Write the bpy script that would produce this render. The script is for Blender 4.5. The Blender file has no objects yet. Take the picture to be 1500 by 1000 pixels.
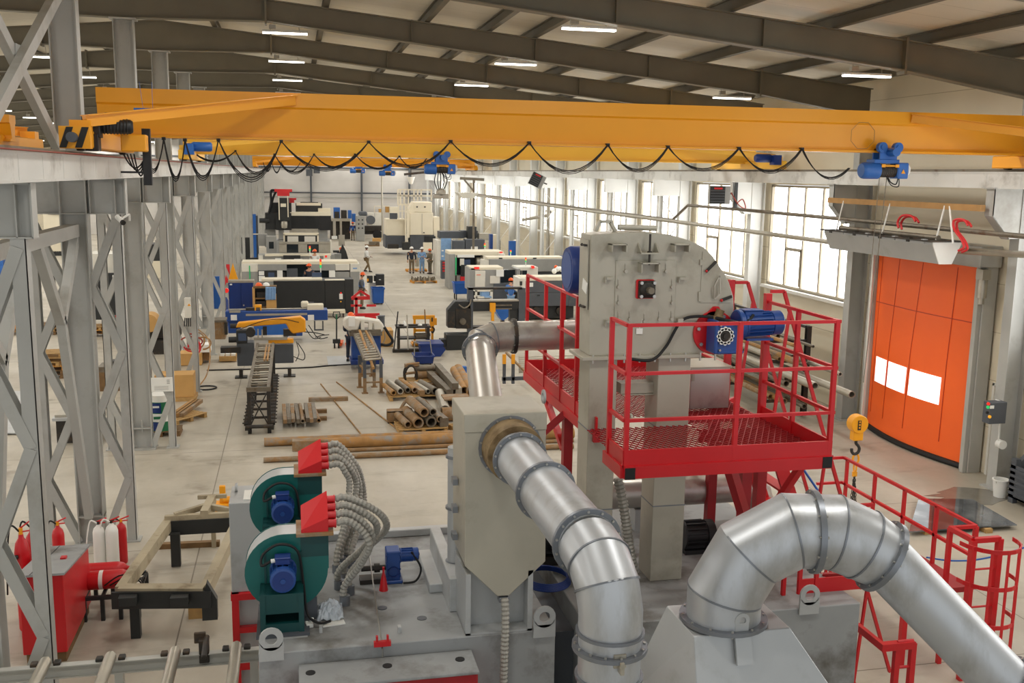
import bpy, bmesh, math, random
from mathutils import Vector, Matrix
random.seed(7)
SC = bpy.context.scene
COL = SC.collection
PI = math.pi
V = Vector

# ------------------------------------------------------------------ camera model (1500 x 1000 frame)
FPX = 1458.0
YAW, PITCH, ROLL = 0.216777180, 0.166528374, 0.0146161611
EYE = V((0, 0, 7.0))
_fw = V((math.sin(YAW)*math.cos(PITCH), math.cos(YAW)*math.cos(PITCH), -math.sin(PITCH)))
_rt0 = V((math.cos(YAW), -math.sin(YAW), 0))
_up0 = _rt0.cross(_fw)
_rt = math.cos(ROLL)*_rt0 + math.sin(ROLL)*_up0
_up = -math.sin(ROLL)*_rt0 + math.cos(ROLL)*_up0

def P(px, py, X=None, Y=None, Z=None):
    """the point of the hall seen at a pixel of the survey photo, on a known plane"""
    d = _fw + (px-750)/FPX*_rt - (py-500)/FPX*_up
    if X is not None: t = X/d.x
    elif Y is not None: t = Y/d.y
    else: t = (Z-7.0)/d.z
    return EYE + d*t

# ------------------------------------------------------------------ materials
def lin(c):
    return tuple(((v/255)/12.92 if v/255 <= 0.04045 else ((v/255+0.055)/1.055)**2.4) for v in c[:3])
MATS = {}
def mat(name, rgb, rough=0.55, metal=0.0, var=0.12, scale=3.0, rgb2=None, mix=0.0, mscale=1.5, bump=0.0, emit=0.0, stretch=None, coat=0.0):
    if name in MATS: return MATS[name]
    m = bpy.data.materials.new(name); m.use_nodes = True
    nt = m.node_tree; N = nt.nodes; Lk = nt.links
    b = N['Principled BSDF']
    b.inputs['Roughness'].default_value = rough; b.inputs['Metallic'].default_value = metal
    if coat: b.inputs['Coat Weight'].default_value = coat
    tc = N.new('ShaderNodeTexCoord'); mp = N.new('ShaderNodeMapping')
    Lk.new(tc.outputs['Object'], mp.inputs['Vector'])
    if stretch: mp.inputs['Scale'].default_value = stretch
    nz = N.new('ShaderNodeTexNoise'); nz.inputs['Scale'].default_value = scale; nz.inputs['Detail'].default_value = 5
    Lk.new(mp.outputs[0], nz.inputs['Vector'])
    rp = N.new('ShaderNodeValToRGB'); Lk.new(nz.outputs['Fac'], rp.inputs['Fac'])
    c = lin(rgb)
    rp.color_ramp.elements[0].position = 0.3; rp.color_ramp.elements[1].position = 0.7
    rp.color_ramp.elements[0].color = (*[x*(1-var) for x in c], 1); rp.color_ramp.elements[1].color = (*[min(1, x*(1+var)) for x in c], 1)
    out = rp.outputs['Color']
    if rgb2 and mix:
        n2 = N.new('ShaderNodeTexNoise'); n2.inputs['Scale'].default_value = mscale; n2.inputs['Detail'].default_value = 6; n2.inputs['Roughness'].default_value = 0.65
        Lk.new(mp.outputs[0], n2.inputs['Vector'])
        r2 = N.new('ShaderNodeValToRGB'); Lk.new(n2.outputs['Fac'], r2.inputs['Fac'])
        r2.color_ramp.elements[0].position = 0.62-mix*0.4; r2.color_ramp.elements[1].position = 0.78-mix*0.35
        mx = N.new('ShaderNodeMix'); mx.data_type = 'RGBA'
        Lk.new(r2.outputs['Color'], mx.inputs[0]); Lk.new(out, mx.inputs[6]); mx.inputs[7].default_value = (*lin(rgb2), 1)
        out = mx.outputs[2]
    Lk.new(out, b.inputs['Base Color'])
    if emit:
        b.inputs['Emission Color'].default_value = (*c, 1); b.inputs['Emission Strength'].default_value = emit
    if bump:
        bp = N.new('ShaderNodeBump'); bp.inputs['Strength'].default_value = bump; bp.inputs['Distance'].default_value = 0.02
        Lk.new(nz.outputs['Fac'], bp.inputs['Height']); Lk.new(bp.outputs['Normal'], b.inputs['Normal'])
    MATS[name] = m
    return m

def M(n): return MATS[n]
mat('steel_grey_paint', (176,175,168), 0.5, var=.06, scale=2)
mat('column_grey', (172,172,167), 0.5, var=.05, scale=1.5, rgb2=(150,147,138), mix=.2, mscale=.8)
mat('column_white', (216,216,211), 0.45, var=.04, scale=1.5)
mat('rafter_grey_shaded', (112,106,90), 0.55, var=.08, scale=1.5)  # structure grey darkened to carry the shade under the roof
mat('purlin_grey', (98,92,78), 0.55, var=.08, scale=1.5)
mat('runway_white', (205,204,198), 0.5, var=.05, scale=1.0, rgb2=(150,146,138), mix=.2, mscale=.9)
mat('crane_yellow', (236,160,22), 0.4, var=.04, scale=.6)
mat('crane_yellow_lit', (246,190,62), 0.4, var=.04, scale=.6)  # crane yellow with window light put into the paler colour
mat('red_paint', (196,22,30), 0.38, var=.06, scale=2)
mat('red_dark', (160,24,32), 0.5, var=.1, scale=3)
mat('black_paint', (26,26,28), 0.5, var=.1)
mat('rubber', (20,20,21), 0.65, var=.1)
mat('dark_iron', (52,49,45), 0.55, metal=.3, var=.15, rgb2=(82,64,46), mix=.25, mscale=5)
mat('casing_grey', (174,169,154), 0.42, metal=.2, var=.04, scale=2.5, rgb2=(154,148,132), mix=.2, mscale=1.6)
mat('sheet_grey', (178,180,180), 0.42, metal=.25, var=.04, scale=2, rgb2=(156,156,152), mix=.2, mscale=1.2)
mat('deck_grey', (148,150,150), 0.6, var=.1, scale=2, rgb2=(96,92,86), mix=.35, mscale=1.1)
mat('galvanised', (186,189,192), 0.4, metal=.55, var=.04, scale=3, rgb2=(160,160,158), mix=.25, mscale=2.2, stretch=(1,1,.35))
mat('stainless', (194,190,182), 0.36, metal=.75, var=.04, scale=3, rgb2=(160,140,138), mix=.2, mscale=1.4)
mat('rust_collar', (140,118,84), 0.65, metal=.2, var=.2, scale=6, rgb2=(100,78,48), mix=.4, mscale=4)
mat('flange_grey', (128,132,138), 0.4, metal=.6, var=.08)
mat('bolt_steel', (190,188,182), 0.3, metal=.9, var=.03)
mat('teal_paint', (0,92,88), 0.4, var=.07, scale=3)
mat('teal_dark', (4,62,62), 0.45, var=.07, scale=3)
mat('motor_blue', (32,70,138), 0.38, var=.06, scale=4)
mat('hoist_blue', (42,100,178), 0.38, var=.06, scale=4)
mat('bin_blue', (30,88,170), 0.45, var=.08, scale=2)
mat('navy', (16,48,116), 0.45, var=.08, scale=2)
mat('hose_grey', (160,157,148), 0.5, metal=.2, var=.1, scale=20)
mat('white_paint', (226,224,216), 0.45, var=.04)
mat('cream_paint', (226,217,194), 0.5, var=.04, scale=1)
mat('machine_white', (220,216,204), 0.42, var=.04)
mat('machine_grey', (150,150,146), 0.45, var=.05)
mat('machine_slate', (78,82,88), 0.5, var=.06)
mat('machine_black', (36,38,38), 0.5, var=.1)
mat('glass_dark', (40,46,50), 0.12, var=.05)
mat('screen', (70,84,110), 0.2, var=.1)
mat('rust_steel', (146,114,76), 0.7, metal=.2, var=.18, scale=5, rgb2=(150,140,124), mix=.35, mscale=3)
mat('rust_orange', (168,126,72), 0.7, metal=.15, var=.18, scale=4, rgb2=(140,138,132), mix=.3, mscale=2.5)
mat('mill_steel', (120,112,98), 0.5, metal=.5, var=.12, scale=4, rgb2=(96,76,54), mix=.25, mscale=3)
mat('pale_steel', (176,170,156), 0.4, metal=.6, var=.08, scale=4)
mat('pallet_wood', (176,140,86), 0.75, var=.2, scale=6, stretch=(1,6,1))
mat('pallet_dark', (120,92,58), 0.8, var=.2, scale=6)
mat('pallet_orange', (214,148,52), 0.75, var=.15, scale=6)
mat('cardboard', (198,154,92), 0.8, var=.05)
mat('beam_wood', (164,124,72), 0.7, var=.12, scale=4)
mat('orange_curtain', (255,104,28), 0.5, var=.04, scale=1)
mat('orange_seam', (190,48,14), 0.5, var=.04)
mat('red_label', (200,36,40), 0.5, var=.03)
mat('paper', (232,232,226), 0.7, var=.02)
mat('hazard_black', (24,22,18), 0.5, var=.05)
mat('copper_cable', (150,60,44), 0.6, var=.1)
mat('skin', (196,146,116), 0.6, var=.04)
mat('skin_dark', (122,82,60), 0.6, var=.04)
mat('hair_dark', (34,28,24), 0.7, var=.1)
mat('helmet_orange', (236,96,28), 0.3, var=.03)
mat('helmet_white', (236,236,230), 0.3, var=.03)
mat('cloth_blue', (70,118,186), 0.85, var=.08, scale=8)
mat('cloth_paleblue', (130,165,205), 0.85, var=.08, scale=8)
mat('cloth_navy', (40,46,60), 0.85, var=.1, scale=8)
mat('cloth_khaki', (126,106,74), 0.85, var=.08, scale=8)
mat('cloth_brown', (120,104,82), 0.85, var=.1, scale=8)
mat('cloth_camo', (104,96,80), 0.85, var=.25, scale=14)
mat('cloth_white', (222,222,218), 0.85, var=.05, scale=8)
mat('shoe', (30,28,26), 0.6, var=.1)
mat('green_paint', (24,110,70), 0.45, var=.05)
mat('green_bright', (60,190,120), 0.4, var=.05)
mat('plastic_clear', (188,196,204), 0.25, var=.1, scale=12)
mat('lamp_housing', (210,210,206), 0.4, var=.03)
mat('lamp_glow', (255,252,240), 0.4, var=.0, emit=9)
mat('light_red', (220,40,30), 0.4, var=.02, emit=.6)
mat('light_green', (40,200,110), 0.4, var=.02, emit=.4)
mat('light_amber', (240,170,40), 0.4, var=.02, emit=.4)

# ------------------------------------------------------------------ mesh builder
def frame_of(d, up=None):
    d = V(d).normalized()
    u = V(up) if up is not None else (V((0,0,1)) if abs(d.z) < 0.95 else V((0,1,0)))
    s = d.cross(u)
    if s.length < 1e-6: s = d.cross(V((1,0,0)))
    s.normalize(); u = s.cross(d).normalized()
    return d, s, u

class MB:
    def __init__(s): s.v = []; s.f = []
    def add(s, vs, fs):
        o = len(s.v); s.v += [tuple(x) for x in vs]; s.f += [tuple(i+o for i in f) for f in fs]; return s
    def box(s, c, d, rz=0.0, R=None):
        hx, hy, hz = d[0]/2, d[1]/2, d[2]/2
        R = R or (Matrix.Rotation(rz, 3, 'Z') if rz else None)
        vs = []
        for z in (-hz, hz):
            for x, y in ((-hx,-hy),(hx,-hy),(hx,hy),(-hx,hy)):
                p = V((x,y,z)); p = R @ p if R else p
                vs.append(p+V(c))
        return s.add(vs, [(3,2,1,0),(4,5,6,7),(0,1,5,4),(1,2,6,5),(2,3,7,6),(3,0,4,7)])
    def bb(s, x0, x1, y0, y1, z0, z1):
        return s.box(((x0+x1)/2,(y0+y1)/2,(z0+z1)/2), (abs(x1-x0),abs(y1-y0),abs(z1-z0)))
    def bar(s, a, b, w, h, up=None):
        a, b = V(a), V(b); d, sd, u = frame_of(b-a, up)
        vs = []
        for p in (a, b):
            for x, y in ((-1,-1),(1,-1),(1,1),(-1,1)):
                vs.append(p+sd*(x*w/2)+u*(y*h/2))
        return s.add(vs, [(0,1,2,3),(7,6,5,4),(0,4,5,1),(1,5,6,2),(2,6,7,3),(3,7,4,0)])
    def path(s, pts, w, h, up=None):
        for i in range(len(pts)-1): s.bar(pts[i], pts[i+1], w, h, up)
        return s
    def tube(s, pts, r, n=10, caps=True, closed=False):
        pts = [V(p) for p in pts]; m = len(pts)
        rs = r if isinstance(r, (list, tuple)) else [r]*m
        d0, sd, u = frame_of(pts[1]-pts[0])
        rings = []
        prev = d0
        for i in range(m):
            if i == 0: din = dout = (pts[1]-pts[0]).normalized()
            elif i == m-1: din = dout = (pts[-1]-pts[-2]).normalized()
            else: din = (pts[i]-pts[i-1]).normalized(); dout = (pts[i+1]-pts[i]).normalized()
            # transport sd,u to din
            q = prev.rotation_difference(din); sd = q @ sd; u = q @ u; prev = din
            t = (din+dout)
            t = t.normalized() if t.length > 1e-6 else din
            ring = []
            for k in range(n):
                a = 2*PI*k/n
                o = (sd*math.cos(a)+u*math.sin(a))*rs[i]
                den = din.dot(t)
                if den > 0.3: o = o - din*(o.dot(t)/den)
                ring.append(pts[i]+o)
            rings.append(ring)
        vs = [p for rg in rings for p in rg]; fs = []
        for i in range(m-1):
            for k in range(n):
                a = i*n+k; b = i*n+(k+1) % n
                fs.append((a, b, b+n, a+n))
        if caps:
            fs.append(tuple(range(n-1, -1, -1))); fs.append(tuple(range((m-1)*n, m*n)))
        return s.add(vs, fs)
    def cyl(s, a, b, r, r2=None, n=16): return s.tube([a, b], [r, r if r2 is None else r2], n)
    def pipe(s, a, b, r, ri, n=14):
        a, b = V(a), V(b); d, sd, u = frame_of(b-a); vs = []
        for p, rr in ((a, r), (b, r), (b, ri), (a, ri)):
            for k in range(n):
                t = 2*PI*k/n; vs.append(p+(sd*math.cos(t)+u*math.sin(t))*rr)
        fs = []
        for j in range(4):
            for k in range(n):
                a1 = j*n+k; b1 = j*n+(k+1) % n; j2 = (j+1) % 4
                fs.append((a1, b1, j2*n+(k+1) % n, j2*n+k))
        return s.add(vs, fs)
    def ring(s, c, d, r, w, t, n=28):
        d = V(d).normalized(); return s.pipe(V(c)-d*t/2, V(c)+d*t/2, r+w, r*0.98, n)
    def lathe(s, prof, c, axis=(0,0,1), n=18):
        d, sd, u = frame_of(axis); vs = []; fs = []
        m = len(prof)
        for (r, h) in prof:
            for k in range(n):
                t = 2*PI*k/n; vs.append(V(c)+d*h+(sd*math.cos(t)+u*math.sin(t))*max(r, 1e-4))
        for i in range(m-1):
            for k in range(n):
                fs.append((i*n+k, i*n+(k+1) % n, (i+1)*n+(k+1) % n, (i+1)*n+k))
        fs.append(tuple(range(n-1, -1, -1))); fs.append(tuple(range((m-1)*n, m*n)))
        return s.add(vs, fs)
    def prism(s, poly, o, ax, ay, az, depth):
        """poly in (ax, ay) plane at origin o, extruded depth along az"""
        ax, ay, az, o = V(ax), V(ay), V(az), V(o); n = len(poly)
        vs = [o+ax*x+ay*y for x, y in poly]+[o+ax*x+ay*y+az*depth for x, y in poly]
        fs = [tuple(range(n-1, -1, -1)), tuple(range(n, 2*n))]
        for i in range(n):
            j = (i+1) % n; fs.append((i, j, j+n, i+n))
        return s.add(vs, fs)
    def hull8(s, lo, hi):
        """lo, hi: four corners each (same order)"""
        return s.add(list(lo)+list(hi), [(3,2,1,0),(4,5,6,7),(0,1,5,4),(1,2,6,5),(2,3,7,6),(3,0,4,7)])
    def ball(s, c, r, n=10, sc=(1,1,1)):
        prof = [(math.sin(PI*i/n), -math.cos(PI*i/n)) for i in range(n+1)]
        o = len(s.v); s.lathe([(a*r, b*r) for a, b in prof], (0,0,0), n=max(8, n))
        for i in range(o, len(s.v)):
            p = s.v[i]; s.v[i] = (p[0]*sc[0]+c[0], p[1]*sc[1]+c[1], p[2]*sc[2]+c[2])
        return s
    def hbeam(s, a, b, W, H, tf=.02, tw=.014, up=None):
        a, b = V(a), V(b); d, sd, u = frame_of(b-a, up)
        s.bar(a+u*(H/2-tf/2), b+u*(H/2-tf/2), W, tf, u); s.bar(a-u*(H/2-tf/2), b-u*(H/2-tf/2), W, tf, u)
        s.bar(a, b, tw, H-2*tf, u); return s
    def build(s, name, material, parent=None, bevel=0.0, smooth=True, angle=35):
        off = V((0,0,0)); p = parent
        while p is not None: off += p.location; p = p.parent
        me = bpy.data.meshes.new(name)
        me.from_pydata([(v[0]-off.x, v[1]-off.y, v[2]-off.z) for v in s.v], [], s.f)
        bm = bmesh.new(); bm.from_mesh(me); bmesh.ops.recalc_face_normals(bm, faces=bm.faces)
        if bevel:
            es = [e for e in bm.edges if len(e.link_faces) == 2 and e.calc_face_angle(0) > math.radians(40)]
            try: bmesh.ops.bevel(bm, geom=es, offset=bevel, segments=1, affect='EDGES', profile=0.5, clamp_overlap=True)
            except Exception: pass
        bm.to_mesh(me); bm.free()
        if smooth:
            me.shade_smooth()
            me.set_sharp_from_angle(angle=math.radians(angle))
        o = bpy.data.objects.new(name, me); COL.objects.link(o)
        me.materials.append(M(material) if isinstance(material, str) else material)
        if parent is not None: o.parent = parent
        return o

def tag(o, label, cat, group=None, kind=None):
    o['label'] = label; o['category'] = cat
    if group: o['group'] = group
    if kind: o['kind'] = kind
    return o
def thing(name, label, cat, loc=(0,0,0), group=None):
    o = bpy.data.objects.new(name, None); COL.objects.link(o); o.location = loc; o.empty_display_size = .1
    return tag(o, label, cat, group)
def struct(o):
    o['kind'] = 'structure'; return o
def kids(o): return [c for c in COL.objects if c.parent == o]
def copy_tree(o, parent=None):
    c = o.copy(); COL.objects.link(c); c.parent = parent
    for ch in list(o.children): copy_tree(ch, c)
    return c
def dup(o, loc, rz=0.0, label=None, group=None):
    c = copy_tree(o); c.location = loc; c.rotation_euler = (0,0,rz)
    if label: c['label'] = label
    if group: c['group'] = group
    return c
def spline(pts, n=8):
    pts = [V(p) for p in pts]; out = []
    for i in range(len(pts)-1):
        p0 = pts[max(i-1,0)]; p1 = pts[i]; p2 = pts[i+1]; p3 = pts[min(i+2,len(pts)-1)]
        for k in range(n):
            t = k/n
            out.append(.5*((2*p1)+(p2-p0)*t+(2*p0-5*p1+4*p2-p3)*t*t+(3*p1-p0-3*p2+p3)*t**3))
    out.append(pts[-1]); return out
def hose_rings(pts, r, pitch=.03, depth=.12):
    """resample a spline so that the radius alternates (ribbed hose)"""
    L = [0]
    for i in range(1, len(pts)): L.append(L[-1]+(pts[i]-pts[i-1]).length)
    n = max(4, int(L[-1]/(pitch/2))); out = []; rs = []; j = 0
    for k in range(n+1):
        t = L[-1]*k/n
        while j < len(L)-2 and L[j+1] < t: j += 1
        f = (t-L[j])/max(1e-9, L[j+1]-L[j]); out.append(pts[j].lerp(pts[j+1], min(1, f))); rs.append(r if k % 2 else r*(1-depth))
    return out, rs
def sag(a, b, drop, n=10):
    a, b = V(a), V(b)
    return [a.lerp(b, i/n)-V((0,0,drop*4*(i/n)*(1-i/n))) for i in range(n+1)]
# ================================================================== THE HALL
FY = [12.6+6.65*k for k in range(-1, 16)]          # frame lines (the first one is behind the lower edge of the photo)
XR, XL, YB = 16.25, -24.5, 114.0                     # right wall, left wall, back wall
XC = -3.83                                          # middle column row (ridge)
def roof_z(x): return 11.42-0.095*abs(x-XC)

# --- floor : poured concrete with saw cut joints, stains
def concrete():
    m = bpy.data.materials.new('concrete_floor'); m.use_nodes = True
    nt = m.node_tree; N = nt.nodes; L = nt.links; b = N['Principled BSDF']
    tc = N.new('ShaderNodeTexCoord')
    def noise(sc, det=6, ro=.6, st=None):
        n = N.new('ShaderNodeTexNoise'); n.inputs['Scale'].default_value = sc; n.inputs['Detail'].default_value = det; n.inputs['Roughness'].default_value = ro
        if st:
            mp = N.new('ShaderNodeMapping'); mp.inputs['Scale'].default_value = st; L.new(tc.outputs['Object'], mp.inputs[0]); L.new(mp.outputs[0], n.inputs['Vector'])
        else: L.new(tc.outputs['Object'], n.inputs['Vector'])
        return n
    def ramp(src, p0, c0, p1, c1):
        r = N.new('ShaderNodeValToRGB'); L.new(src, r.inputs[0])
        r.color_ramp.elements[0].position = p0; r.color_ramp.elements[1].position = p1
        r.color_ramp.elements[0].color = (*c0, 1); r.color_ramp.elements[1].color = (*c1, 1); return r.outputs[0]
    def mixc(fac, a, bcol):
        x = N.new('ShaderNodeMix'); x.data_type = 'RGBA'; L.new(fac, x.inputs[0]); L.new(a, x.inputs[6])
        if isinstance(bcol, tuple): x.inputs[7].default_value = (*bcol, 1)
        else: L.new(bcol, x.inputs[7])
        return x.outputs[2]
    base = ramp(noise(.35, 8, .62, (1, .55, 1)).outputs[0], .36, lin((164,156,140)), .66, lin((192,185,170)))
    stain = ramp(noise(.8, 7, .7, (.45, 1.6, 1)).outputs[0], .54, (0,0,0), .74, (1,1,1))
    c = mixc(stain, base, lin((146,138,122)))
    oil = ramp(noise(.55, 4, .55).outputs[0], .63, (0,0,0), .74, (1,1,1))
    c = mixc(oil, c, lin((124,114,98)))
    # joints every 6.65 m
    br = N.new('ShaderNodeTexBrick'); br.offset = 0; br.inputs['Scale'].default_value = 1
    br.inputs['Brick Width'].default_value = 6.65; br.inputs['Row Height'].default_value = 6.65; br.inputs['Mortar Size'].default_value = .012
    br.inputs['Color1'].default_value = (0,0,0,1); br.inputs['Color2'].default_value = (0,0,0,1); br.inputs['Mortar'].default_value = (1,1,1,1)
    mp = N.new('ShaderNodeMapping'); mp.inputs['Location'].default_value = (1.85, 1.3, 0); L.new(tc.outputs['Object'], mp.inputs[0]); L.new(mp.outputs[0], br.inputs['Vector'])
    c = mixc(br.outputs['Color'], c, lin((122,114,100)))
    L.new(c, b.inputs['Base Color'])
    rr = ramp(noise(.7, 5).outputs[0], .35, (.38,)*3, .7, (.62,)*3); L.new(rr, b.inputs['Roughness'])
    b.inputs['Specular IOR Level'].default_value = .4
    return m
CONC = concrete()
fl = MB(); fl.bb(XL-.3, XR+.3, -6, YB+.3, -.3, 0); struct(fl.build('floor', CONC))

def panel_mat(name, rgb, width, axis, line=(.55,)*3, rough=.5, thick=.008):
    """sandwich panel: thin joint lines across one object axis"""
    m = bpy.data.materials.new(name); m.use_nodes = True
    nt = m.node_tree; N = nt.nodes; L = nt.links; b = N['Principled BSDF']; b.inputs['Roughness'].default_value = rough
    tc = N.new('ShaderNodeTexCoord'); sx = N.new('ShaderNodeSeparateXYZ'); L.new(tc.outputs['Object'], sx.inputs[0])
    dv = N.new('ShaderNodeMath'); dv.operation = 'DIVIDE'; L.new(sx.outputs[axis], dv.inputs[0]); dv.inputs[1].default_value = width
    fr = N.new('ShaderNodeMath'); fr.operation = 'FRACT'; L.new(dv.outputs[0], fr.inputs[0])
    lt = N.new('ShaderNodeMath'); lt.operation = 'LESS_THAN'; L.new(fr.outputs[0], lt.inputs[0]); lt.inputs[1].default_value = thick*2/width
    nz = N.new('ShaderNodeTexNoise'); nz.inputs['Scale'].default_value = .5; nz.inputs['Detail'].default_value = 4; L.new(tc.outputs['Object'], nz.inputs['Vector'])
    rp = N.new('ShaderNodeValToRGB'); L.new(nz.outputs[0], rp.inputs[0]); c = lin(rgb)
    rp.color_ramp.elements[0].position = .3; rp.color_ramp.elements[1].position = .7
    rp.color_ramp.elements[0].color = (*[x*.93 for x in c], 1); rp.color_ramp.elements[1].color = (*[min(1, x*1.05) for x in c], 1)
    mx = N.new('ShaderNodeMix'); mx.data_type = 'RGBA'; L.new(lt.outputs[0], mx.inputs[0]); L.new(rp.outputs[0], mx.inputs[6]); mx.inputs[7].default_value = (*[x*l for x, l in zip(c, line)], 1)
    L.new(mx.outputs[2], b.inputs['Base Color']); return m
ROOFM = panel_mat('roof_panels', (214,206,188), 1.0, 'Y', (.6,.57,.5))
WALLM = panel_mat('wall_panels', (224,214,190), 1.15, 'Z', (.62,.58,.5))
BACKM = panel_mat('back_panels', (206,202,196), 1.2, 'Z', (.8,.8,.78))

# --- ceiling, two slopes
for nm, xa, xb in (('ceiling', XC, XR+.3), ('ceiling', XC, XL-.3)):
    za, zb = roof_z(XC)+.26, roof_z(xb)+.26
    b = MB(); b.add([(xa,-6,za),(xb,-6,zb),(xb,YB+.3,zb),(xa,YB+.3,za),(xa,-6,za+.15),(xb,-6,zb+.15),(xb,YB+.3,zb+.15),(xa,YB+.3,za+.15)],
                    [(0,1,2,3),(4,5,6,7),(0,1,5,4),(1,2,6,5),(2,3,7,6),(3,0,4,7)])
    struct(b.build(nm, ROOFM, smooth=False))
# --- purlins along the hall
PX = [-2.2, .9, 3.4, 5.0, 6.2, 8.6, 10.9, 13.1, 15.2, -6.4, -9.0, -11.6, -14.2, -17, -20]
for x in PX:
    z = roof_z(x)+.13; b = MB()
    b.hbeam((x,-6,z), (x,YB-.3,z), .14, .24, .02, .02); struct(b.build('trim_purlin', 'purlin_grey', smooth=False))
# --- rafters: tapered I sections, deep over the columns
def rafter(y):
    st = [(-24.3,8.75,9.45),(-20.4,9.35,9.84),(-7.1,10.56,11.1),(XC,10.5,11.4),(-.55,10.57,11.09),(12.5,9.24,9.86),(15.9,8.72,9.5)]
    b = MB()
    for i in range(len(st)-1):
        (xa,la,ha),(xb,lb,hb) = st[i], st[i+1]
        b.hull8([(xa,y-.01,la),(xb,y-.01,lb),(xb,y+.01,lb),(xa,y+.01,la)], [(xa,y-.01,ha),(xb,y-.01,hb),(xb,y+.01,hb),(xa,y+.01,ha)])
        for za, zb in ((la,lb),(ha-.025,hb-.025)):
            b.hull8([(xa,y-.13,za),(xb,y-.13,zb),(xb,y+.13,zb),(xa,y+.13,za)], [(xa,y-.13,za+.025),(xb,y-.13,zb+.025),(xb,y+.13,zb+.025),(xa,y+.13,za+.025)])
    for x, l, h in ((-.55,10.5,11.12),(12.5,9.17,9.9),(-7.1,10.5,11.15)):
        b.box((x,y,(l+h)/2), (.05,.3,h-l))
    for x in (3, 6.2, 9.3):
        zz = 10.57-(x+.55)*.1019
        b.box((x,y,zz+.29), (.02,.2,.54))
    return struct(b.build('trim_rafter', 'rafter_grey_shaded', smooth=False))
for y in FY[1:]: rafter(y)

# --- back wall with girts, posts and pipes
b = MB(); b.bb(XL-.3, XR+.3, YB, YB+.25, 0, 12.2); struct(b.build('wall_back', BACKM, smooth=False))
for z in (4.15, 4.65, 7.4, 8.4):
    b = MB(); b.bb(XL, XR, YB-.12, YB-.005, z-.07, z+.07); struct(b.build('trim_girt', 'machine_slate' if z > 4.5 else 'steel_grey_paint'))
for x in (P(456,300,Y=YB-.3).x, P(530,300,Y=YB-.3).x, 12.9, -9, -14):
    b = MB(); b.hbeam((x,YB-.3,0), (x,YB-.3,10), .2, .3, .02, .02, up=(0,1,0)); struct(b.build('column_back_wall', 'machine_slate', smooth=False))
# --- left wall of the neighbour bay, with its own window band
def wall_quad(name, x, y0, y1, z0, z1, mt, t=.25):
    b = MB(); b.bb(x, x+t, y0, y1, z0, z1); return struct(b.build(name, mt, smooth=False))
wall_quad('wall_left', XL-.25, -6, YB, 0, 3.2, WALLM); wall_quad('wall_left', XL-.25, -6, YB, 6.6, 10, WALLM)

# --- right wall: solid bays, window bays, the door bay
WIN = mat('window_glow', (255,255,255), .3, var=0, emit=4.0)
PANEF = mat('window_frame', (158,148,128), .5, var=.05)
wall_quad('wall_right', XR, -6, YB, 6.78, 10, WALLM)
wall_quad('wall_right', XR, 25.9, YB, 0, 3.33, WALLM)
wall_quad('wall_right', XR, 19.0, 25.9, 5.2, 6.78, WALLM); wall_quad('wall_right', XR, 25.1, 25.9, 0, 5.2, WALLM)
wall_quad('wall_right', XR, 18.9, 20.45, 2.25, 5.2, WALLM); wall_quad('wall_right', XR, -6, 19.35, 0, 3.33, WALLM)
wall_quad('wall_right', XR, 20.27, 20.45, 0, 2.25, WALLM); wall_quad('wall_right', XR+.02, 20.4, 25.15, 0, 5.25, WALLM); wall_quad('wall_right', XR, 18.9, 19.0, 3.33, 6.78, WALLM)  # the piece behind the door is unseen, added to block leaking daylight
def window(n, x, y0, y1, z0, z1, out):
    """glazed bay: frame, mullions, one opening sash, glowing daylight panes behind"""
    f = MB(); w = .07
    f.bb(x-.02, x+.12, y0, y1, z0, z0+w); f.bb(x-.02, x+.12, y0, y1, z1-w, z1); f.bb(x-.02, x+.12, y0, y0+w, z0, z1); f.bb(x-.02, x+.12, y1-w, y1, z0, z1)
    k = 5; d = (y1-y0)/k
    for i in range(1, k): f.bb(x+.02, x+.08, y0+i*d-.04, y0+i*d+.04, z0, z1)
    zm = z0+1.3
    f.bb(x, x+.1, y0+3*d+.03, y0+4*d-.03, zm-.05, zm+.05); f.bb(x, x+.1, y0+3*d+.03, y0+3*d+.1, z0+.1, zm); f.bb(x, x+.1, y0+4*d-.1, y0+4*d-.03, z0+.1, zm)
    fr = struct(f.build('window_%d' % n, PANEF, smooth=False))
    p = MB(); p.bb(x+.085, x+.1, y0+.03, y1-.03, z0+.03, z1-.03); g = p.build('pane', WIN, fr, smooth=False); g['kind'] = 'structure'
    s = MB(); s.bb(x-.22, x+.02, y0-.05, y1+.05, z0-.12, z0-.02); s2 = s.build('sill', 'white_paint', fr, smooth=False); s2['kind'] = 'structure'
n = 1
for k in range(len(FY)-1):
    y0, y1 = FY[k]+.55, FY[k+1]-.35
    if 19 < FY[k] < 20: continue
    if FY[k+1] > YB: y1 = YB-.4
    window(n, XR, y0, y1, 3.35, 6.76, 1); n += 1  # bays before the door: mostly unseen windows, added for the light they give
    if y0-.9 > 0:
        pass
for k in range(len(FY)-1):                           # jambs between window bays
    ya, yb = FY[k]-.35, FY[k]+.55
    if 25 < FY[k] < 26: ya = 25.9
    if 19 < FY[k] < 20: yb = 19.0
    wall_quad('wall_right', XR, max(ya,-6), yb, 3.33, 6.78, WALLM)
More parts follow.
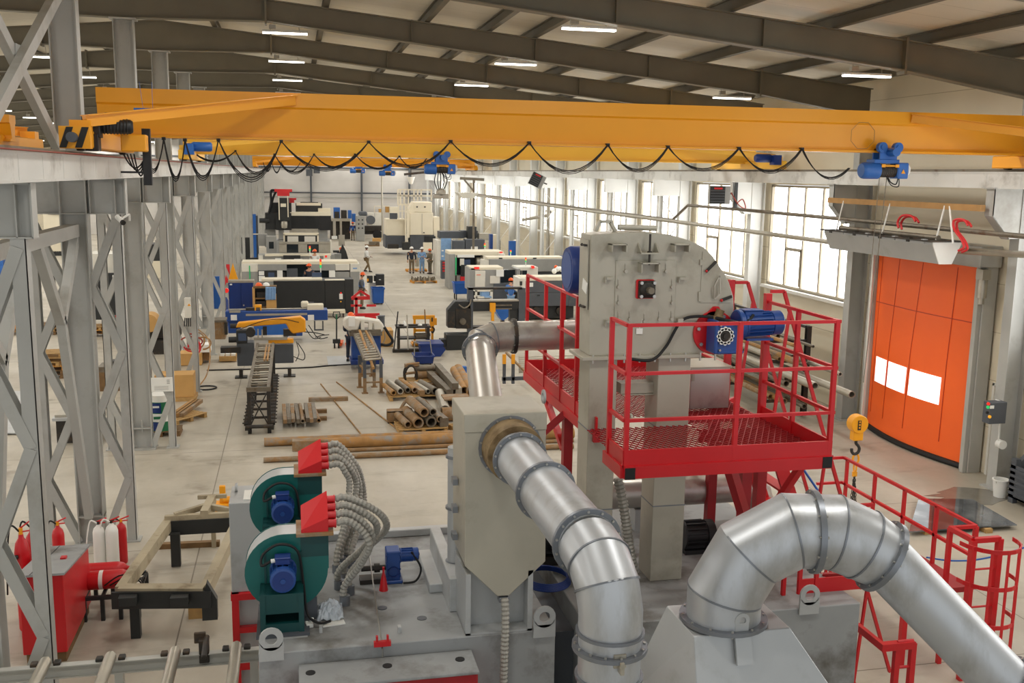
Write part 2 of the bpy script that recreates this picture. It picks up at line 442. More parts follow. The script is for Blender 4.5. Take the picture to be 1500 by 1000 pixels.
# windows of the far (left) wall
for k in range(1, len(FY)-1):
    f = MB(); y0, y1 = FY[k]+.6, FY[k+1]-.6
    if y1 > YB: continue
    for i in range(5): yy = y0+(y1-y0)*i/4; f.bb(XL-.1, XL+.02, yy-.03, yy+.03, 3.2, 6.6)
    f.bb(XL-.1, XL+.02, y0, y1, 3.2, 3.28); f.bb(XL-.1, XL+.02, y0, y1, 6.52, 6.6)
    fr = struct(f.build('window_%d' % n, PANEF, smooth=False)); n += 1
    p = MB(); p.bb(XL-.12, XL-.1, y0, y1, 3.23, 6.57); g = p.build('pane', WIN, fr, smooth=False); g['kind'] = 'structure'
for k in range(0, len(FY)-1):
    ya, yb = FY[k]-.6, FY[k]+.6
    wall_quad('wall_left', XL-.25, max(-6, ya), min(YB, yb), 3.2, 6.6, WALLM)

# --- columns of the right wall: H section with corbel; further on with a laced outer leg
def right_column(y, laced):
    b = MB()
    b.hbeam((15.86,y,0), (15.86,y,8.8 if y > 15 else 8.8), .3, .5, .022, .016, up=(1,0,0))
    b.box((15.86,y,.02), (.7,.5,.04))
    if not laced:
        b.prism([(0,6.83),(0,6.25),(.45,5.75),(.75,5.75),(.75,6.83)], (14.9,y-.13,0), (1,0,0), (0,0,1), (0,1,0), .012)
        b.prism([(0,6.83),(0,6.25),(.45,5.75),(.75,5.75),(.75,6.83)], (14.9,y+.13,0), (1,0,0), (0,0,1), (0,1,0), .012)
        b.bb(14.85, 15.62, y-.17, y+.17, 6.83, 6.86); b.bb(14.9, 14.92, y-.13, y+.13, 6.25, 6.83)
        b.bar((14.9,y,6.25), (15.37,y,5.74), .26, .015, up=(1,0,1))
    else:
        b.hbeam((14.8,y,0), (14.8,y,6.2), .24, .2, .016, .012, up=(1,0,0)); b.box((14.8,y,.02), (.4,.4,.04))
        b.bb(14.5, 15.65, y-.13, y+.13, 6.2, 6.86)
        z = .3; s = 0
        while z < 6.0:
            xa, xb = (14.9, 15.62) if s % 2 == 0 else (15.62, 14.9)
            b.bar((xa,y-.08,z), (xb,y-.08,min(z+.95,6.15)), .015, .11, up=(0,1,0)); z += .95; s += 1
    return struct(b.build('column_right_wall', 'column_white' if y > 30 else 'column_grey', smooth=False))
for y in FY[1:]:
    if y < YB: right_column(y, y > 38)

# --- the orange rapid roller door and its frame
d1 = struct(thing('door_1', 'tall orange roll-up fabric door with three clear window strips', 'door', (15.95,22.85,0)))
dx = 15.95
b = MB()
def bulge(y): return .28*math.sin(PI*(y-20.75)/4.2)
N_ = 16; ys = [20.75+4.2*i/N_ for i in range(N_+1)]
vs = []; fs = []
for i, y in enumerate(ys):
    for zz, f in ((.14,1),(2.5,.75),(5.02,.13)):
        vs.append((dx-bulge(y)*f,y,zz))
for i, y in enumerate(ys):
    for zz, f in ((.14,1),(2.5,.75),(5.02,.13)):
        vs.append((dx-bulge(y)*f+.02,y,zz))
m_ = (N_+1)*3
for i in range(N_):
    for j in range(2):
        a = i*3+j; fs += [(a,a+3,a+4,a+1), (m_+a,m_+a+1,m_+a+4,m_+a+3)]
for i in range(N_): fs += [(i*3,i*3+3,m_+i*3+3,m_+i*3),(i*3+2,i*3+5,m_+i*3+5,m_+i*3+2)]
fs += [(0,1,m_+1,m_),(1,2,m_+2,m_+1),(N_*3,N_*3+1,m_+N_*3+1,m_+N_*3),(N_*3+1,N_*3+2,m_+N_*3+2,m_+N_*3+1)]
b.add(vs, fs); b.build('curtain', 'orange_curtain', d1)
def cx(y, z):
    f = 1+(z-.14)/(2.36)*(-.25) if z < 2.5 else .75-(z-2.5)/2.4*.6
    return dx-bulge(y)*f
def cstrip(b, y0, y1, z0, z1, off, n=6, t=.008):
    """a strip lying on the bulged curtain"""
    for i in range(n):
        ya, yb = y0+(y1-y0)*i/n, y0+(y1-y0)*(i+1)/n
        lo = [(cx(ya,z0)-off,ya,z0),(cx(yb,z0)-off,yb,z0),(cx(yb,z1)-off,yb,z1),(cx(ya,z1)-off,ya,z1)]
        b.hull8(lo, [(p[0]-t,p[1],p[2]) for p in lo])
CL = mat('clear_strip_glow', (244,246,246), .25, var=.01, emit=1.2)  # daylight through the strips put in as a glow of their own
for y0, y1 in ((24.62,23.98),(23.86,22.95),(22.79,21.62)):
    w = MB(); cstrip(w, y1, y0, 1.42, 2.12, .004); o = w.build('door_window', CL, d1)
b = MB()
for y in (24.75, 23.92, 22.87, 21.5):
    for z0, z1 in ((.5,2.5),(2.5,4.9)): cstrip(b, y-.008, y+.008, z0, z1, .003, 1)
cstrip(b, 20.8, 24.9, 3.62, 3.64, .003, 10)
b.build('seam', 'orange_seam', d1)
b = MB()
pts = [(dx-bulge(y)-.02,y,.07) for y in ys]; b.tube(pts, .075, 8); b.build('bottom_seal', 'rubber', d1)
b = MB(); b.bb(15.86, 16.2, 20.4, 20.74, 0, 5.1); b.bb(15.86, 16.2, 24.96, 25.24, 0, 5.1); b.bb(15.74,15.86,20.44,20.56,0,5.1)
b.build('guide_frame', 'dark_iron' if 0 else 'steel_grey_paint', d1, bevel=.01)
b = MB(); b.bb(15.6, 16.2, 20.3, 25.3, 5.0, 5.5); b.build('roller_box', 'steel_grey_paint', d1, bevel=.02)
b = MB(); b.bb(15.8,15.9,24.98,25.06,0,5.0); b.build('white_strip', 'white_paint', d1)
b = MB(); b.cyl((15.72,20.3,4.75),(15.72,20.3,4.3),.11,n=12); b.box((15.72,20.3,4.85),(.22,.24,.24)); b.cyl((15.72,20.3,4.32),(15.72,20.3,4.15),.07,n=12)
o = b.build('drive_motor', 'pale_steel', d1)
# white pedestrian door beside it
d2 = struct(thing('door_2', 'narrow white pedestrian door', 'door', (XR,19.8,0)))
b = MB(); b.bb(XR+.02, XR+.08, 19.4, 20.2, .03, 2.2); b.build('door_leaf', 'white_paint', d2)
b = MB(); b.bb(XR-.03,XR+.1,19.33,19.4,0,2.26); b.bb(XR-.03,XR+.1,20.2,20.27,0,2.26); b.bb(XR-.03,XR+.1,19.33,20.27,2.2,2.27); b.build('door_frame', 'white_paint', d2)
b = MB(); b.tube([(XR-.05,19.5,1.0),(XR-.05,19.62,1.0)], .012, 6); b.box((XR,19.5,1.0),(.05,.03,.12)); b.build('door_handle', 'pale_steel', d2)

# --- long pipes on the right wall
def run(name, pts, r, mt, label, cat='pipe', group=None):
    b = MB(); b.tube(pts, r, 8); return tag(b.build(name, mt), label, cat, group)
run('service_pipe', [P(x,y,X=14.78 if x > 1090 else 14.55) for x, y in ((1520,348),(1245,321.7),(1097,308),(1008,300.5),(985,322),(840,303),(696,284))], .055, 'mill_steel', 'long brown service pipe running along the window wall above the sills', group=None)
run('heating_pipe', [P(x,y,X=15.25 if x > 1090 else 14.5) for x, y in ((1520,374),(1227,356),(1099,339),(993,325),(840,306),(690,285))], .075, 'pale_steel', 'thick light grey heating pipe running in front of the windows below the brown pipe')
# ================================================================== STEEL ROW ON THE LEFT, RUNWAYS, CRANES
def zig(b, xa, xb, y, z0, z1, n, t=.015, w=.1):
    h = (z1-z0)/n
    for i in range(n):
        e = y+(.005 if i % 2 else 0); p, q = ((xa,e,z0+i*h),(xb,e,z0+(i+1)*h)) if i % 2 == 0 else ((xb,e,z0+i*h),(xa,e,z0+(i+1)*h))
        b.bar(p, q, w, t, up=(0,1,0))
def laced_column(y, label, group=None, bracket=True):
    t = thing('laced_column', label, 'column', (XC,y,0), group)
    b = MB(); b.hbeam((XC,y,0), (XC,y,10.5), .3, .46, .022, .016, up=(1,0,0))
    b.box((XC,y,.02), (.62,.46,.04)); b.box((XC,y,.55), (.46,.28,.03)); b.box((XC,y-.1,.6),(.02,.08,.3)); b.bb(XC-.3, XC+.3, y-.2, y+.2, 10.46, 10.5)
    b.build('shaft', 'column_grey', t, smooth=False)
    for x, nm in ((-3.12,1),(-4.57,0)):
        b = MB(); b.bb(x-.085,x+.085,y-.1,y-.086,.03,6.2); b.bb(x+(.071 if nm else -.085),x+(.085 if nm else -.071),y-.1,y+.1,.03,6.2); b.bb(x-.085,x+.085,y+.086,y+.1,.03,6.2)
        b.box((x,y,.015),(.3,.3,.03)); b.build('leg', 'column_grey', t, smooth=False)
    for xa, xb in ((-3.6,-3.13),(-4.06,-4.56)):
        b = MB(); zig(b, xa, xb, y-.112, .06, 6.08, 5, .012, .14); zig(b, xa, xb, y+.112, .06, 6.08, 5, .012, .12)
        b.build('lacing', 'column_grey', t, smooth=False)
    b = MB(); b.hbeam((-4.75,y,6.5), (-2.95,y,6.5), .24, .64, .02, .03); b.box((-2.95,y,6.5),(.02,.24,.64)); b.box((-3.12,y,6.5),(.016,.24,.62)); b.box((-3.55,y,6.5),(.016,.24,.62)); b.box((-4.75,y,6.5),(.02,.24,.64))
    b.build('cross_beam', 'column_grey', t, smooth=False)
    return t
names = ['laced grey steel column closest to the camera, cut by the bottom edge beside the red cart',
 'laced grey steel column standing behind the row of fire extinguishers', 'laced grey steel column with a white sign and a drum standing behind it',
 'laced grey steel column beside the cardboard box and the hose loops', 'laced grey steel column carrying a small white electrical box']
for i, y in enumerate(FY[1:]):
    if y > YB: break
    if i < 5: laced_column(y, names[i], 'laced columns of the middle row')
    else: laced_column(y, 'narrow laced grey column among the far ones closing up towards the back wall', 'laced columns of the middle row')
def runway(x, face, y0, y1, label, z0=6.83, z1=7.17):
    t = thing('crane_runway_beam', label, 'beam', (x,y0,z0))
    b = MB(); b.bb(x-.16,x+.16,y0,y1,z1-.03,z1); b.bb(x-.16,x+.16,y0,y1,z0,z0+.03); b.bb(face-.012,face+.012,y0,y1,z0+.02,z1-.02)
    y = y0+.4
    while y < y1 and y < 60: b.box((face,y,(z0+z1)/2),(.03,.012,z1-z0-.06)); y += 1.1
    b.build('girder', 'runway_white', t, smooth=False)
    b = MB(); b.bb(x-.03,x+.03,y0,y1,z1,z1+.06); b.build('rail', 'mill_steel', t, smooth=False)
    if x < 0 and x > -4:
        b = MB()
        for k in range(3): b.tube([(face+.05+.02*k, y0, z1+.01), (face+.05+.02*k, y0+14, z1+.012), (face+.05+.02*k, y1, z1+.01)], .008, 5)
        b.build('conductor', 'copper_cable', t)
runway(-3.03, -2.9, -4, YB-.2, 'long pale crane runway beam on top of the middle column row, facing the machine aisle')
runway(-4.62, -4.75, -4, YB-.2, 'crane runway beam behind the other one on the middle column row, serving the neighbour bay')
runway(15.08, 14.95, -4, YB-.2, 'long pale crane runway beam along the window wall', 6.84, 7.2)
# portal brace between the first two columns, and the cross brace above it
ya, yb = FY[1], FY[2]
def flat(t, name, a, b_, w=.16, h=.2): m = MB(); m.bar(a, b_, w, h); return m.build(name, 'column_grey', t, smooth=False)
t = thing('portal_brace', 'grey portal brace spanning between the two columns closest to the camera', 'brace', (XC,(ya+yb)/2,4))
flat(t, 'strut', (XC,ya+.2,5.9), (XC,yb-.2,5.9), .2, .22)
for s, y in ((1,ya),(-1,yb)):
    j = (XC, y+s*1.55, 4.45)
    flat(t, 'strut', (XC,y+s*.25,.6), j, .14, .17); flat(t, 'strut', j, (XC,y+s*.12,5.75), .14, .17); flat(t, 'strut', j, (XC,y+s*2.85,5.82), .14, .17)
t = thing('cross_brace', 'grey diagonal cross brace above the crane runway, cut by the top edge', 'brace', (XC,(ya+yb)/2,8.4))
flat(t, 'diagonal', (XC-.04,ya+.15,10.1), (XC-.04,yb-.15,7.0), .12, .2); flat(t, 'diagonal', (XC+.1,ya+.15,6.9), (XC+.1,yb-.15,10.2), .12, .2)
g = MB(); g.box((XC+.02,(ya+yb)/2,8.55), (.04,.3,.36)); g.build('gusset', 'column_grey', t)

# ---- bridge cranes
def hoist(parent_label, x, y, z, s=1.0, hook=None, detail=True):
    t = thing('electric_hoist', parent_label, 'hoist', (x,y,z))
    b = MB(); b.lathe([(.13,-.52),(.15,-.5),(.165,-.44),(.165,-.16),(.13,-.14)], (x,y-.05,z-.38), (1,0,0), 18); b.build('motor_housing', 'hoist_blue', t)
    b = MB(); b.lathe([(.125,-.16),(.125,.22)], (x,y-.05,z-.38), (1,0,0), 18)
    for k in range(9): b.lathe([(.125,-.15+k*.04),(.132,-.135+k*.04),(.125,-.12+k*.04)], (x,y-.05,z-.38), (1,0,0), 14)
    b.build('drum', 'dark_iron', t)
    b = MB(); b.bb(x+.2,x+.44,y-.2,y+.1,z-.53,z-.22); b.lathe([(.14,.2),(.14,.3)], (x,y-.05,z-.38), (1,0,0), 16); b.build('gear_box', 'hoist_blue', t, bevel=.02)
    b = MB(); b.lathe([(.1,.44),(.12,.47),(.11,.5)], (x,y-.05,z-.36), (1,0,0), 14); b.build('end_cap', 'paper', t)
    b = MB(); b.bb(x-.16,x+.22,y-.19,y-.15,z-.3,z-.27); b.box((x-.12,y-.195,z-.285),(.08,.01,.06)); b.box((x+.18,y-.195,z-.285),(.08,.01,.06)); b.build('hazard_label', 'crane_yellow', t)
    b = MB(); b.prism([(0,0),(.09,0),(.045,.08)], (x+.27,y-.21,z-.43), (1,0,0), (0,0,1), (0,1,0), .012); b.build('warning_label', 'crane_yellow', t)
    b = MB(); b.bb(x-.18,x+.2,y-.14,y-.1,z-.22,z+.06); b.bb(x-.18,x+.2,y+.1,y+.14,z-.22,z+.06); b.bb(x-.3,x+.25,y-.16,y+.14,z-.24,z-.16); b.build('trolley_frame', 'hoist_blue', t, bevel=.01)
    for dx in (-.16,.18):
        b = MB(); b.cyl((x+dx,y-.2,z+.07),(x+dx,y-.1,z+.07),.1,n=16); b.cyl((x+dx,y-.22,z+.07),(x+dx,y-.2,z+.07),.05,n=12); b.build('wheel', 'hoist_blue', t)
    b = MB(); b.cyl((x+.04,y-.36,z-.02),(x+.04,y-.14,z-.02),.085,n=14); b.build('travel_motor', 'hoist_blue', t)
    if detail:
        b = MB(); b.tube(spline([(x+.28,y-.1,z-.52),(x+.24,y-.1,z-.64),(x+.12,y-.1,z-.6),(x+.05,y-.1,z-.5)],5), .012, 5); b.tube(spline([(x+.3,y-.1,z-.52),(x+.3,y-.1,z-.68),(x+.14,y-.1,z-.66),(x+.02,y-.1,z-.5)],5), .01, 5); b.build('cable', 'rubber', t)
    if hook:
        xh, zh = hook
        b = MB()
        for dx in (-.1,.06): b.tube([(x+dx,y-.05,z-.5),(xh+dx*.5,y-.05,zh+.3)], .008 if s == 1 else .014, 5)
        b.build('wire_rope', 'mill_steel', t)
    return t
def hook_block(label, x, y, z):
    t = thing('hook_block', label, 'hook', (x,y,z))
    b = MB(); b.cyl((x,y-.11,z),(x,y+.11,z),.19,n=22); b.box((x,y,z-.2),(.22,.16,.3)); b.build('sheave_cover', 'crane_yellow', t, bevel=.012)
    b = MB(); b.box((x-.02,y-.116,z-.01),(.07,.012,.2)); b.build('label_plate', 'black_paint', t)
    b = MB()
    for k, (dz, w) in enumerate(((.06,.03),(.0,.035),(-.06,.03))): b.box((x-.02,y-.125,z+dz),(w,.006,.034))
    b.build('number', 'crane_yellow', t)
    b = MB(); pts = [(x,y,z-.34),(x,y,z-.42),(x+.05,y,z-.47),(x+.085,y,z-.54),(x+.06,y,z-.62),(x-.02,y,z-.65),(x-.08,y,z-.6),(x-.09,y,z-.53)]
    b.tube(spline(pts,4), [.035]*(len(pts)*4-7+ -0) if 0 else .032, 8); b.build('hook', 'dark_iron', t)
    return t
def catenary_cables(t, pts, y, r=.012, n=10):
    for j in range(len(pts)-1):
        (xa,za),(xb,zb),d = pts[j][:2], pts[j+1][:2], pts[j][2]
        b = MB()
        for q in range(2):
            b.tube(sag((xa,y-.02*q,za),(xb,y-.02*q,zb), d+.02*q, n), r, 6)
        b.build('cable_loop', 'rubber', t)
def crane(Yc, zb, zt, mt, label, x0=-2.75, x1=14.8, truck=True, loops=None, strut=True, half=3.1, zr=7.23, far=None):
    far = half if far is None else far
    t = thing('bridge_crane', label, 'crane', ((x0+x1)/2,Yc,zb))
    b = MB(); h = zt-zb
    # profile of the girder: capped box on top, sloping webs, broad bottom flange
    prof = [(-.2,zt),(.2,zt),(.2,zt-h*.3),(.16,zt-h*.34),(.1,zb+.1),(.1,zb+.045),(.2,zb+.04),(.2,zb),(-.2,zb),(-.2,zb+.04),(-.1,zb+.045),(-.1,zb+.1),(-.16,zt-h*.34),(-.2,zt-h*.3)]
    b.prism([(a,c) for a, c in prof], (x0-.4,Yc,0), (0,1,0), (0,0,1), (1,0,0), x1-x0+.8)
    b.build('main_girder', mt, t, smooth=False)
    for xs, sg in ((x0-.15,1),(x1+.15,-1)):
        b = MB(); b.bb(xs-.14,xs+.14,Yc-half,Yc+far,zr+.04,zr+.3); b.build('end_truck', mt, t, bevel=.02)
        for yy in (Yc-half+.35, Yc+far-.35):
            w = MB(); w.cyl((xs-.05,yy,zr+.13),(xs+.05,yy,zr+.13),.125,n=16); w.build('wheel', 'dark_iron', t)
        if strut:
            for yy, nm in ((Yc-half+.45,0),(Yc+far-.45,1))[:1 if far < 2 else 2]:
                b = MB(); xe = xs+sg*2.95
                a1, b1 = (xs+sg*.05, yy, zr+.42), (xe, Yc+(-.2 if not nm else .2), zt-.12)
                b.bar(a1, b1, .1, .16); b.bar((a1[0],a1[1],a1[2]+.08),(b1[0],b1[1],b1[2]+.08), .22, .015); b.build('brace_arm', mt, t, smooth=False)
                b = MB(); b.box((xs,yy,zr+.36),(.26,.3,.14)); b.build('bracket', mt, t)
    return t
c1 = crane(18.2, 7.52, 8.32, 'crane_yellow', 'bright yellow bridge crane spanning the bay closest to the camera', half=3.3, far=1.0)
# drive unit of the near end truck on the left
xs = -2.9
b = MB(); b.bb(xs-.2,xs+.2,14.85,15.0,7.26,7.56); b.build('buffer_plate', 'crane_yellow', c1)
b = MB()
for k in range(2): b.prism([(0,0),(.09,0),(.19,.28),(.1,.28)], (xs-.2+k*.2,14.84,7.27), (1,0,0), (0,0,1), (0,1,0), .012)
b.build('hazard_stripe', 'hazard_black', c1); b = MB(); b.cyl((xs-.02,14.84,7.41),(xs-.02,14.72,7.41),.07,n=14); b.build('buffer', 'machine_slate', c1)
b = MB(); b.lathe([(.07,-.02),(.105,0),(.105,.4),(.08,.44)], (xs+.2,15.7,7.6), (1,0.12,0), 14)
for k in range(8): b.lathe([(.105,.03+k*.045),(.116,.035+k*.045),(.116,.05+k*.045),(.105,.055+k*.045)], (xs+.2,15.7,7.6), (1,.12,0), 12)
b.box((xs+.1,15.6,7.58),(.24,.24,.3)); b.box((xs+.36,15.74,7.75),(.2,.14,.09)); b.box((xs+.1,15.55,7.36),(.2,.22,.24))
b.build('travel_drive', 'black_paint', c1, bevel=.01)
b = MB(); b.bb(xs+.42,xs+.78,15.95,16.2,7.25,7.5); b.build('truck_cover', 'crane_yellow', c1, bevel=.015)
b = MB(); b.box((xs+.72,16.4,7.86),(.3,.1,.1)); b.tube([(xs+.7,16.4,7.9),(xs+.66,16.4,8.3)],.003,5); b.tube([(xs+.84,16.4,7.9),(xs+.84,16.4,8.3)],.003,5); b.build('limit_switch', 'hoist_blue', c1)
b = MB(); b.bb(xs+.68,xs+.8,16.25,16.35,6.75,7.6); b.bb(xs+.35,xs+.8,16.28,16.32,6.93,6.96)
for k in range(4): b.tube(sag((xs+.4+.05*k,16.3,7.22),(xs+.72,16.3,7.2),.2+.04*k,8),.012,5)
b.build('collector_arm', 'black_paint', c1)
b = MB(); b.bb(-2.45,-1.85,18.5,18.8,7.6,8.25); b.build('control_cabinet', 'steel_grey_paint', c1, bevel=.01)
b = MB(); oc = [(math.cos(PI/8+k*PI/4)*.27, math.sin(PI/8+k*PI/4)*.27) for k in range(8)]
b.tube([(10.93+p[0],18.0+.03-.06,7.84+p[1]) for p in oc]+[(10.93+oc[0][0],17.97,7.84+oc[0][1])], .006, 5); b.build('cut_out_edge', 'beam_wood', c1)
# festoon below the girder
tr = [(-2.0,7.5),( -1.15,7.5),(-.15,7.52),(1.35,7.5),(2.9,7.48),(4.55,7.5),(6.1,7.48),(7.5,7.46),(8.9,7.45),(10.2,7.45),(11.0,7.4)]
drp = [.5,.62,.36,.55,.55,.42,.5,.42,.5,.42]
pts = [(x,z,drp[i] if i < len(drp) else 0) for i, (x, z) in enumerate(tr)]
fx = [(205,),(258,),(320,)]
def fest(t, Y, pix, r=.011, zt=None):
    """cable loops hanging from trolleys under the bottom flange"""
    for i in range(len(pix)-1):
        a = P(pix[i][0], pix[i][1], Y=Y); c = P(pix[i+1][0], pix[i+1][1], Y=Y); low = P((pix[i][0]+pix[i+1][0])/2, pix[i][2], Y=Y)
        d = (a.z+c.z)/2-low.z; b = MB()
        for q in range(3): b.tube(sag(a+V((0,-.03*q,0)), c+V((0,-.03*q,0)), d*(1+.06*q), 12), r*(1-.15*q), 6)
        b.build('cable_loop', 'rubber', t)
        w = MB(); w.box(a+V((0,0,.0)), (.06,.1,.05)); w.build('cable_trolley', 'black_paint', t)
fest(c1, 18.0, [(206,203,248),(240,203,259),(271,205,258),(320,205,260),(412,207,246),(540,208,242),(660,207,240),(775,209,250),(890,212,248),(978,215,247),(1082,217,250),(1174,218,258),(1243,246,258)])
hoist('blue electric hoist on the nearest yellow crane, close to the orange door', P(1287,226,Y=18.2).x, 18.0, 7.55, 1, (11.3,2.6))
hb = hook_block('yellow hook block hanging on wire ropes in front of the orange door', P(1256,620,Y=17.95).x, 17.95, P(1256,620,Y=17.95).z)
xh, zh = hb.location.x, hb.location.z
t = thing('chain_sling', 'steel chain sling with yellow links hanging from the hook block', 'chain', (xh,17.95,zh-.66))
def chain(b, a, c, r=.02, pitch=.075):
    a, c = V(a), V(c); n = max(2, int((c-a).length/pitch)); d = (c-a)/n
    for i in range(n):
        o = a+d*i; dd, s, u = frame_of(d)
        w = s if i % 2 else u
        L = pitch*.62
        ring = [o+dd*(L*math.cos(k*PI/3)+L*.6)+w*(.024*math.sin(k*PI/3)) for k in range(7)]
        b.tube(ring, .008, 5)
b = MB()
L0 = zh-.66
b.tube([(xh+.02+.07*math.sin(k*PI/5),17.95,L0-.1+.11*math.cos(k*PI/5)) for k in range(11)],.022,6); b.tube([(xh+.02,17.95+.05*math.sin(k*PI/5),L0-.28+.1*math.cos(k*PI/5)) for k in range(11)],.02,6); b.box((xh+.02,17.95,L0-.42),(.09,.05,.1))
b.build('master_link', 'crane_yellow', t)
for dx_, dz_ in ((-.07,-1.15),(.0,-1.2),(.1,-1.1),(.05,-1.25)):
    b = MB(); chain(b, (xh+.02,17.95,L0-.45), (xh+.02+dx_,17.95+dx_*.4,L0+dz_)); b.build('chain_leg', 'dark_iron', t)
# crane 2 (window light put into its paler yellow), crane 3 at the back, crane of the neighbour bay
c2 = crane(31.6, 7.45, 8.1, 'crane_yellow_lit', 'second yellow bridge crane, paler in the window light, behind the one closest to the camera', half=2.6)
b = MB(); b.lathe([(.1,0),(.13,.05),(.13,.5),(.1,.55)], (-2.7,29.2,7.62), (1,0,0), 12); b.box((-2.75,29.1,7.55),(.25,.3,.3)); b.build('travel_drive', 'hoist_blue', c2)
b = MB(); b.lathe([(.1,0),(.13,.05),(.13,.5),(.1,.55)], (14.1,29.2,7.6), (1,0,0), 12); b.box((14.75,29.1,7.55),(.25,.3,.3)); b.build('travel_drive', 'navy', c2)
fest(c2, 31.4, [(275,215,235),(345,221,252),(402,226,252),(460,226,244),(520,226,246),(585,229,245),(625,232,250)], .016)
hoist('blue electric hoist with dangling wires on the second yellow crane', P(645,226,Y=31.5).x, 31.4, 7.5, 1, None)
xh2 = P(645,262,Y=31.4).x
t = thing('remote_hook', 'grey hook block with cables hanging below the second crane hoist', 'hook', (xh2,31.4,6.6))
b = MB()
for k in range(5): b.tube(spline([(xh2-.12+.06*k,31.4,7.05),(xh2-.2+.1*k,31.3,6.75),(xh2-.08+.04*k,31.4,6.45)],5),.016,5)
b.build('wire_rope', 'rubber', t)
b = MB(); b.lathe([(.08,-.1),(.15,-.07),(.15,.07),(.08,.1)], (xh2+.02,31.4,6.38), (0,1,0), 14); b.box((xh2+.02,31.4,6.28),(.5,.2,.14)); b.build('sheave_cover', 'pale_steel', t, bevel=.02)
c3 = crane(85, 7.42, 8.15, 'crane_yellow', 'farthest yellow bridge crane, short in view near the back wall', half=2.4)
fest(c3, 84.7, [(385,236,250),(398,238,252),(412,238,250),(440,238,246)], .03)
for px, lab, y in ((567,'small blue hoist far away on the farthest crane',85),(524,'dark blue hoist farthest away, just in front of the back wall',90)):
    o = hoist(lab, P(px,238,Y=y).x, y-.2, 7.42 if y == 85 else 7.6, 2, None, False)
    o.scale = (1.35,1.35,1.35)
b = MB(); 
c4 = crane(18.6, 7.42, 7.86, 'crane_yellow', 'yellow crane girder of the neighbour bay, seen between the laced columns', x0=-22.5, x1=-5.0, half=2.6)
# ================================================================== SHOT-BLAST PLANT IN THE FOREGROUND
def quad(b, pts, off):
    off = V(off); b.hull8(pts, [V(p)+off for p in pts]); return b
def seg(t, name, mt, pts, r, n=26, rings=None, **k):
    b = MB(); b.tube(pts, r, n); return b.build(name, mt, t, **k)
def bolts(b, c, d, r, n, s=.012, t=.02):
    d, sd, u = frame_of(d)
    for k in range(n):
        a = 2*PI*k/n+.2; p = V(c)+(sd*math.cos(a)+u*math.sin(a))*r; b.cyl(p-d*t/2, p+d*t/2, s, n=6)
    return b
def flange(t, c, d, r, w=.035, th=.03, nb=12, mt='flange_grey'):
    b = MB(); b.ring(c, d, r, w, th); f = b.build('flange', mt, t)
    if nb:
        q = MB(); bolts(q, c, d, r+w*.5, nb, .01, th+.025); q.build('bolt_ring', 'bolt_steel', f)['kind'] = 'stuff'
    return f
# ---- blast cabinet
ZD = 2.6; YF = 8.86; YBK = 11.72
cab = thing('blast_cabinet', 'large grey shot-blast cabinet whose flat dusty top carries the blowers and the tall elevator', 'machine', (1.5,10.2,0))
b = MB(); b.bb(-.4,2.43,YF,YBK,0,ZD); b.build('casing', 'deck_grey', cab, bevel=.008)
b = MB(); b.bb(2.75,5.75,YF,YBK+.6,0,ZD); b.build('casing', 'deck_grey', cab, bevel=.008)
b = MB(); b.bb(2.43,2.75,9.3,YBK,0,ZD-.25); b.build('recess_panel', 'machine_slate', cab)
b = MB(); b.bb(.2,2.2,YBK-.09,YBK+.02,ZD,ZD+.09); b.build('rear_kerb', 'sheet_grey', cab, bevel=.008)
pk = P(667,896,Z=ZD)
b = MB(); b.bb(pk.x-.06,pk.x+.06,pk.y,pk.y+1.5,ZD,ZD+.36); b.bb(pk.x-.2,pk.x+.06,pk.y+.5,pk.y+1.5,ZD,ZD+.1); b.build('side_kerb', 'sheet_grey', cab, bevel=.008)
def lug(parent, c, axis='x', s=1.0):
    b = MB(); n = 14; w, h, hole = .11*s, .26*s, .055*s
    out = [(-w,0),(w,0)]+[(w*math.cos(PI*k/n), h-w+w*math.sin(PI*k/n)+0) for k in range(n+1)]
    # a plate with a round eye: ring above, foot below
    ax = V((1,0,0)) if axis == 'x' else V((0,1,0)); az = V((0,1,0)) if axis == 'x' else V((1,0,0))
    b.pipe(V(c)+V((0,0,h-w))-az*.012, V(c)+V((0,0,h-w))+az*.012, w, hole, 20)
    b.prism([(-w,-.06),(w,-.06),(w,h-w-.02),(w*.6,h-w-w*.72),(-w*.6,h-w-w*.72),(-w,h-w-.02)], V(c)-az*.012, ax, (0,0,1), az, .024)
    return b.build('lifting_lug', 'sheet_grey', parent, smooth=False)
for px, py in ((398,963),(797,935),(1181,948)):
    q = P(px,py,Y=YF-.02); lug(cab, (q.x, YF-.02, ZD))
for px, py in ((428,905),(618,905),(560,890)):
    q = P(px,py,Z=ZD+.003); b = MB(); b.cyl((q.x,q.y,ZD),(q.x,q.y,ZD+.006),.05,n=14); b.build('deck_cover', 'machine_slate', cab)
for px in (470,585):
    q = P(px,925,Z=ZD); b = MB(); b.box((q.x,q.y,ZD+.03),(.03,.06,.06)); b.build('deck_cleat', 'sheet_grey', cab)
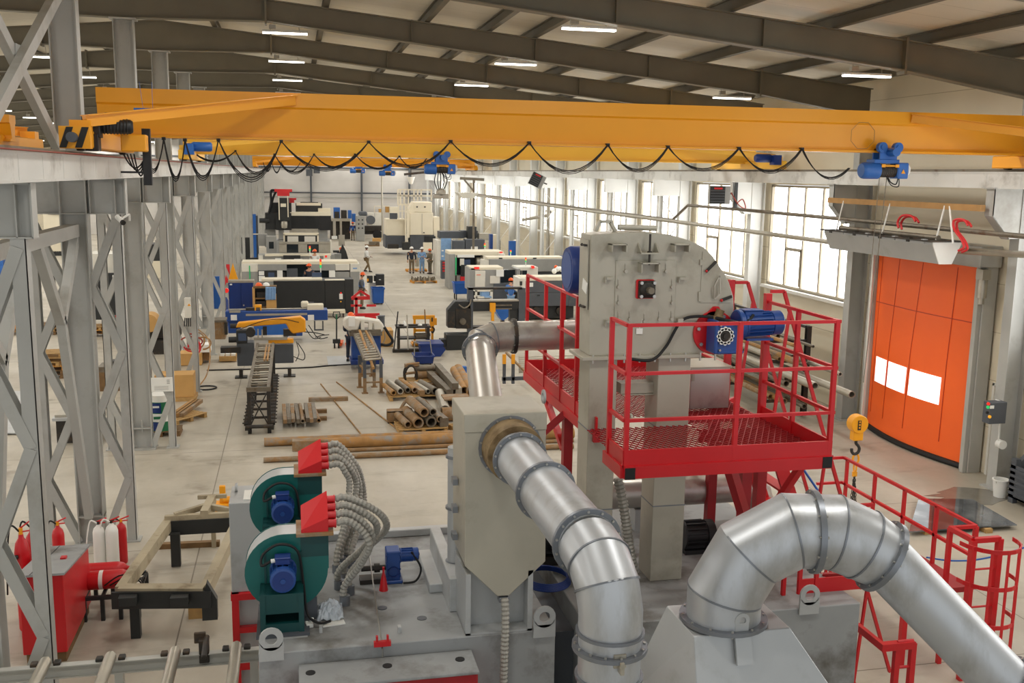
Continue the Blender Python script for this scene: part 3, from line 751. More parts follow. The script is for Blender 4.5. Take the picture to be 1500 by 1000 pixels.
# rear vestibule beside the blowers, standing on a red frame
a = P(335,735,Y=13.0); c_ = P(341,868,Y=13.0)
x0, x1 = P(337,800,Y=13.0).x, P(430,800,Y=13.0).x
z1, z0 = P(337,737,Y=13.0).z, P(341,868,Y=13.0).z
b = MB(); b.bb(x0,x1,13.0,13.75,z0,z1); b.build('vestibule', 'sheet_grey', cab, bevel=.01)
b = MB(); b.bb(x0+.18,x1,13.1,13.5,z1,z1+.012); b.build('vestibule_lid', 'paper', cab)
b = MB(); b.pipe((x0+.06,13.5,z1+.06),(x0+.09,13.5,z1+.06),.06,.03); b.build('lifting_lug', 'sheet_grey', cab)
rf = thing('red_stand', 'red tube frame under the grey vestibule beside the roller conveyor', 'frame', (x0+.2,13.0,0))
b = MB(); zb_ = 0
b.bb(x0,x0+.09,12.95,13.05,0,z0); b.bb(x0+.44,x0+.53,12.95,13.05,0,z0); b.build('post', 'red_paint', rf, smooth=False)
b = MB(); b.bb(x0-.01,x0+.55,12.94,13.06,z0-.09,z0); b.build('top_rail', 'red_paint', rf, smooth=False)
zz = P(345,922,Y=13).z; b = MB(); b.bb(x0+.05,x0+.5,12.96,13.04,zz-.04,zz+.04); b.build('rail', 'red_paint', rf, smooth=False)
zz = P(345,966,Y=13).z; b = MB(); b.bb(x0+.05,x0+.5,12.96,13.04,zz-.14,zz+.05); b.build('rail', 'red_paint', rf, smooth=False)
b = MB(); b.bb(x0+.09,x0+.44,13.06,13.08,.05,z0-.09); b.build('panel', 'sheet_grey', rf, smooth=False)
# red bin hung on the front
q0, q1 = P(439,970,Y=8.84), P(686,954,Y=8.84)
t = thing('feed_hopper', 'long red hopper with a grey lid on the front of the blast cabinet', 'hopper', ((q0.x+q1.x)/2,8.6,q0.z-.5))
zt = (q0.z+q1.z)/2
b = MB(); b.bb(q0.x,q1.x+.02,8.42,8.84,zt-.7,zt-.03); b.build('trough', 'red_dark', t, bevel=.01)
b = MB(); b.bb(q0.x-.01,q1.x+.03,8.4,8.84,zt-.03,zt); b.build('lid', 'deck_grey', t, bevel=.006)
for f in (.06,.5,.93):
    xx = q0.x+(q1.x-q0.x)*f; b = MB(); b.cyl((xx,8.66,zt),(xx,8.66,zt+.006),.045,n=14); b.build('lid_plug', 'rubber', t)
# steel rope with its little red clamp
q = P(560,950,Y=YF-.02)
t = thing('guy_rope', 'thin steel rope tied to a small red clamp on the cabinet edge', 'rope', (q.x,YF,ZD))
b = MB(); b.tube([(q.x,YF-.04,ZD-.03), P(541,815,Y=9.9)], .007, 5); b.tube([(q.x,YF-.04,ZD-.03),(q.x,YF-.04,2.49)], .007, 5); b.build('rope', 'bolt_steel', t)
b = MB(); b.box((q.x,YF-.03,ZD+.02),(.16,.04,.05)); b.box((q.x-.05,YF-.03,ZD+.06),(.02,.03,.08)); b.box((q.x+.05,YF-.03,ZD+.06),(.02,.03,.08)); b.build('clamp', 'red_paint', t)

# ---- the two blowers
def motor(t, c, d, r, L, mt='motor_blue', fins=14, fan=True, nm='motor'):
    """finned electric motor; c = drive end, d = towards the fan cowl"""
    c = V(c); d, sd, u = frame_of(d)
    b = MB(); b.lathe([(r*1.05,0),(r*1.05,L*.06),(r*.86,L*.07),(r*.86,L*.72),(r*.97,L*.73),(r*.97,L*.97),(r*.86,L)], c, d, 22)
    for k in range(fins):
        a = 2*PI*(k+.5)/fins; o = (sd*math.cos(a)+u*math.sin(a)); p = c+o*r*.9
        b.bar(p+d*L*.08, p+d*L*.7, r*.07, r*.22, up=o)
    m = b.build(nm, mt, t, angle=40)
    if fan:
        g = MB(); g.lathe([(r*.8,0),(r*.8,.004)], c+d*L, d, 20); g.build('fan_grille', 'navy', m)
        g = MB(); g.box(c+d*(L+.008), (r*.4,r*.4,r*.4)) if 0 else g.lathe([(r*.22,0),(r*.22,.014)], c+d*L, d, 6)
        g.build('cowl_hub', mt, m)
    return m
def blower(label, cpx, cpy, Y0, lab_hood):
    c = P(cpx, cpy, Y=Y0); s = 1.0
    t = thing('blower', label, 'blower', (c.x,Y0+.15,ZD)); x, z = c.x, c.z; R = .375
    n = 26
    prof = []
    for k in range(n+1):                      # volute outline, outlet upwards on the right
        a = PI*.5+PI*1.5*k/n; rr = R*(1.0+.10*k/n); prof.append((rr*math.cos(a), rr*math.sin(a)))
    prof += [(R*1.12,.0),(R*1.12,R*.92),(.15,R*.92),(.15,R*.995),(0,R)]
    pr = [p for i, p in enumerate(prof[:-1])]
    b = MB(); b.prism(pr, (x,Y0,z), (1,0,0), (0,0,1), (0,1,0), .012); b.prism(pr, (x,Y0+.3,z), (1,0,0), (0,0,1), (0,1,0), .012); b.build('side_plate', 'teal_paint', t, smooth=False)
    b = MB(); b.prism([(p[0]*.985,p[1]*.985) for p in pr], (x,Y0+.012,z), (1,0,0), (0,0,1), (0,1,0), .288); b.build('scroll', 'sheet_grey', t, angle=25)
    b = MB(); b.bb(x+.15,x+R*1.12,Y0-.002,Y0+.314,z+R*.35,z+R*.95); b.build('outlet_duct', 'teal_dark', t, smooth=False)
    # pedestal
    b = MB(); zp = z-.11
    b.bb(x-.24,x-.19,Y0-.3,Y0+.02,ZD,zp-.0); b.bb(x+.12,x+.17,Y0-.3,Y0+.02,ZD,zp); b.bb(x-.195,x+.125,Y0-.29,Y0+.02,zp-.2,zp-.004); b.bb(x-.195,x+.125,Y0-.29,Y0+.02,ZD+.03,ZD+.12); b.bb(x-.19,x+.12,Y0-.05,Y0,ZD+.1,zp-.2)
    b.build('pedestal', 'teal_dark', t, smooth=False)
    b = MB(); b.bb(x-.28,x+.22,Y0-.34,Y0+.4,ZD,ZD+.03); b.bb(x-.22,x+.3,Y0+.02,Y0+.3,ZD,z-.3); b.build('skid', 'machine_slate', t, smooth=False)
    for xx in (x-.19,x+.15): b = MB(); b.bb(xx-.01,xx+.01,Y0-.03,Y0,zp+.005,z+.2); b.build('strap', 'teal_dark', t, smooth=False)
    m = motor(t, (x-.02,Y0-.0,z-.02+.04), (0,-1,0), .125, .3)
    b = MB(); b.box((x-.02,Y0-.14,z+.17),(.14,.12,.06)); b.box((x-.02,Y0-.14,z+.205),(.15,.13,.02)); b.build('terminal_box', 'navy', m, bevel=.006)
    b = MB(); b.cyl((x-.09,Y0-.14,z+.17),(x-.13,Y0-.14,z+.165),.02,n=10); b.build('cable_gland', 'paper', m)
    b = MB(); b.tube(spline([(x-.13,Y0-.14,z+.165),(x-.22,Y0-.12,z+.12),(x-.2,Y0-.08,z+.22),(x-.05,Y0-.06,z+.3),(x+.12,Y0-.06,z+.22),(x+.17,Y0-.08,z-.1),(x+.2,Y0-.12,z-.4),(x+.3,Y0-.2,ZD+.06),(x+.42,Y0-.1,ZD+.02)],5), .014, 6); b.build('power_cable', 'rubber', t)
    # red discharge hood
    hx0, hx1, hy0, hy1, hz = x+.16, x+.42, Y0-.02, Y0+.34, z+R*.95+.03
    b = MB(); b.bb(hx0-.05,hx1+.05,hy0-.03,hy1+.03,hz-.035,hz); b.build('hood_flange', 'rust_steel', t, bevel=.004)
    b = MB(); b.hull8([(hx0,hy0,hz),(hx1,hy0,hz),(hx1,hy1,hz),(hx0,hy1,hz)], [(hx0,hy0,hz+.03),(hx1,hy0,hz+.14),(hx1,hy1,hz+.3),(hx0,hy1,hz+.16)]); hd = b.build('hood', 'red_paint', t, smooth=False)
    sp = []
    for k in range(4):
        yy = hy0+.06+k*.08; zz = hz+.06+.055*k
        b = MB(); b.cyl((hx1-.01,yy,zz),(hx1+.08,yy,zz),.04,n=14); b.ring((hx1+.07,yy,zz),(1,0,0),.04,.006,.014); b.build('spigot', 'red_paint', hd)
        sp.append(V((hx1+.08,yy,zz)))
    return t, sp
f1, s1 = blower('nearer teal blower with a round blue motor, in front on the cabinet top', 418, 836, 9.5, '')
f2, s2 = blower('farther teal blower, half hidden behind the other one', 417, 742, 11.1, '')
def hose(label, pts, r=.036, grp=None):
    p, rs = hose_rings(spline(pts, 10), r, .042, .24)
    b = MB(); b.tube(p, rs, 10); o = b.build('ribbed_hose', 'hose_grey', angle=18); return tag(o, label, 'hose', grp)
ends = [P(505,885,Z=ZD), P(512,870,Z=ZD), P(497,862,Z=ZD), P(506,852,Z=ZD), P(494,838,Z=ZD), P(500,828,Z=ZD), P(508,822,Z=ZD), P(515,830,Z=ZD)]
bul = [(541,800),(545,790),(552,775),(566,772),(512,708),(522,712),(527,720),(533,726)]
ORD = ['frontmost', 'second', 'third', 'rearmost']
for k in range(8):
    s = (s1+s2)[k]; e = ends[k]; y = s.y
    m = P(bul[k][0], bul[k][1], Y=y+.05*(k % 4))
    lab = '%s ribbed grey hose bending down from the red hood of the %s blower' % (ORD[k % 4], 'nearer' if k < 4 else 'farther')
    mid2 = V((m.x*.62+e.x*.38, m.y+.55*(e.y-m.y), m.z*.5+(e.z+.2)*.5))
    hose(lab, [s, s+V((.12,0,.01)), V((m.x*.8+s.x*.2,s.y,m.z*.4+s.z*.6)), m, mid2, e+V((.0,0,.2)), e], .04)
for k in range(3):
    pass
b = MB()
t = thing('hose_manifold', 'row of short grey pipe stubs where the ribbed hoses enter the deck', 'manifold', (ends[0].x,ends[0].y,ZD))
for e in ends:
    b = MB(); b.cyl((e.x,e.y,ZD),(e.x,e.y,ZD+.1),.055,n=14); b.build('stub', 'flange_grey', t)
# small gearmotor on the deck
q = P(576,852,Z=ZD)
t = thing('deck_gearmotor', 'small blue gearmotor lying on the cabinet top right of the hoses', 'motor', (q.x,q.y,ZD))
b = MB(); b.box((q.x,q.y+.06,ZD+.19),(.15,.2,.34)); b.box((q.x,q.y+.06,ZD+.02),(.2,.26,.04)); 
for sx in (-.07,.07):
    for k in range(4): b.box((q.x+sx,q.y-.045,ZD+.08+k*.08),(.02,.02,.03))
b.build('gear_case', 'motor_blue', t, bevel=.012)
b = MB(); b.ring((q.x,q.y-.05,ZD+.13),(0,1,0),.05,.012,.02,16); b.build('output_ring', 'navy', t)
motor(t, (q.x+.08,q.y+.06,ZD+.28), (1,0,.0), .075, .2)
b = MB(); b.cyl((q.x-.07,q.y+.06,ZD+.15),(q.x-.34,q.y+.06,ZD+.15),.03,n=12); b.cyl((q.x-.14,q.y+.06,ZD+.15),(q.x-.2,q.y+.06,ZD+.15),.05,n=14); b.bb(q.x-.36,q.x-.1,q.y-.02,q.y+.14,ZD,ZD+.05); b.build('shaft', 'dark_iron', t)
b = MB(); b.tube(spline([(q.x+.2,q.y,ZD+.33),(q.x+.3,q.y-.02,ZD+.15),(q.x+.24,q.y-.08,ZD+.03),(q.x+.1,q.y-.1,ZD+.02)],5),.012,6); b.build('power_cable','rubber',t)
q2 = P(562,864,Z=ZD)
b = MB(); b.lathe([(.005,0),(.05,.0),(.03,.12),(.012,.2),(.012,.26)], (q2.x,q2.y,ZD), (0,0,1), 10); tag(b.build('funnel', 'red_paint'), 'little red funnel standing on the deck beside the small gearmotor', 'funnel')
# crumpled plastic bag with papers
q = P(483,900,Z=ZD)
b = MB(); random.seed(4)
n = 12; vs = []
for i in range(n+1):
    for j in range(n+1):
        u, v = i/n-.5, j/n-.5; h = max(0, .12*(1-(2*abs(u))**2)*(1-(2*abs(v))**2))+random.uniform(0,.045); vs.append((q.x+u*.26, q.y+v*.36, ZD+.006+h))
b.add(vs, [(i*(n+1)+j,(i+1)*(n+1)+j,(i+1)*(n+1)+j+1,i*(n+1)+j+1) for i in range(n) for j in range(n)])
b.add([(v[0],v[1],ZD+.002) for v in vs], [(i*(n+1)+j+1,(i+1)*(n+1)+j+1,(i+1)*(n+1)+j,i*(n+1)+j) for i in range(n) for j in range(n)])
tag(b.build('plastic_bag', 'plastic_clear', smooth=False), 'crumpled clear plastic bag lying on the deck below the ribbed hoses', 'bag')
q = P(488,913,Z=ZD); b = MB(); b.box((q.x,q.y,ZD+.008),(.22,.12,.012),.15); tag(b.build('paper_sheet', 'paper'), 'white paper sheet in front of the crumpled plastic bag', 'paper')
q = P(453,917,Z=ZD); b = MB(); b.box((q.x,q.y,ZD+.02),(.07,.09,.04),.2); b.box((q.x+.03,q.y+.03,ZD+.05),(.03,.04,.04)); tag(b.build('paper_scrap', 'paper', bevel=.005), 'small white scrap at the foot of the nearer blower', 'paper')
q = P(435,930,Z=ZD); b = MB(); b.bb(q.x-.13,q.x+.1,q.y-.06,q.y+.06,ZD,ZD+.004); tag(b.build('cover_plate', 'sheet_grey'), 'pale rectangular plate lying flat on the deck before the blower', 'plate')

# ---- separator box
Ys = 8.88
pf = [(681,609),(800,604),(799,822),(746,872),(729,872),(681,829)]
fr = [P(x,y,Y=Ys) for x, y in pf]
sb = thing('separator_box', 'tall grey separator box with a V-shaped bottom and a rusty pipe collar', 'separator', (fr[0].x+.35,Ys+.35,ZD))
b = MB(); D = .72; n = len(fr)
ztop = max(fr[0].z, fr[1].z)
poly = [(fr[0].x,ztop),(fr[1].x,ztop),(fr[2].x,fr[2].z),(fr[3].x,fr[3].z),(fr[4].x,fr[3].z),(fr[5].x,fr[5].z)]
b.prism(poly, (0,Ys,0), (1,0,0), (0,0,1), (0,1,0), D); b.build('casing', 'casing_grey', sb, bevel=.006, smooth=False)
zl = P(681,634,Y=Ys).z
b = MB(); b.bb(fr[0].x-.008,fr[1].x+.008,Ys-.008,Ys+D+.008,zl,ztop+.01); b.build('lid', 'casing_grey', sb, bevel=.006, smooth=False)
b = MB(); q = P(798,588,Y=Ys+.4); b.pipe((q.x-.01,Ys+.45,ztop+.05),(q.x+.01,Ys+.45,ztop+.05),.07,.04); b.build('lifting_eye', 'sheet_grey', sb)
for k in range(3):
    zz = ztop-.75-k*.28; b = MB(); b.box((fr[0].x-.03,Ys+.4,zz),(.05,.12,.06)); b.build('latch', 'flange_grey', sb)
xs0, xs1 = P(682,900,Y=Ys).x, P(780,900,Y=Ys).x
b = MB(); w = .05
b.bb(xs0,xs0+w,Ys+.0,Ys+.65,ZD,ZD+.62); b.bb(xs1-w,xs1,Ys,Ys+.65,ZD,ZD+.62); b.bb(xs0,xs1,Ys+.18,Ys+.2,ZD,ZD+.62); b.bb(xs0,xs1,Ys,Ys+.65,ZD,ZD+.02)
b.build('stand', 'sheet_grey', sb, smooth=False)
b = MB(); b.prism([(.19*math.cos(PI+PI*k/14),.19*math.sin(PI+PI*k/14)) for k in range(15)], ((xs0+xs1)/2-.12,Ys+.15,ZD+.62), (1,0,0), (0,0,1), (0,1,0), .02); b.build('stand_gusset', 'sheet_grey', sb)
# left riser pipe
q = P(667,800,Y=9.9); b = MB(); b.tube([(q.x,9.9,ZD+.2),(q.x,9.9,ZD+1.6)], .085, 16); b.build('riser_pipe', 'sheet_grey', sb)
for zz in (ZD+.35,ZD+.95,ZD+1.5): flange(sb, (q.x,9.9,zz), (0,0,1), .085, .022, .025, 0)
# drain hose
q = P(737,873,Y=Ys+.04); e = P(731,1000,Y=8.75)
hose('ribbed grey drain hose hanging from the V-shaped bottom of the separator box', [(q.x,Ys-.03,q.z+.01), (q.x,8.8,q.z-.2), (q.x-.01,8.78,q.z-.5), (q.x-.02,8.78,q.z-1.2), (q.x-.02,8.78,q.z-2.2),(q.x-.02,8.78,.05)], .042)
b = MB(); b.box((q.x,Ys+.04,q.z-.02),(.1,.1,.05)); b.build('outlet', 'flange_grey', sb, bevel=.006)

# ---- front duct: from the separator towards the viewer, then down
R1 = .225
d1_ = thing('suction_duct', 'galvanised duct running from the separator box to a downward elbow', 'duct', tuple(P(894,914,Y=6.25)))
A = P(747,654,Y=Ys); B_ = P(862,797,Y=6.62); Vt = P(894,914,Y=6.22)
dirv = (B_-A).normalized()
b = MB(); b.tube([A+dirv*-.05, A+dirv*.24], [R1*1.24,R1*1.22], 30); b.build('collar', 'rust_collar', d1_)
flange(d1_, A+dirv*-.0, dirv, R1*1.22, .03, .02, 14)
L_ = (B_-A).length
b = MB(); b.tube([A+dirv*.2, A+dirv*L_*.52], R1*.96, 30); b.build('pipe', 'galvanised', d1_)
b = MB(); b.tube([A+dirv*L_*.52, A+dirv*L_], R1, 30); b.build('pipe', 'galvanised', d1_)
for f, wd in ((.16,.03),(.52,.035),(.985,.04)): flange(d1_, A+dirv*L_*f, dirv, R1*1.0, wd, .03, 14)
# mitred elbow
end = V((Vt.x, Vt.y, Vt.z+.1)); mid = V((Vt.x, Vt.y, B_.z+.0))
elb = [B_]
for k in (1,2):
    tt = k/3; elb.append((1-tt)**2*B_+2*tt*(1-tt)*(B_+dirv*.42)+tt*tt*end)
elb.append(end)
for k in range(3):
    p = [elb[k], elb[k+1]]; pre = [] 
b = MB(); b.tube(elb+[V((end.x,end.y,end.z-.12))], R1, 30); b.build('elbow', 'galvanised', d1_, angle=18)
for k in (1,2):
    tdir = (elb[k+1]-elb[k-1]).normalized(); b = MB(); b.ring(elb[k], tdir, R1*1.0, .012, .014, 30); b.build('seam', 'flange_grey', d1_)
z_ = P(892,866,Y=6.22).z
b = MB(); b.tube([(end.x,end.y,end.z-.1),(end.x,end.y,0.02)], R1*.98, 30); b.build('down_pipe', 'galvanised', d1_)
for py in (921,943,985):
    q = P(893,py,Y=6.22+.02); flange(d1_, (end.x,end.y,q.z), (0,0,1), R1*.98, .022 if py != 943 else .045, .02 if py != 943 else .03, 0 if py != 943 else 14)
q = P(908,968,Y=6.0); b = MB(); b.box((q.x,end.y-R1*.95,q.z),(.09,.03,.1)); b.box((q.x+.0,end.y-R1-.03,q.z-.03),(.03,.06,.09)); b.cyl((q.x,end.y-R1-.06,q.z-.02),(q.x,end.y-R1-.0,q.z-.02),.018,n=8); b.build('damper_handle', 'pale_steel', d1_, bevel=.004)
b = MB(); b.bb(end.x-.35,end.x+.35,end.y-.35,end.y+.35,0,.05); b.build('foot_plate', 'flange_grey', d1_)

# ---- rear duct: from behind the tower to the elbow and down into the separator
R2 = .178
d2_ = thing('cross_duct', 'shiny stainless duct with an elbow, passing behind the red railing to the separator box', 'duct', tuple(P(715,490,Y=11.5)))
a = P(850,489,Y=11.5); b1 = P(752,492,Y=11.5); e1 = P(703,512,Y=11.35); e2 = V((fr[0].x+.36, Ys+D-.02, 4.56))
b = MB(); b.tube([V((a.x+.9,11.5,a.z)), b1], R2, 28); b.build('pipe', 'stainless', d2_)
dv = (e2-e1).normalized(); corner = V((e1.x-.02, 11.5, b1.z))
pts = [b1]
for k in (1,2):
    tt = k/3; pts.append((1-tt)**2*b1+2*tt*(1-tt)*corner+tt*tt*e1)
pts.append(e1)
b = MB(); b.tube(pts, R2*1.02, 28); b.build('elbow', 'stainless', d2_, angle=18)
for k in (1,2):
    b = MB(); b.ring(pts[k], (pts[k+1]-pts[k-1]), R2*1.02, .008, .012, 28); b.build('seam', 'flange_grey', d2_)
flange(d2_, b1, (1,0,0), R2, .035, .04, 10, 'dark_iron'); flange(d2_, e1, dv, R2, .035, .035, 10)
b = MB(); b.tube([e1, e2], R2*.97, 28); b.build('pipe', 'stainless', d2_)

# ---- bucket elevator
Yt = 9.8; Dt = .38
el = thing('bucket_elevator', 'tall grey bucket elevator with a rounded head, standing behind the red railing', 'elevator', (P(930,600,Y=Yt).x,Yt+.2,ZD))
for i, (xa, xb, ytop) in enumerate(((862,902,525),(962,1009,525))):
    X0, X1 = P(xa,600,Y=Yt).x, P(xb,600,Y=Yt).x; Zt = P(900,526,Y=Yt).z
    b = MB(); b.bb(X0,X1,Yt,Yt+Dt,ZD-.6 if 0 else ZD,Zt); b.build('leg', 'casing_grey', el, bevel=.006, smooth=False)
    for zz in (P(900,628,Y=Yt).z, P(900,745,Y=Yt).z): b = MB(); b.bb(X0-.004,X1+.004,Yt-.004,Yt+Dt,zz-.006,zz+.006); b.build('leg_seam', 'flange_grey', el, smooth=False)
    if i == 0: LX0 = X0
    else: RX1 = X1
hp = [(863,521),(866,344),(905,341),(945,340),(983,344),(1010,352),(1031,362),(1044,375),(1054,390),(1062,402),(1068,414),(1074,434),(1075,452),(1071,470),(1050,505),(1022,521)]
hw = [P(x,y,Y=Yt) for x, y in hp]
b = MB(); b.prism([(p.x,p.z) for p in hw], (0,Yt,0), (1,0,0), (0,0,1), (0,1,0), Dt); b.build('head_casing', 'casing_grey', el, bevel=.005, angle=30)
fz = P(900,522,Y=Yt).z
b = MB(); b.bb(LX0-.1,RX1+.08,Yt-.07,Yt+Dt+.07,fz-.025,fz+.012); b.build('head_flange', 'casing_grey', el, bevel=.004)
b = MB()
for k in range(9): b.cyl((LX0+.02+k*.17,Yt-.045,fz-.06),(LX0+.02+k*.17,Yt-.045,fz+.03),.011,n=6)
b.build('flange_bolts', 'bolt_steel', el)
def fp(x, y, off=0.0): p = P(x, y, Y=Yt-off); return V((p.x, Yt-off, p.z))
# bolted front plate with studs
a, c_ = fp(902,381), fp(987,474)
b = MB(); b.bb(a.x,c_.x,Yt-.012,Yt,c_.z,a.z); b.build('cover_plate', 'casing_grey', el, bevel=.004)
for px, py in ((916,397),(975,397),(905.5,420),(984,420),(905.5,443),(984,443),(905.5,467),(922,467),(965,467),(983,467),(943.5,470)):
    b = MB(); q = fp(px,py,.012); b.box((q.x,Yt-.014,q.z+.06),(.014,.006,.05)); b.bar((q.x,Yt-.02,q.z+.07),(q.x,Yt-.02,q.z),.008,.008); b.cyl((q.x,Yt-.045,q.z),(q.x,Yt-.01,q.z),.019,n=8); b.build('clamp_bolt', 'pale_steel', el)
q = fp(945.5,423,.012)
b = MB(); b.box((q.x-.01,Yt-.025,q.z),(.2,.03,.2)); b.build('bearing_backing', 'red_paint', el, bevel=.012)
b = MB(); b.box((q.x,Yt-.05,q.z),(.18,.04,.18)); b.lathe([(.085,0),(.08,.03),(.055,.04),(.055,.05)], (q.x,Yt-.07,q.z), (0,-1,0), 20); brg = b.build('bearing', 'dark_iron', el, bevel=.01)
b = MB(); b.cyl((q.x,Yt-.1,q.z),(q.x,Yt-.2,q.z),.034,n=16); b.build('shaft_end', 'mill_steel', brg)
b = MB()
for sx in (-.07,.07):
    for sz in (-.07,.07): b.cyl((q.x+sx,Yt-.07,q.z+sz),(q.x+sx,Yt-.1,q.z+sz),.018,n=8)
b.build('bearing_bolts', 'bolt_steel', brg)
for px in (902,993):
    q = fp(px,361); b = MB(); b.bb(q.x-.085,q.x+.085,Yt-.13,Yt,q.z+.02,q.z+.034); b.bb(q.x-.085,q.x-.07,Yt-.13,Yt,q.z-.05,q.z+.034); b.bb(q.x+.07,q.x+.085,Yt-.13,Yt,q.z-.05,q.z+.034); b.build('step_bracket', 'casing_grey', el, bevel=.003, smooth=False)
q = fp(947,368); b = MB(); b.bb(q.x-.1,q.x+.1,Yt-.13,Yt,q.z-.02,q.z-.006); b.prism([(0,0),(.12,0),(0,.1)], (q.x-.1,Yt,q.z-.01), (0,-1,0), (0,0,1), (1,0,0), .012); b.prism([(0,0),(.12,0),(0,.1)], (q.x+.09,Yt,q.z-.01), (0,-1,0), (0,0,1), (1,0,0), .012); b.build('take_up_bracket', 'casing_grey', el, smooth=False)
q = fp(947,388); b = MB(); b.bb(q.x-.1,q.x+.1,Yt-.13,Yt,q.z+.02,q.z+.034); b.bb(q.x-.1,q.x-.088,Yt-.13,Yt,q.z-.07,q.z+.03); b.bb(q.x+.088,q.x+.1,Yt-.13,Yt,q.z-.07,q.z+.03); b.build('take_up_bracket', 'casing_grey', el, smooth=False)
b = MB(); q = fp(949,342); q2 = fp(947,387); b.cyl((q.x,Yt-.075,q.z),(q.x,Yt-.075,q2.z),.012,n=8); b.cyl((q.x,Yt-.075,fp(0,372).z),(q.x,Yt-.075,fp(0,369).z),.026,n=6); b.build('take_up_screw', 'dark_iron', el)
for px, py in ((891,408),(998,408),(891,471)):
    q = fp(px,py); b = MB(); b.bb(q.x-.04,q.x+.04,Yt-.05,Yt,q.z-.005,q.z+.02); b.bb(q.x-.045,q.x-.035,Yt-.05,Yt,q.z-.04,q.z+.02); b.build('stop_block', 'casing_grey', el, smooth=False)
# inspection door on the curved side
dp = [(1029,368),(1025,443),(1070,443),(1072,436),(1064,414),(1055,399),(1043,383)]
b = MB(); dq = [fp(x,y) for x, y in dp]; b.prism([(p.x,p.z) for p in dq], (0,Yt-.008,0), (1,0,0), (0,0,1), (0,1,0), .012); dr = b.build('inspection_door', 'casing_grey', el, smooth=False)
b = MB(); b.path([fp(1046,437,.03),fp(1046,420,.05),fp(1054,404,.05),fp(1055,430,.05),fp(1047,438,.03)], .014, .014); b.build('door_handle', 'pale_steel', dr)
b = MB(); b.bar(fp(1034,398,.02), fp(1049,383,.02), .012, .03); b.bar(fp(1056,440,.02), fp(1072,434,.02), .012, .03); b.build('latch', 'dark_iron', dr)
b = MB(); b.ball(fp(1035,397,.035), .014); b.ball(fp(1057,440,.035), .016); b.build('latch_knob', 'red_paint', dr)
b = MB(); b.bar(fp(1027,380,.01), fp(1027,388,.01), .03, .02); b.bar(fp(1025,427,.01), fp(1025,441,.01), .03, .02); b.build('hinge', 'casing_grey', dr)
# hatch on the left flank
xl = fp(863,440).x
b = MB(); b.bb(xl-.012,xl,Yt+.05,Yt+Dt-.03,P(860,455,Y=Yt).z,P(860,352,Y=Yt).z); hh = b.build('side_hatch', 'casing_grey', el, smooth=False)
b = MB()
for py in (360,451): zz = P(860,py,Y=Yt).z; b.box((xl-.03,Yt+.12,zz),(.03,.1,.02)); b.ball((xl-.035,Yt+.2,zz),.016)
b.build('latch', 'dark_iron', hh)
b = MB(); q = P(855,418,X=xl-.014); b.box((xl-.016,Yt+.12,q.z),(.006,.16,.12), R=Matrix.Rotation(.25,3,'X')); b.build('tag_card', 'paper', hh)
# things on top of the head
b = MB(); q = fp(893,340); zt = q.z; b.path([(q.x-.1,Yt+.18,zt),(q.x-.05,Yt+.18,zt+.1),(q.x+.06,Yt+.18,zt+.1),(q.x+.12,Yt+.18,zt)], .06, .03); b.build('lifting_handle', 'casing_grey', el)
b = MB(); q = fp(912,338); b.cyl((q.x,Yt+.15,q.z+.03),(q.x+.42,Yt+.15,q.z+.02),.03,n=12); b.build('top_roll', 'casing_grey', el)
# big blue fan disc behind the left flank
q = P(846,395,Y=10.5); b = MB(); b.lathe([(.24,0),(.26,.04),(.26,.2),(.2,.24)], (q.x-.12,10.5,q.z), (1,0,0), 26); mo = b.build('head_motor', 'navy', el)
b = MB(); b.lathe([(.2,0),(.2,.01)], (q.x-.125,10.5,q.z), (1,0,0), 22); b.build('fan_grille', 'motor_blue', mo)
# drive: red flange plate, gearbox, motor
q = fp(1046,487,.02); rc = V((q.x,Yt-.03,q.z))
b = MB(); pts_ = [(.235*math.cos(a), .235*math.sin(a)) for a in [PI*2*k/28 for k in range(28)]]
pts_[4:10] = [(.2,.16),(.1,.27),(.0,.285),(-.06,.27)] if 0 else pts_[4:10]
b.prism(pts_, (rc.x,Yt-.03,rc.z), (1,0,0), (0,0,1), (0,1,0), .03); b.prism([(-.12,.18),(.1,.18),(.04,.28),(-.02,.28)], (rc.x,Yt-.03,rc.z), (1,0,0), (0,0,1), (0,1,0), .03); rp_ = b.build('drive_plate', 'red_paint', el, bevel=.003)
b = MB(); bolts(b, (rc.x,Yt-.04,rc.z), (0,1,0), .195, 7, .02, .04); b.build('plate_bolts', 'bolt_steel', rp_)
g0, g1 = fp(1040,469,.1), fp(1077,512,.1)
b = MB(); b.bb(g0.x,g1.x,Yt-.26,Yt-.03,g1.z,g0.z); b.bb(g0.x-.015,g0.x+.03,Yt-.28,Yt-.05,g1.z-.01,g0.z+.02); b.bb(g0.x+.02,g1.x+.02,Yt-.275,Yt-.24,g1.z-.015,g1.z+.02); gb = b.build('gearbox', 'motor_blue', el, bevel=.012)
q = fp(1062,492,.27); b = MB()
n = 30; b.pipe((q.x,Yt-.285,q.z),(q.x,Yt-.262,q.z),.085,.06,30)
for k in range(12):
    a = 2*PI*k/12; b.cyl((q.x+.082*math.cos(a),Yt-.285,q.z+.082*math.sin(a)),(q.x+.082*math.cos(a),Yt-.262,q.z+.082*math.sin(a)),.018,n=8)
b.build('output_flange', 'paper', gb)
b = MB(); b.lathe([(.06,0),(.05,.02),(.03,.02),(.03,.04)], (q.x,Yt-.262,q.z), (0,-1,0), 18); b.build('hollow_shaft', 'dark_iron', gb)
b = MB()
for sx in (g0.x+.05,g1.x-.03):
    for sz in (g0.z-.03,g1.z+.03): b.cyl((sx,Yt-.28,sz),(sx,Yt-.25,sz),.013,n=6)
b.build('gearbox_bolts', 'pale_steel', gb)
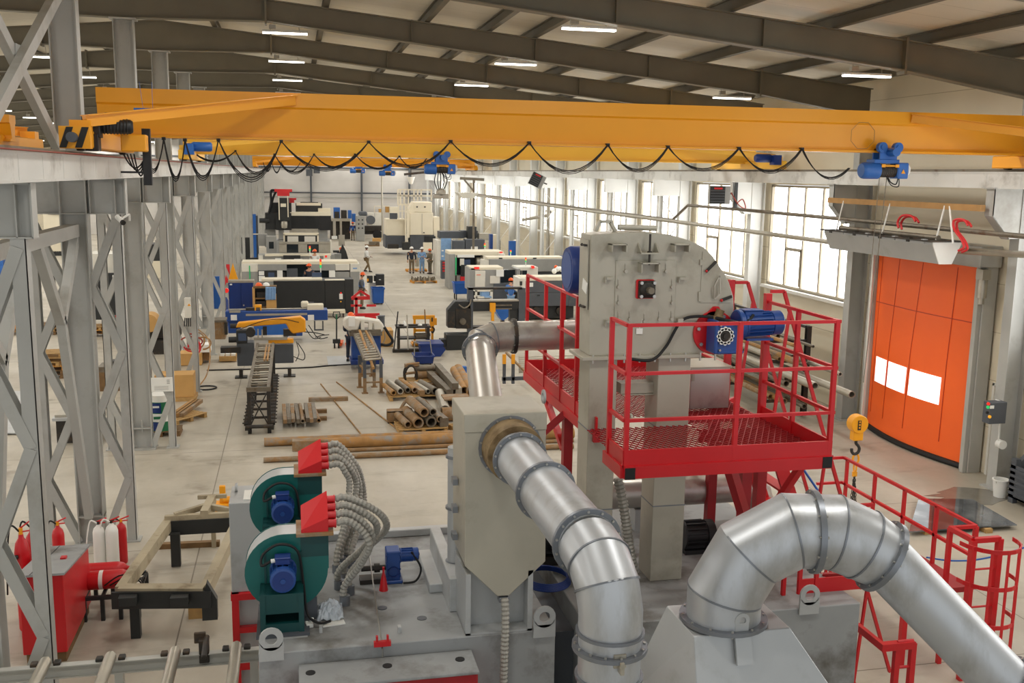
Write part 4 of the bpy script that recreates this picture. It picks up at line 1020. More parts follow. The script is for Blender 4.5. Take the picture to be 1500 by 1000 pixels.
q = fp(1054,462,.12); b = MB(); b.cyl((q.x-.02,Yt-.1,q.z-.05),(q.x+.02,Yt-.1,q.z+.06),.045,n=12); b.box((q.x-.02,Yt-.1,q.z-.04),(.11,.09,.07)); b.build('grease_cup', 'rust_collar', gb)
m0 = fp(1078,476,.15); m1 = fp(1143,472,.15)
dm = (m1-m0); b = MB(); b.lathe([(.155,0),(.165,.01),(.165,.05),(.15,.06),(.12,.1)], (m0.x,Yt-.15,m0.z), dm, 24); b.build('motor_flange', 'motor_blue', gb)
mm = motor(gb, (m0.x+.08,Yt-.15,m0.z+.005), dm, .132, dm.length-.08, fins=18)
b = MB(); q = fp(1100,459,.15); b.box((q.x,Yt-.16,q.z),(.2,.14,.07)); b.box((q.x,Yt-.16,q.z+.04),(.22,.16,.014)); b.build('terminal_box', 'motor_blue', mm, bevel=.008)
b = MB(); b.box((m0.x+.24,Yt-.15,m0.z-.145),(.3,.2,.02)); b.build('motor_foot', 'motor_blue', mm)
b = MB(); b.tube(spline([fp(1104,461,.24),fp(1096,469,.26),fp(1082,472,.3),fp(1040,464,.1),fp(1012,464,.05),fp(998,470,.05),fp(988,485,.04),fp(975,508,.04),fp(955,527,.1),fp(925,526,.1)],6), .016, 7); b.build('drive_cable', 'rubber', el)
b = MB(); q = fp(996,469,.05); b.box((q.x,Yt-.05,q.z),(.06,.05,.04)); b.build('cable_clip', 'pale_steel', el)
b = MB(); q = fp(937,485,.02); b.box((q.x,Yt-.012,q.z),(.07,.005,.06)); b.path([(q.x+.0,Yt-.012,q.z+.03),(q.x+.03,Yt-.012,q.z+.13)],.004,.004); b.build('tag_card', 'paper', el)
# spout between the legs
b = MB(); xa, xb = P(905,600,Y=10).x, P(960,600,Y=10).x
b.bb(xa,xb,Yt+.12,Yt+.3,P(0,605,Y=10).z,P(0,588,Y=10).z); b.bb(xa+.02,xb-.05,Yt+.1,Yt+.15,P(0,606,Y=10).z-.01,P(0,606,Y=10).z+.0); b.build('cross_member', 'casing_grey', el)
b = MB(); q = P(924,612,Y=9.9); b.pipe((q.x-.012,9.9,q.z),(q.x+.012,9.9,q.z),.045,.022,14); b.build('lifting_eye', 'casing_grey', el)
# discharge box on the grating
a = P(1013,540,Y=10.45); c_ = P(1067,594,Y=10.45)
t = thing('discharge_box', 'pinkish grey sheet box standing on the red grating behind the elevator leg', 'box', ((a.x+c_.x)/2,10.6,4.4))
b = MB(); w = .012; b.bb(a.x,c_.x,10.45,10.45+w,4.37,a.z); b.bb(a.x,a.x+w,10.45,10.95,4.37,a.z); b.bb(c_.x-w,c_.x,10.45,10.95,4.37,a.z); b.bb(a.x,c_.x,10.95-w,10.95,4.37,a.z); b.build('body', 'stainless', t, smooth=False)
b = MB(); b.bb(a.x-.02,c_.x+.02,10.43,10.97,a.z,a.z+.02); b.build('lid', 'casing_grey', t)
b = MB(); b.box((a.x+.02,10.44,a.z-.08),(.03,.02,.12)); b.build('hinge', 'casing_grey', t)

# ---- red service platform
pf_ = thing('service_platform', 'bright red service platform with railing and mesh floor around the elevator head', 'platform', (4.0,10,4.3))
def on(px, py, z): return P(px, py, Z=z)
ZG, ZTR, ZTB, ZRT = 4.36, 4.49, 4.22, 5.67
FX0, FX1, FY0 = 2.95, 5.07, 8.5
BYL = on(770,527,ZTR); PLX = BYL.x; PBY = BYL.y                      # rear left corner
FX0r = 2.95
def beam_(name, a, c, w, h, mt='red_paint', par=pf_): b = MB(); b.bar(a, c, w, h); return b.build(name, mt, par, smooth=False)
RW = .042
# toe boards
b = MB(); b.bb(FX0,FX1,FY0-.01,FY0+.01,ZTB+.1,ZTR); b.bb(FX0,FX1,FY0-.03,FY0+.06,ZTB,ZTB+.12); b.build('toe_board', 'red_paint', pf_, smooth=False)
b = MB(); b.bb(FX0-.01,FX0+.01,FY0,FY0+.48,ZTB+.1,ZTR); b.bb(FX0-.03,FX0+.04,FY0,FY0+.55,ZTB,ZTB+.12); b.build('toe_board', 'red_paint', pf_, smooth=False)
b = MB(); b.bb(PLX-.01,PLX+.01,9.75,PBY,ZTB+.1,ZTR); b.bb(PLX-.03,PLX+.04,9.75,PBY,ZTB,ZTB+.12); b.build('toe_board', 'red_paint', pf_, smooth=False)
b = MB(); b.bb(PLX,FX1,PBY-.01,PBY+.01,ZTB+.1,ZTR); b.bb(PLX,FX1,PBY-.04,PBY+.04,ZTB,ZTB+.12); b.build('toe_board', 'red_paint', pf_, smooth=False)
b = MB(); b.bb(FX1-.01,FX1+.01,FY0,10.05,ZTB+.1,ZTR); b.bb(FX1-.01,FX1+.01,10.95,PBY,ZTB+.1,ZTR); b.bb(FX1-.04,FX1+.03,FY0,PBY,ZTB,ZTB+.12); b.build('toe_board', 'red_paint', pf_, smooth=False)
for px, py in ((923,694),(1212,677)):
    q = P(px,py,Y=FY0-.032); b = MB(); b.bb(q.x-.05,q.x+.05,FY0-.036,FY0-.03,q.z-.055,q.z+.055); b.build('open_tube_end', 'rubber', pf_)
# expanded-metal floor: crossing thin strips
b = MB(); random.seed(1)
def strip(xa, ya, xb, yb): b.bar((xa,ya,ZG), (xb,yb,ZG), .009, .012, up=(0,0,1))
def grate(x0, x1, y0, y1, st=.075):
    w, h = x1-x0, y1-y0; sl = .55
    k = -h*sl
    while k < w:
        for sg in (1,-1):
            pts = []
            for i in (0,1):
                yy = y0+i*h; xx = (x0+k+i*h*sl) if sg > 0 else (x1-k-i*h*sl); pts.append([xx,yy])
            (xa,ya),(xb,yb) = pts
            lo, hi = x0, x1
            def clip(xa,ya,xb,yb):
                if xa == xb: return None
                f = lambda X: ya+(yb-ya)*(X-xa)/(xb-xa)
                P1 = [xa,ya]; P2 = [xb,yb]
                for Q in (P1,P2):
                    X = min(max(Q[0],lo),hi)
                    if X != Q[0]: Q[1] = f(X); Q[0] = X
                if (P1[0] == P2[0]): return None
                return P1+P2
            r = clip(xa,ya,xb,yb)
            if r: strip(*r)
        k += st
grate(RX1+.02, FX1-.02, FY0+.03, PBY-.03, .07); grate(FX0+.02, RX1+.02, FY0+.03, Yt-.02, .07); grate(PLX+.03, LX0-.02 if LX0-.02 > PLX+.2 else PLX+.2, Yt, PBY-.03, .07); grate(PLX+.2, RX1+.02, Yt+Dt+.05, PBY-.03, .07)
b.build('mesh_floor', 'red_dark', pf_, smooth=False)
for yy in (9.1,9.6,10.4,11.1):
    b = MB(); b.bb(RX1+.05,FX1-.02,yy-.02,yy+.02,ZTB,ZG-.01); b.build('floor_bearer', 'red_dark', pf_, smooth=False)
# posts and rails
def post(x, y, z0=ZTB+.06, z1=ZRT, w=RW, par=pf_): b = MB(); b.bb(x-w/2,x+w/2,y-w/2,y+w/2,z0,z1); return b.build('post', 'red_paint', par, smooth=False)
def rails(a, c, zs=(5.66,5.21,4.77), w=.034, par=pf_):
    for z in zs: beam_('rail', (a[0],a[1],z), (c[0],c[1],z), w, w*.9, 'red_paint', par)
xm = P(1077,640,Y=FY0).x
for x in (FX0+.02,xm,FX1-.02): post(x, FY0+.01)
rails((FX0,FY0+.01),(FX1,FY0+.01))
post(FX0+.0, FY0+.46); rails((FX0,FY0+.01),(FX0,FY0+.46))
for px in (772,799,823,846):
    q = P(px,480,X=PLX); post(PLX, q.y)
rails((PLX,P(772,480,X=PLX).y),(PLX,P(847,480,X=PLX).y)); rails((PLX,PBY),(3.1,PBY)); rails((4.55,PBY),(FX1,PBY))
post(3.6,PBY); post(4.5,PBY); post(FX1,PBY)
# right side: rails to the gate posts, stair opening
rails((FX1,FY0),(FX1,10.0)); post(FX1,10.0,ZTB,5.75,.07); post(FX1,10.95,ZTB,5.8,.07); rails((FX1,10.95),(FX1,PBY))
post(FX1,9.3); 
# legs and braces
def leg(x, y, z0, w=.11): b = MB(); b.bb(x-w/2,x+w/2,y-w/2,y+w/2,z0,ZTB); return b.build('leg', 'red_dark', pf_, smooth=False)
lx = PLX+.06; ly = P(830,680,X=PLX+.06).y
leg(lx, ly, ZD); beam_('brace', (PLX+.05,ly+.12,3.75), (PLX+.02,ly+.95,ZTB), .07, .07, 'red_paint'); 
q = P(800,690,X=PLX); beam_('brace', (PLX+.0,ly-.1,ZTB+.02), (PLX-.42,ly+.2,3.72), .08, .08, 'red_dark'); beam_('brace', (PLX-.42,ly+.2,3.72), (PLX+.06,ly+.2,ZD+.3), .05, .05, 'red_dark')
for x, y in ((FX1-.35,9.6),(FX1-.02,9.9),(FX1-.02,11.2)): leg(x, y, ZD)
beam_('brace', (FX1-.75,9.3,ZTB), (FX1-.38,9.5,3.4), .1, .1, 'red_dark'); beam_('brace', (FX1-.02,8.9,ZTB), (FX1-.02,9.85,3.1), .07, .07, 'red_paint'); beam_('brace', (FX1-.35,9.6,3.5), (FX1-.02,10.8,3.9), .07, .07, 'red_paint')
# steep stair down from the gate
st = thing('red_stair', 'steep red stair with diagonal handrails going down from the upper platform', 'stair', (5.9,10.5,1.1))
for yy in (10.02,10.93):
    a = V((FX1+.06,yy,ZG)); c_ = V((FX1+1.75,yy,.0)); beam_('stringer', a, c_, .05, .15, 'red_paint', st)
    beam_('handrail', (FX1+.04,yy,ZRT+.1), (FX1+.2,yy,ZRT+.1), .035, .035, 'red_paint', st); beam_('handrail', (FX1+.2,yy,ZRT+.1), (FX1+1.9,yy,1.1), .035, .035, 'red_paint', st)
    for f in (.05,.4,.8):
        p = a.lerp(c_, f); beam_('baluster', p, (FX1+.2+1.7*f*.96,yy,ZRT+.1-(ZRT-1.0)*f*.95), .03, .03, 'red_paint', st)
for k in range(12):
    f = (k+.5)/12; p = V((FX1+.06,10.02,ZG)).lerp(V((FX1+1.75,10.02,0)), f); b = MB(); b.bb(p.x-.08,p.x+.08,10.04,10.91,p.z-.012,p.z+.012); b.build('tread', 'red_paint', st, smooth=False)

# ---- lower walkway with ladder cage, right
XW = 9.55; YW0, YW1 = 14.0, 17.3
wk = thing('lower_walkway', 'low red walkway with railing and caged ladder beside the wet steel sheet', 'walkway', (XW-.4,15.6,0))
a = P(1430,769,X=XW); c_ = P(1236,671,X=XW); ZT_ = (a.z+c_.z)/2; YW0, YW1 = a.y, c_.y; ZM = ZT_-.46; ZF = ZT_-.92
for z in (ZT_,ZM): beam_('rail', (XW,YW0,z), (XW,YW1,z), .05, .045, 'red_paint', wk)
for px in (1236,1278,1323,1372): yy = P(px,750,X=XW).y; post(XW, yy, ZF, ZT_, .05, wk)
for z in (ZT_,ZM): beam_('rail', (XW,YW1,z), (XW-.5,YW1,z), .05, .045, 'red_paint', wk)
post(XW, YW0, 0, ZT_, .06, wk); post(XW-.42, YW0, 0, ZT_, .06, wk); post(XW, YW0-.5, 0, ZT_-.0, .08, wk); post(XW-.42, YW0-.5, 0, ZT_, .08, wk)
beam_('rail', (XW,YW0,ZT_), (XW-.42,YW0,ZT_), .05, .05, 'red_paint', wk); beam_('rail', (XW-.42,YW0,ZT_), (XW-.42,YW0-.5,ZT_), .07, .07, 'red_paint', wk); beam_('rail', (XW-.42,YW0-.5,ZT_), (XW,YW0-.5,ZT_), .07, .07, 'red_paint', wk)
b = MB(); b.bb(XW-1.1,XW+.02,YW0,YW1,ZF-.08,ZF); b.build('floor_plate', 'red_dark', wk, smooth=False)
for x, y in ((XW,YW1),(XW-1.05,YW1),(XW-1.05,YW0)): post(x, y, 0, ZF, .08, wk)
for z, in ((ZT_-.02,),(ZT_-.55,),(ZT_-1.1,)):
    b = MB(); pts = [(XW-.21+.42*math.cos(-PI*k/12)*1.0, YW0-.5-.46*math.sin(PI*k/12), z) for k in range(13)]; b.path(pts, .012, .06, (0,0,1)); b.build('cage_hoop', 'red_paint', wk, smooth=False)
for k in (2,4,6,8,10):
    x, y = XW-.21+.42*math.cos(-PI*k/12), YW0-.5-.46*math.sin(PI*k/12); b = MB(); b.bb(x-.02,x+.02,y-.006,y+.006,.3,ZT_); b.build('cage_bar', 'red_paint', wk, smooth=False)
for k in range(6): b = MB(); z = .25+k*.28; b.cyl((XW-.42,YW0-.5,z),(XW,YW0-.5,z),.016,n=8); b.build('rung', 'red_paint', wk)
# small red guard on the cabinet's right top
gd = thing('deck_guard', 'short red guard rail with toe board on the cabinet top behind the big elbow duct', 'railing', (4.6,9.4,ZD))
x0, x1 = P(1163,930,Y=9.2).x, P(1264,925,Y=9.2).x
b = MB(); b.bb(x0,x1,9.19,9.21,ZD,ZD+.16); b.build('toe_board', 'red_paint', gd, smooth=False)
for px in (1145,1168,1192,1258): q = P(px,900,Y=9.2); post(q.x, 9.2, ZD, ZD+1.1 if px < 1250 else ZD+.7, .04, gd)
for z in (ZD+.45,ZD+.95): beam_('rail', (x0,9.2,z), (x1,9.2,z), .035, .035, 'red_paint', gd)
beam_('brace', (P(1205,845,Y=9.6).x,9.6,P(1205,845,Y=9.6).z), (P(1262,905,Y=9.4).x,9.4,ZD+.05), .05, .09, 'red_dark', gd)
lg = thing('cabinet_ladder', 'small red ladder frame on the right end of the cabinet, cut by the bottom edge', 'ladder', (5.9,8.9,0))
for px in (1313,1336): q = P(px,960,Y=8.9); post(q.x, 8.9, 0, P(1313,943,Y=8.9).z, .06, lg)
xa, xb = P(1290,945,Y=8.9).x, P(1338,945,Y=8.9).x; zt = P(1300,945,Y=8.9).z
b = MB(); b.bb(xa,xb,8.86,8.94,zt-.05,zt+.03); b.bb(xa,xa+.05,8.94,9.4,zt-.05,zt+.03); b.build('top_rail', 'red_paint', lg, smooth=False)
for k in range(7): b = MB(); z = .3+k*.3; b.cyl((P(1313,960,Y=8.9).x,8.9,z),(P(1336,960,Y=8.9).x,8.9,z),.016,n=8); b.build('rung', 'red_paint', lg)

# ---- rear return duct under the platform
q0, q1 = P(900,722,Y=11.4), P(1085,724,Y=11.4)
t = thing('return_duct', 'dull stainless duct lying level under the red platform', 'duct', ((q0.x+q1.x)/2,11.4,q0.z))
b = MB(); b.tube([(q0.x-.2,11.4,q0.z),(q1.x,11.4,q0.z)], .2, 26); b.build('pipe', 'stainless', t)
flange(t, (q1.x-.02,11.4,q0.z), (1,0,0), .2, .035, .04, 10, 'dark_iron')
b = MB(); b.tube([(q1.x,11.4,q0.z),(q1.x+.22,11.4,q0.z-.1),(q1.x+.3,11.4,q0.z-.35),(q1.x+.3,11.4,ZD)], .19, 22); b.build('elbow', 'stainless', t, angle=18)
b = MB(); b.box((q0.x+.3,11.4,(ZD+q0.z-.2)/2),(.1,.2,q0.z-.2-ZD)); b.build('support', 'sheet_grey', t)
hose('thick grey ribbed hose rising behind the elevator legs under the platform', [P(905,700,Y=10.1), P(914,745,Y=10.05), P(922,800,Y=10.0), P(930,850,Y=9.95), (P(930,850,Y=9.95).x,9.95,ZD)], .06)
q = P(1015,785,Y=10.6); t = thing('rear_motor', 'black finned motor standing behind the right elevator leg', 'motor', (q.x,10.6,ZD)); motor(t, (q.x-.15,10.6,ZD+.2), (1,0,0), .17, .4, 'black_paint'); b = MB(); b.bb(q.x-.15,q.x+.25,10.45,10.75,ZD,ZD+.05); b.build('foot', 'black_paint', t)
q = P(810,815,Y=10.6); t = thing('rear_motor', 'dark motor between the separator box and the front duct', 'motor', (q.x,10.6,ZD)); motor(t, (q.x-.15,10.6,ZD+.28), (1,0,0), .19, .42, 'machine_black'); b = MB(); b.bb(q.x-.15,q.x+.28,10.42,10.78,ZD,ZD+.1); b.build('foot', 'dark_iron', t)
b = MB(); q = P(800,852,Z=ZD)
for k in range(5): b.tube([(q.x+.26*math.cos(2*PI*i/24)*(1-.03*k), q.y+.3*math.sin(2*PI*i/24)*(1-.03*k), ZD+.02+.014*k) for i in range(25)], .012, 5, caps=False)
tag(b.build('cable_coil', 'navy'), 'coil of dark blue cable lying on the deck behind the separator box', 'cable')

# ---- big elbow duct and its hopper
R3 = .29
C = [P(1061,908,Y=6.9), P(1061,868,Y=6.9), P(1096,810,Y=6.85), P(1159,777,Y=6.78), P(1191,778,Y=6.74), P(1222,779,Y=6.7), P(1263,797,Y=6.64), P(1291,814,Y=6.6)]
zb = C[0].z; C[0] = V((C[1].x,C[1].y,zb))
be = thing('elbow_duct', 'biggest galvanised elbow duct, arching from a grey hopper down to the lower right', 'duct', tuple(C[0]))
b = MB(); b.tube(C[0:5], R3, 34); b.build('elbow', 'galvanised', be, angle=18)
b = MB(); b.tube(C[4:8], [R3,R3,R3*.97,R3*.9], 34); b.build('elbow', 'galvanised', be, angle=18)
for k in (1,2,3,5,6):
    b = MB(); b.ring(C[k], (C[k+1]-C[k]).normalized()+(C[k]-C[k-1]).normalized(), R3*(1 if k < 6 else .97), .01, .014, 34); b.build('seam', 'flange_grey', be)
for k, dirn, r_, w_ in ((4, C[5]-C[3], R3, .035), (7, C[7]-C[6], R3*.9, .04)):
    flange(be, C[k], dirn, r_, w_, .045, 12)
flange(be, C[0]+V((0,0,.03)), (0,0,1), R3*1.02, .05, .03, 12)
E1 = P(1475,1004,Y=6.25); dd = (E1-C[7]).normalized()
b = MB(); b.tube([C[7], E1], R3*.76, 32); b.build('pipe', 'galvanised', be)
flange(be, C[7].lerp(E1,.97), dd, R3*.76, .03, .04, 12)
tz = E1.z/(-dd.z); b = MB(); b.tube([E1, E1+dd*(tz-.25), V(((E1+dd*tz).x,(E1+dd*tz).y,.05))], R3*.77, 28); b.build('pipe', 'galvanised', be)
b = MB(); sd = V((0,-1,.0)); b.bar(C[7].lerp(E1,.03)+V((-.02,-.21,-.02)), C[7].lerp(E1,.96)+V((-.02,-.21,-.02)), .01, .012); b.build('lap_seam', 'flange_grey', be)
# hopper under it
tp = [P(1016,932,Z=zb), P(1157,919,Z=zb), None, P(966,870,Z=zb)]
x0, x1, y0 = tp[0].x, tp[1].x, (tp[0].y+tp[1].y)/2; y1 = P(1120,875,Z=zb).y
hpz = thing('dust_hopper', 'light grey sloping hopper carrying the biggest elbow duct', 'hopper', ((x0+x1)/2,(y0+y1)/2,0))
zl = zb-.9
bot = [(x0-.02,y0-.3,zl),(x1+.6,y0-.3,zl),(x1+.6,y1+.1,zl),(x0-.36,y1+.1,zl)]
b = MB(); b.hull8([(p[0],p[1],0) for p in bot], bot); b.hull8(bot, [(x0,y0,zb),(x1,y0,zb),(x1,y1,zb),(x0,y1,zb)])
b.build('body', 'sheet_grey', hpz, bevel=.006, smooth=False)
b = MB(); q = P(1088,935,Z=zb)
lx_ = P(1088,915,Y=y0-.08).x
b.box((lx_+.02,y0-.075,zb-.1),(.13,.025,.24), R=Matrix.Rotation(-math.atan2(.3,.9),3,'X')); b.box((lx_,y0-.06,zb+.05),(.11,.025,.12)); b.pipe((lx_,y0-.073,zb+.13),(lx_,y0-.047,zb+.13),.06,.03,18); b.build('lifting_lug', 'sheet_grey', hpz)

# ---- roller conveyor at the lower left
cv = thing('roller_conveyor', 'grey roller conveyor along the lower left edge leading into the blast cabinet', 'conveyor', (-2.2,11.3,0))
yr = 12.1; zr = P(200,966,Y=yr).z
b = MB(); b.hbeam((-4.6,yr,zr-.06), (-.42,yr,zr-.06), .1, .16, .014, .012); b.build('side_beam', 'steel_grey_paint', cv, smooth=False)
b = MB(); b.hbeam((-4.6,10.2,zr-.06), (-.42,10.2,zr-.06), .1, .16, .014, .012); b.build('side_beam', 'steel_grey_paint', cv, smooth=False)
for px in (66,162,257,347,-30):
    q = P(px,972,Y=yr); b = MB(); b.cyl((q.x,10.25,zr+.06),(q.x,yr+.02,zr+.06),.07,n=18); b.cyl((q.x,10.15,zr+.06),(q.x,yr+.12,zr+.06),.025,n=10); b.build('roller', 'pale_steel', cv)
    for dx in (-.13,.13): b = MB(); b.box((q.x+dx,yr+.03,zr+.03),(.08,.1,.06)); b.build('bearing', 'dark_iron', cv, bevel=.01)
q = P(300,972,Y=yr); b = MB(); b.bb(q.x-.06,q.x+.06,yr-.05,yr+.05,zr-.1,zr+.2); b.cyl((q.x+.03,yr-.4,zr+.15),(q.x+.03,yr+.06,zr+.2),.035,n=12); b.box((q.x-.05,yr+.05,zr+.2),(.14,.04,.14)); b.build('guide_roller', 'dark_iron', cv, bevel=.008)
for x in (-4.2,-2.2,-.6):
    for y in (10.2,yr): b = MB(); b.bb(x-.05,x+.05,y-.05,y+.05,0,zr-.14); b.build('leg', 'steel_grey_paint', cv, smooth=False)
# blue hose over the lower walkway
b = MB(); b.tube(spline([P(1357,816,Y=13.4),P(1395,821,Y=13.3),P(1440,818,Y=13.2),P(1500,802,Y=13.0),P(1560,780,Y=12.8),V((13,12.6,.5)),V((14.5,12.6,.02))],6),.014,6); tag(b.build('air_hose','bin_blue'),'thin blue air hose stretched across the ladder cage','hose')
b = MB(); b.tube([P(1176,686,Y=9.2),P(1198,718,Y=9.0)],.012,6); tag(b.build('air_hose','bin_blue'),'short blue air line hanging under the red platform','hose')
# ================================================================== SHOP FLOOR, MIDDLE DISTANCE
def F(px, py): return P(px, py, Z=0)
def pb(b, px0, px1, py0, py1, Y, D, z0=None):
    """box whose front stands on the plane Y and spans the surveyed extent"""
    a = P(px0, (py0+py1)/2, Y=Y); c = P(px1, (py0+py1)/2, Y=Y); t = P((px0+px1)/2, py0, Y=Y).z; u = P((px0+px1)/2, py1, Y=Y).z if z0 is None else z0
    return b.bb(a.x, c.x, Y, Y+D, u, t)
def part(par, name, mt, *boxes, bevel=.0):
    cl = []
    for q in boxes:                       # pieces that do not touch become parts of their own
        m = MB(); pb(m, *q); lo = [min(v[i] for v in m.v)-.02 for i in range(3)]; hi = [max(v[i] for v in m.v)+.02 for i in range(3)]
        new = [[m], [(lo, hi)]]
        for c in cl[:]:
            if name in ('bellows','hole') or any(all(l[i] <= hi[i] and h[i] >= lo[i] for i in range(3)) for l, h in c[1]):
                new[0] += c[0]; new[1] += c[1]; cl.remove(c)
        cl.append(new)
    for ms, _ in cl:
        b = MB()
        for m in ms: b.add(m.v, m.f)
        o = b.build(name, mt, par, bevel=bevel, smooth=False)
    return o
def ppoly(par, name, mt, pix, Y, D, bevel=0):
    b = MB(); pts = [P(x, y, Y=Y) for x, y in pix]
    b.prism([(p.x, p.z) for p in pts], (0,Y,0), (1,0,0), (0,0,1), (0,1,0), D); return b.build(name, mt, par, bevel=bevel, smooth=False)
def wheels(par, x0, x1, y0, y1, r=.06, mt='rubber'):
    for x in (x0, x1):
        for y in (y0, y1):
            b = MB(); b.cyl((x-.02,y,r),(x+.02,y,r),r,n=12); b.build('wheel', mt, par)

# ---- pallets
def pallet(label, x, y, rz=0, w=1.2, d=.8, mt='pallet_wood', z=0, group=None):
    t = thing('pallet', label, 'pallet', (0,0,0), group)
    b = MB()
    for k in range(6): yy = -d/2+.05+k*(d-.1)/5; b.box((0,yy,.13),(w,.1,.022))
    b.build('deck', mt, t, smooth=False)['kind'] = 'stuff'
    for xx in (-w/2+.06,0,w/2-.06):
        b = MB(); b.box((xx,0,.065),(.1,d,.09)); b.box((xx,0,.011),(.12,d,.022)); b.build('runner', mt, t, smooth=False)
    t.location = (x,y,z); t.rotation_euler = (0,0,rz); return t

# ---- yellow band saw
Ysaw = 34.3
t = thing('band_saw', 'yellow-armed band saw on a dark grey base, cutting bars from the long roller table', 'saw', (P(395,540,Y=Ysaw).x,Ysaw,0))
sc3 = lambda pts: [(310+x/9.09, 420+y/9.09) for x, y in pts]
ppoly(t, 'saw_arm', 'crane_yellow', sc3([(315,545),(350,480),(1180,395),(1250,440),(1255,600),(1080,625),(1030,570),(990,492),(560,528),(500,520),(460,545)]), Ysaw, .32, .03)
part(t, 'wheel_housing', 'machine_black', (346,362,484,503,Ysaw-.05,.4), bevel=.02)
b = MB(); q = P(367,487,Y=Ysaw-.1); b.cyl((q.x,Ysaw-.12,q.z),(q.x,Ysaw+.1,q.z),.16,n=18); b.build('band_wheel', 'dark_iron', t)
b = MB(); q = P(341,498,Y=Ysaw); b.cyl((q.x-.14,Ysaw+.1,q.z),(q.x+.2,Ysaw+.1,q.z),.1,n=14); b.build('motor', 'machine_black', t)
b = MB(); q = P(338,478,Y=Ysaw); b.cyl((q.x-.02,Ysaw+.1,q.z),(q.x+.24,Ysaw+.1,q.z),.08,n=14); b.build('gear_motor', 'dark_iron', t)
part(t, 'lamp_panel', 'screen', (349,361,488,499,Ysaw-.07,.02))
part(t, 'base', 'machine_slate', (394,430,505,532,Ysaw,.7), (347,372,502,536,Ysaw,.6), (372,394,512,532,Ysaw+.2,.4), bevel=.02)
part(t, 'vise_guard', 'crane_yellow', (393,430,496,503,Ysaw-.02,.3), bevel=.02)
part(t, 'saw_table', 'pale_steel', (372,421,494,498,Ysaw-.08,.5)); part(t, 'guide_post', 'pale_steel', (377,379,482,497,Ysaw-.1,.06),(383,385,483,497,Ysaw-.1,.06))
part(t, 'blade_guide', 'dark_iron', (385,391,478,491,Ysaw+.1,.06), (415,434,482,492,Ysaw+.05,.2))
b = MB(); b.tube(spline([P(352,482,Y=Ysaw-.03),P(385,470,Y=Ysaw-.03),P(412,467,Y=Ysaw-.03),P(438,472,Y=Ysaw-.03)],6),.012,5); b.build('cable', 'rubber', t)
b = MB(); b.tube(spline([P(436,502,Y=Ysaw+.2),P(446,518,Y=Ysaw),P(444,527,Y=Ysaw),P(430,522,Y=Ysaw)],6),.016,5); b.tube(spline([P(434,500,Y=Ysaw+.2),P(438,517,Y=Ysaw),P(433,529,Y=Ysaw)],6),.014,5); b.build('cable', 'rubber', t)
for px in (353,424): q = P(px,540,Y=Ysaw+.3); b = MB(); b.bb(q.x-.06,q.x+.06,Ysaw+.2,Ysaw+.4,0,.3); b.bb(q.x-.2,q.x+.2,Ysaw+.1,Ysaw+.5,0,.04); b.build('foot', 'dark_iron', t, smooth=False)
part(t, 'chip_tray', 'dark_iron', (323,352,509,517,Ysaw-.1,.4))
# ---- long roller table in front of it
y0, y1 = 26.9, 34.1
xl, xr, zt = P(364,566,Y=y0).x, P(393,566,Y=y0).x, P(378,568,Y=y0).z
t = thing('roller_table', 'long rusty roller table with cross-braced legs reaching towards the viewer from the yellow saw', 'table', ((xl+xr)/2,(y0+y1)/2,0))
for x, nm in ((xl,-1),(xr,1)): b = MB(); b.bb(x-.04,x+.04,y0,y1,zt-.1,zt+.02); b.build('side_rail', 'mill_steel', t, smooth=False)
n = 20
for k in range(n):
    yy = y0+.5+(y1-y0-.6)*k/(n-1); b = MB(); b.cyl((xl+.04,yy,zt-.02),(xr-.04,yy,zt-.02),.027,n=10); b.build('roller', 'pale_steel' if k % 3 else 'mill_steel', t)
b = MB(); b.bb(xl-.06,xr+.06,y0-.03,y0+.05,zt-.1,zt+.02); b.build('end_bar', 'mill_steel', t, smooth=False)
for yy in (y0,(y0+y1)/2,y1-.3):
    for x in (xl,xr): b = MB(); b.bb(x-.05,x+.05,yy,yy+.1,0,zt-.1); b.build('leg', 'rust_steel' if 0 else 'dark_iron', t, smooth=False)
for x in (xl-.06,xr+.06):
    b = MB(); b.bb(x-.06,x+.06,y0-.1,y1,.12,.2); b.build('lower_rail', 'dark_iron', t, smooth=False)
    for k in range(16): yy = y0+.1+k*.42; b = MB(); b.cyl((x-.09,yy,.28),(x+.09,yy,.28),.075,n=10); b.cyl((x-.13,yy,.28),(x+.13,yy,.28),.02,n=6); b.build('chain_roller', 'dark_iron', t)
b = MB(); b.bar((xl+.03,y0+.03,zt-.12),(xr-.03,y0+.03,.25),.05,.03); b.bar((xr-.03,y0+.03,zt-.12),(xl+.03,y0+.03,.25),.05,.03); b.build('cross_brace', 'dark_iron', t, smooth=False)
b = MB(); b.cyl((xl-.1,y0-.08,.22),(xr+.1,y0-.08,.22),.05,n=10); b.build('tie_tube', 'dark_iron', t)
for k in range(7): yy = y0+.7+k; b = MB(); b.bb(xl,xr,yy-.03,yy+.03,.25,.31); b.build('tie', 'dark_iron', t, smooth=False)
for x in (xl,xr): b = MB(); b.cyl((x-.02,y0+.02,.09),(x+.02,y0+.02,.09),.09,n=10); b.build('caster', 'rubber', t)
for k, px in enumerate((384,387)):
    b = MB(); p0 = P(px,516,Y=32.4); b.cyl((xr-.2+.09*k,30.6,zt+.06),(xr-.2+.09*k,33.4,zt+.06),.03,n=8); tag(b.build('steel_bar', 'rust_orange'), ['rusty bar lying on the long roller table','second rusty bar on the long roller table, next to the rail'][k], 'bar')
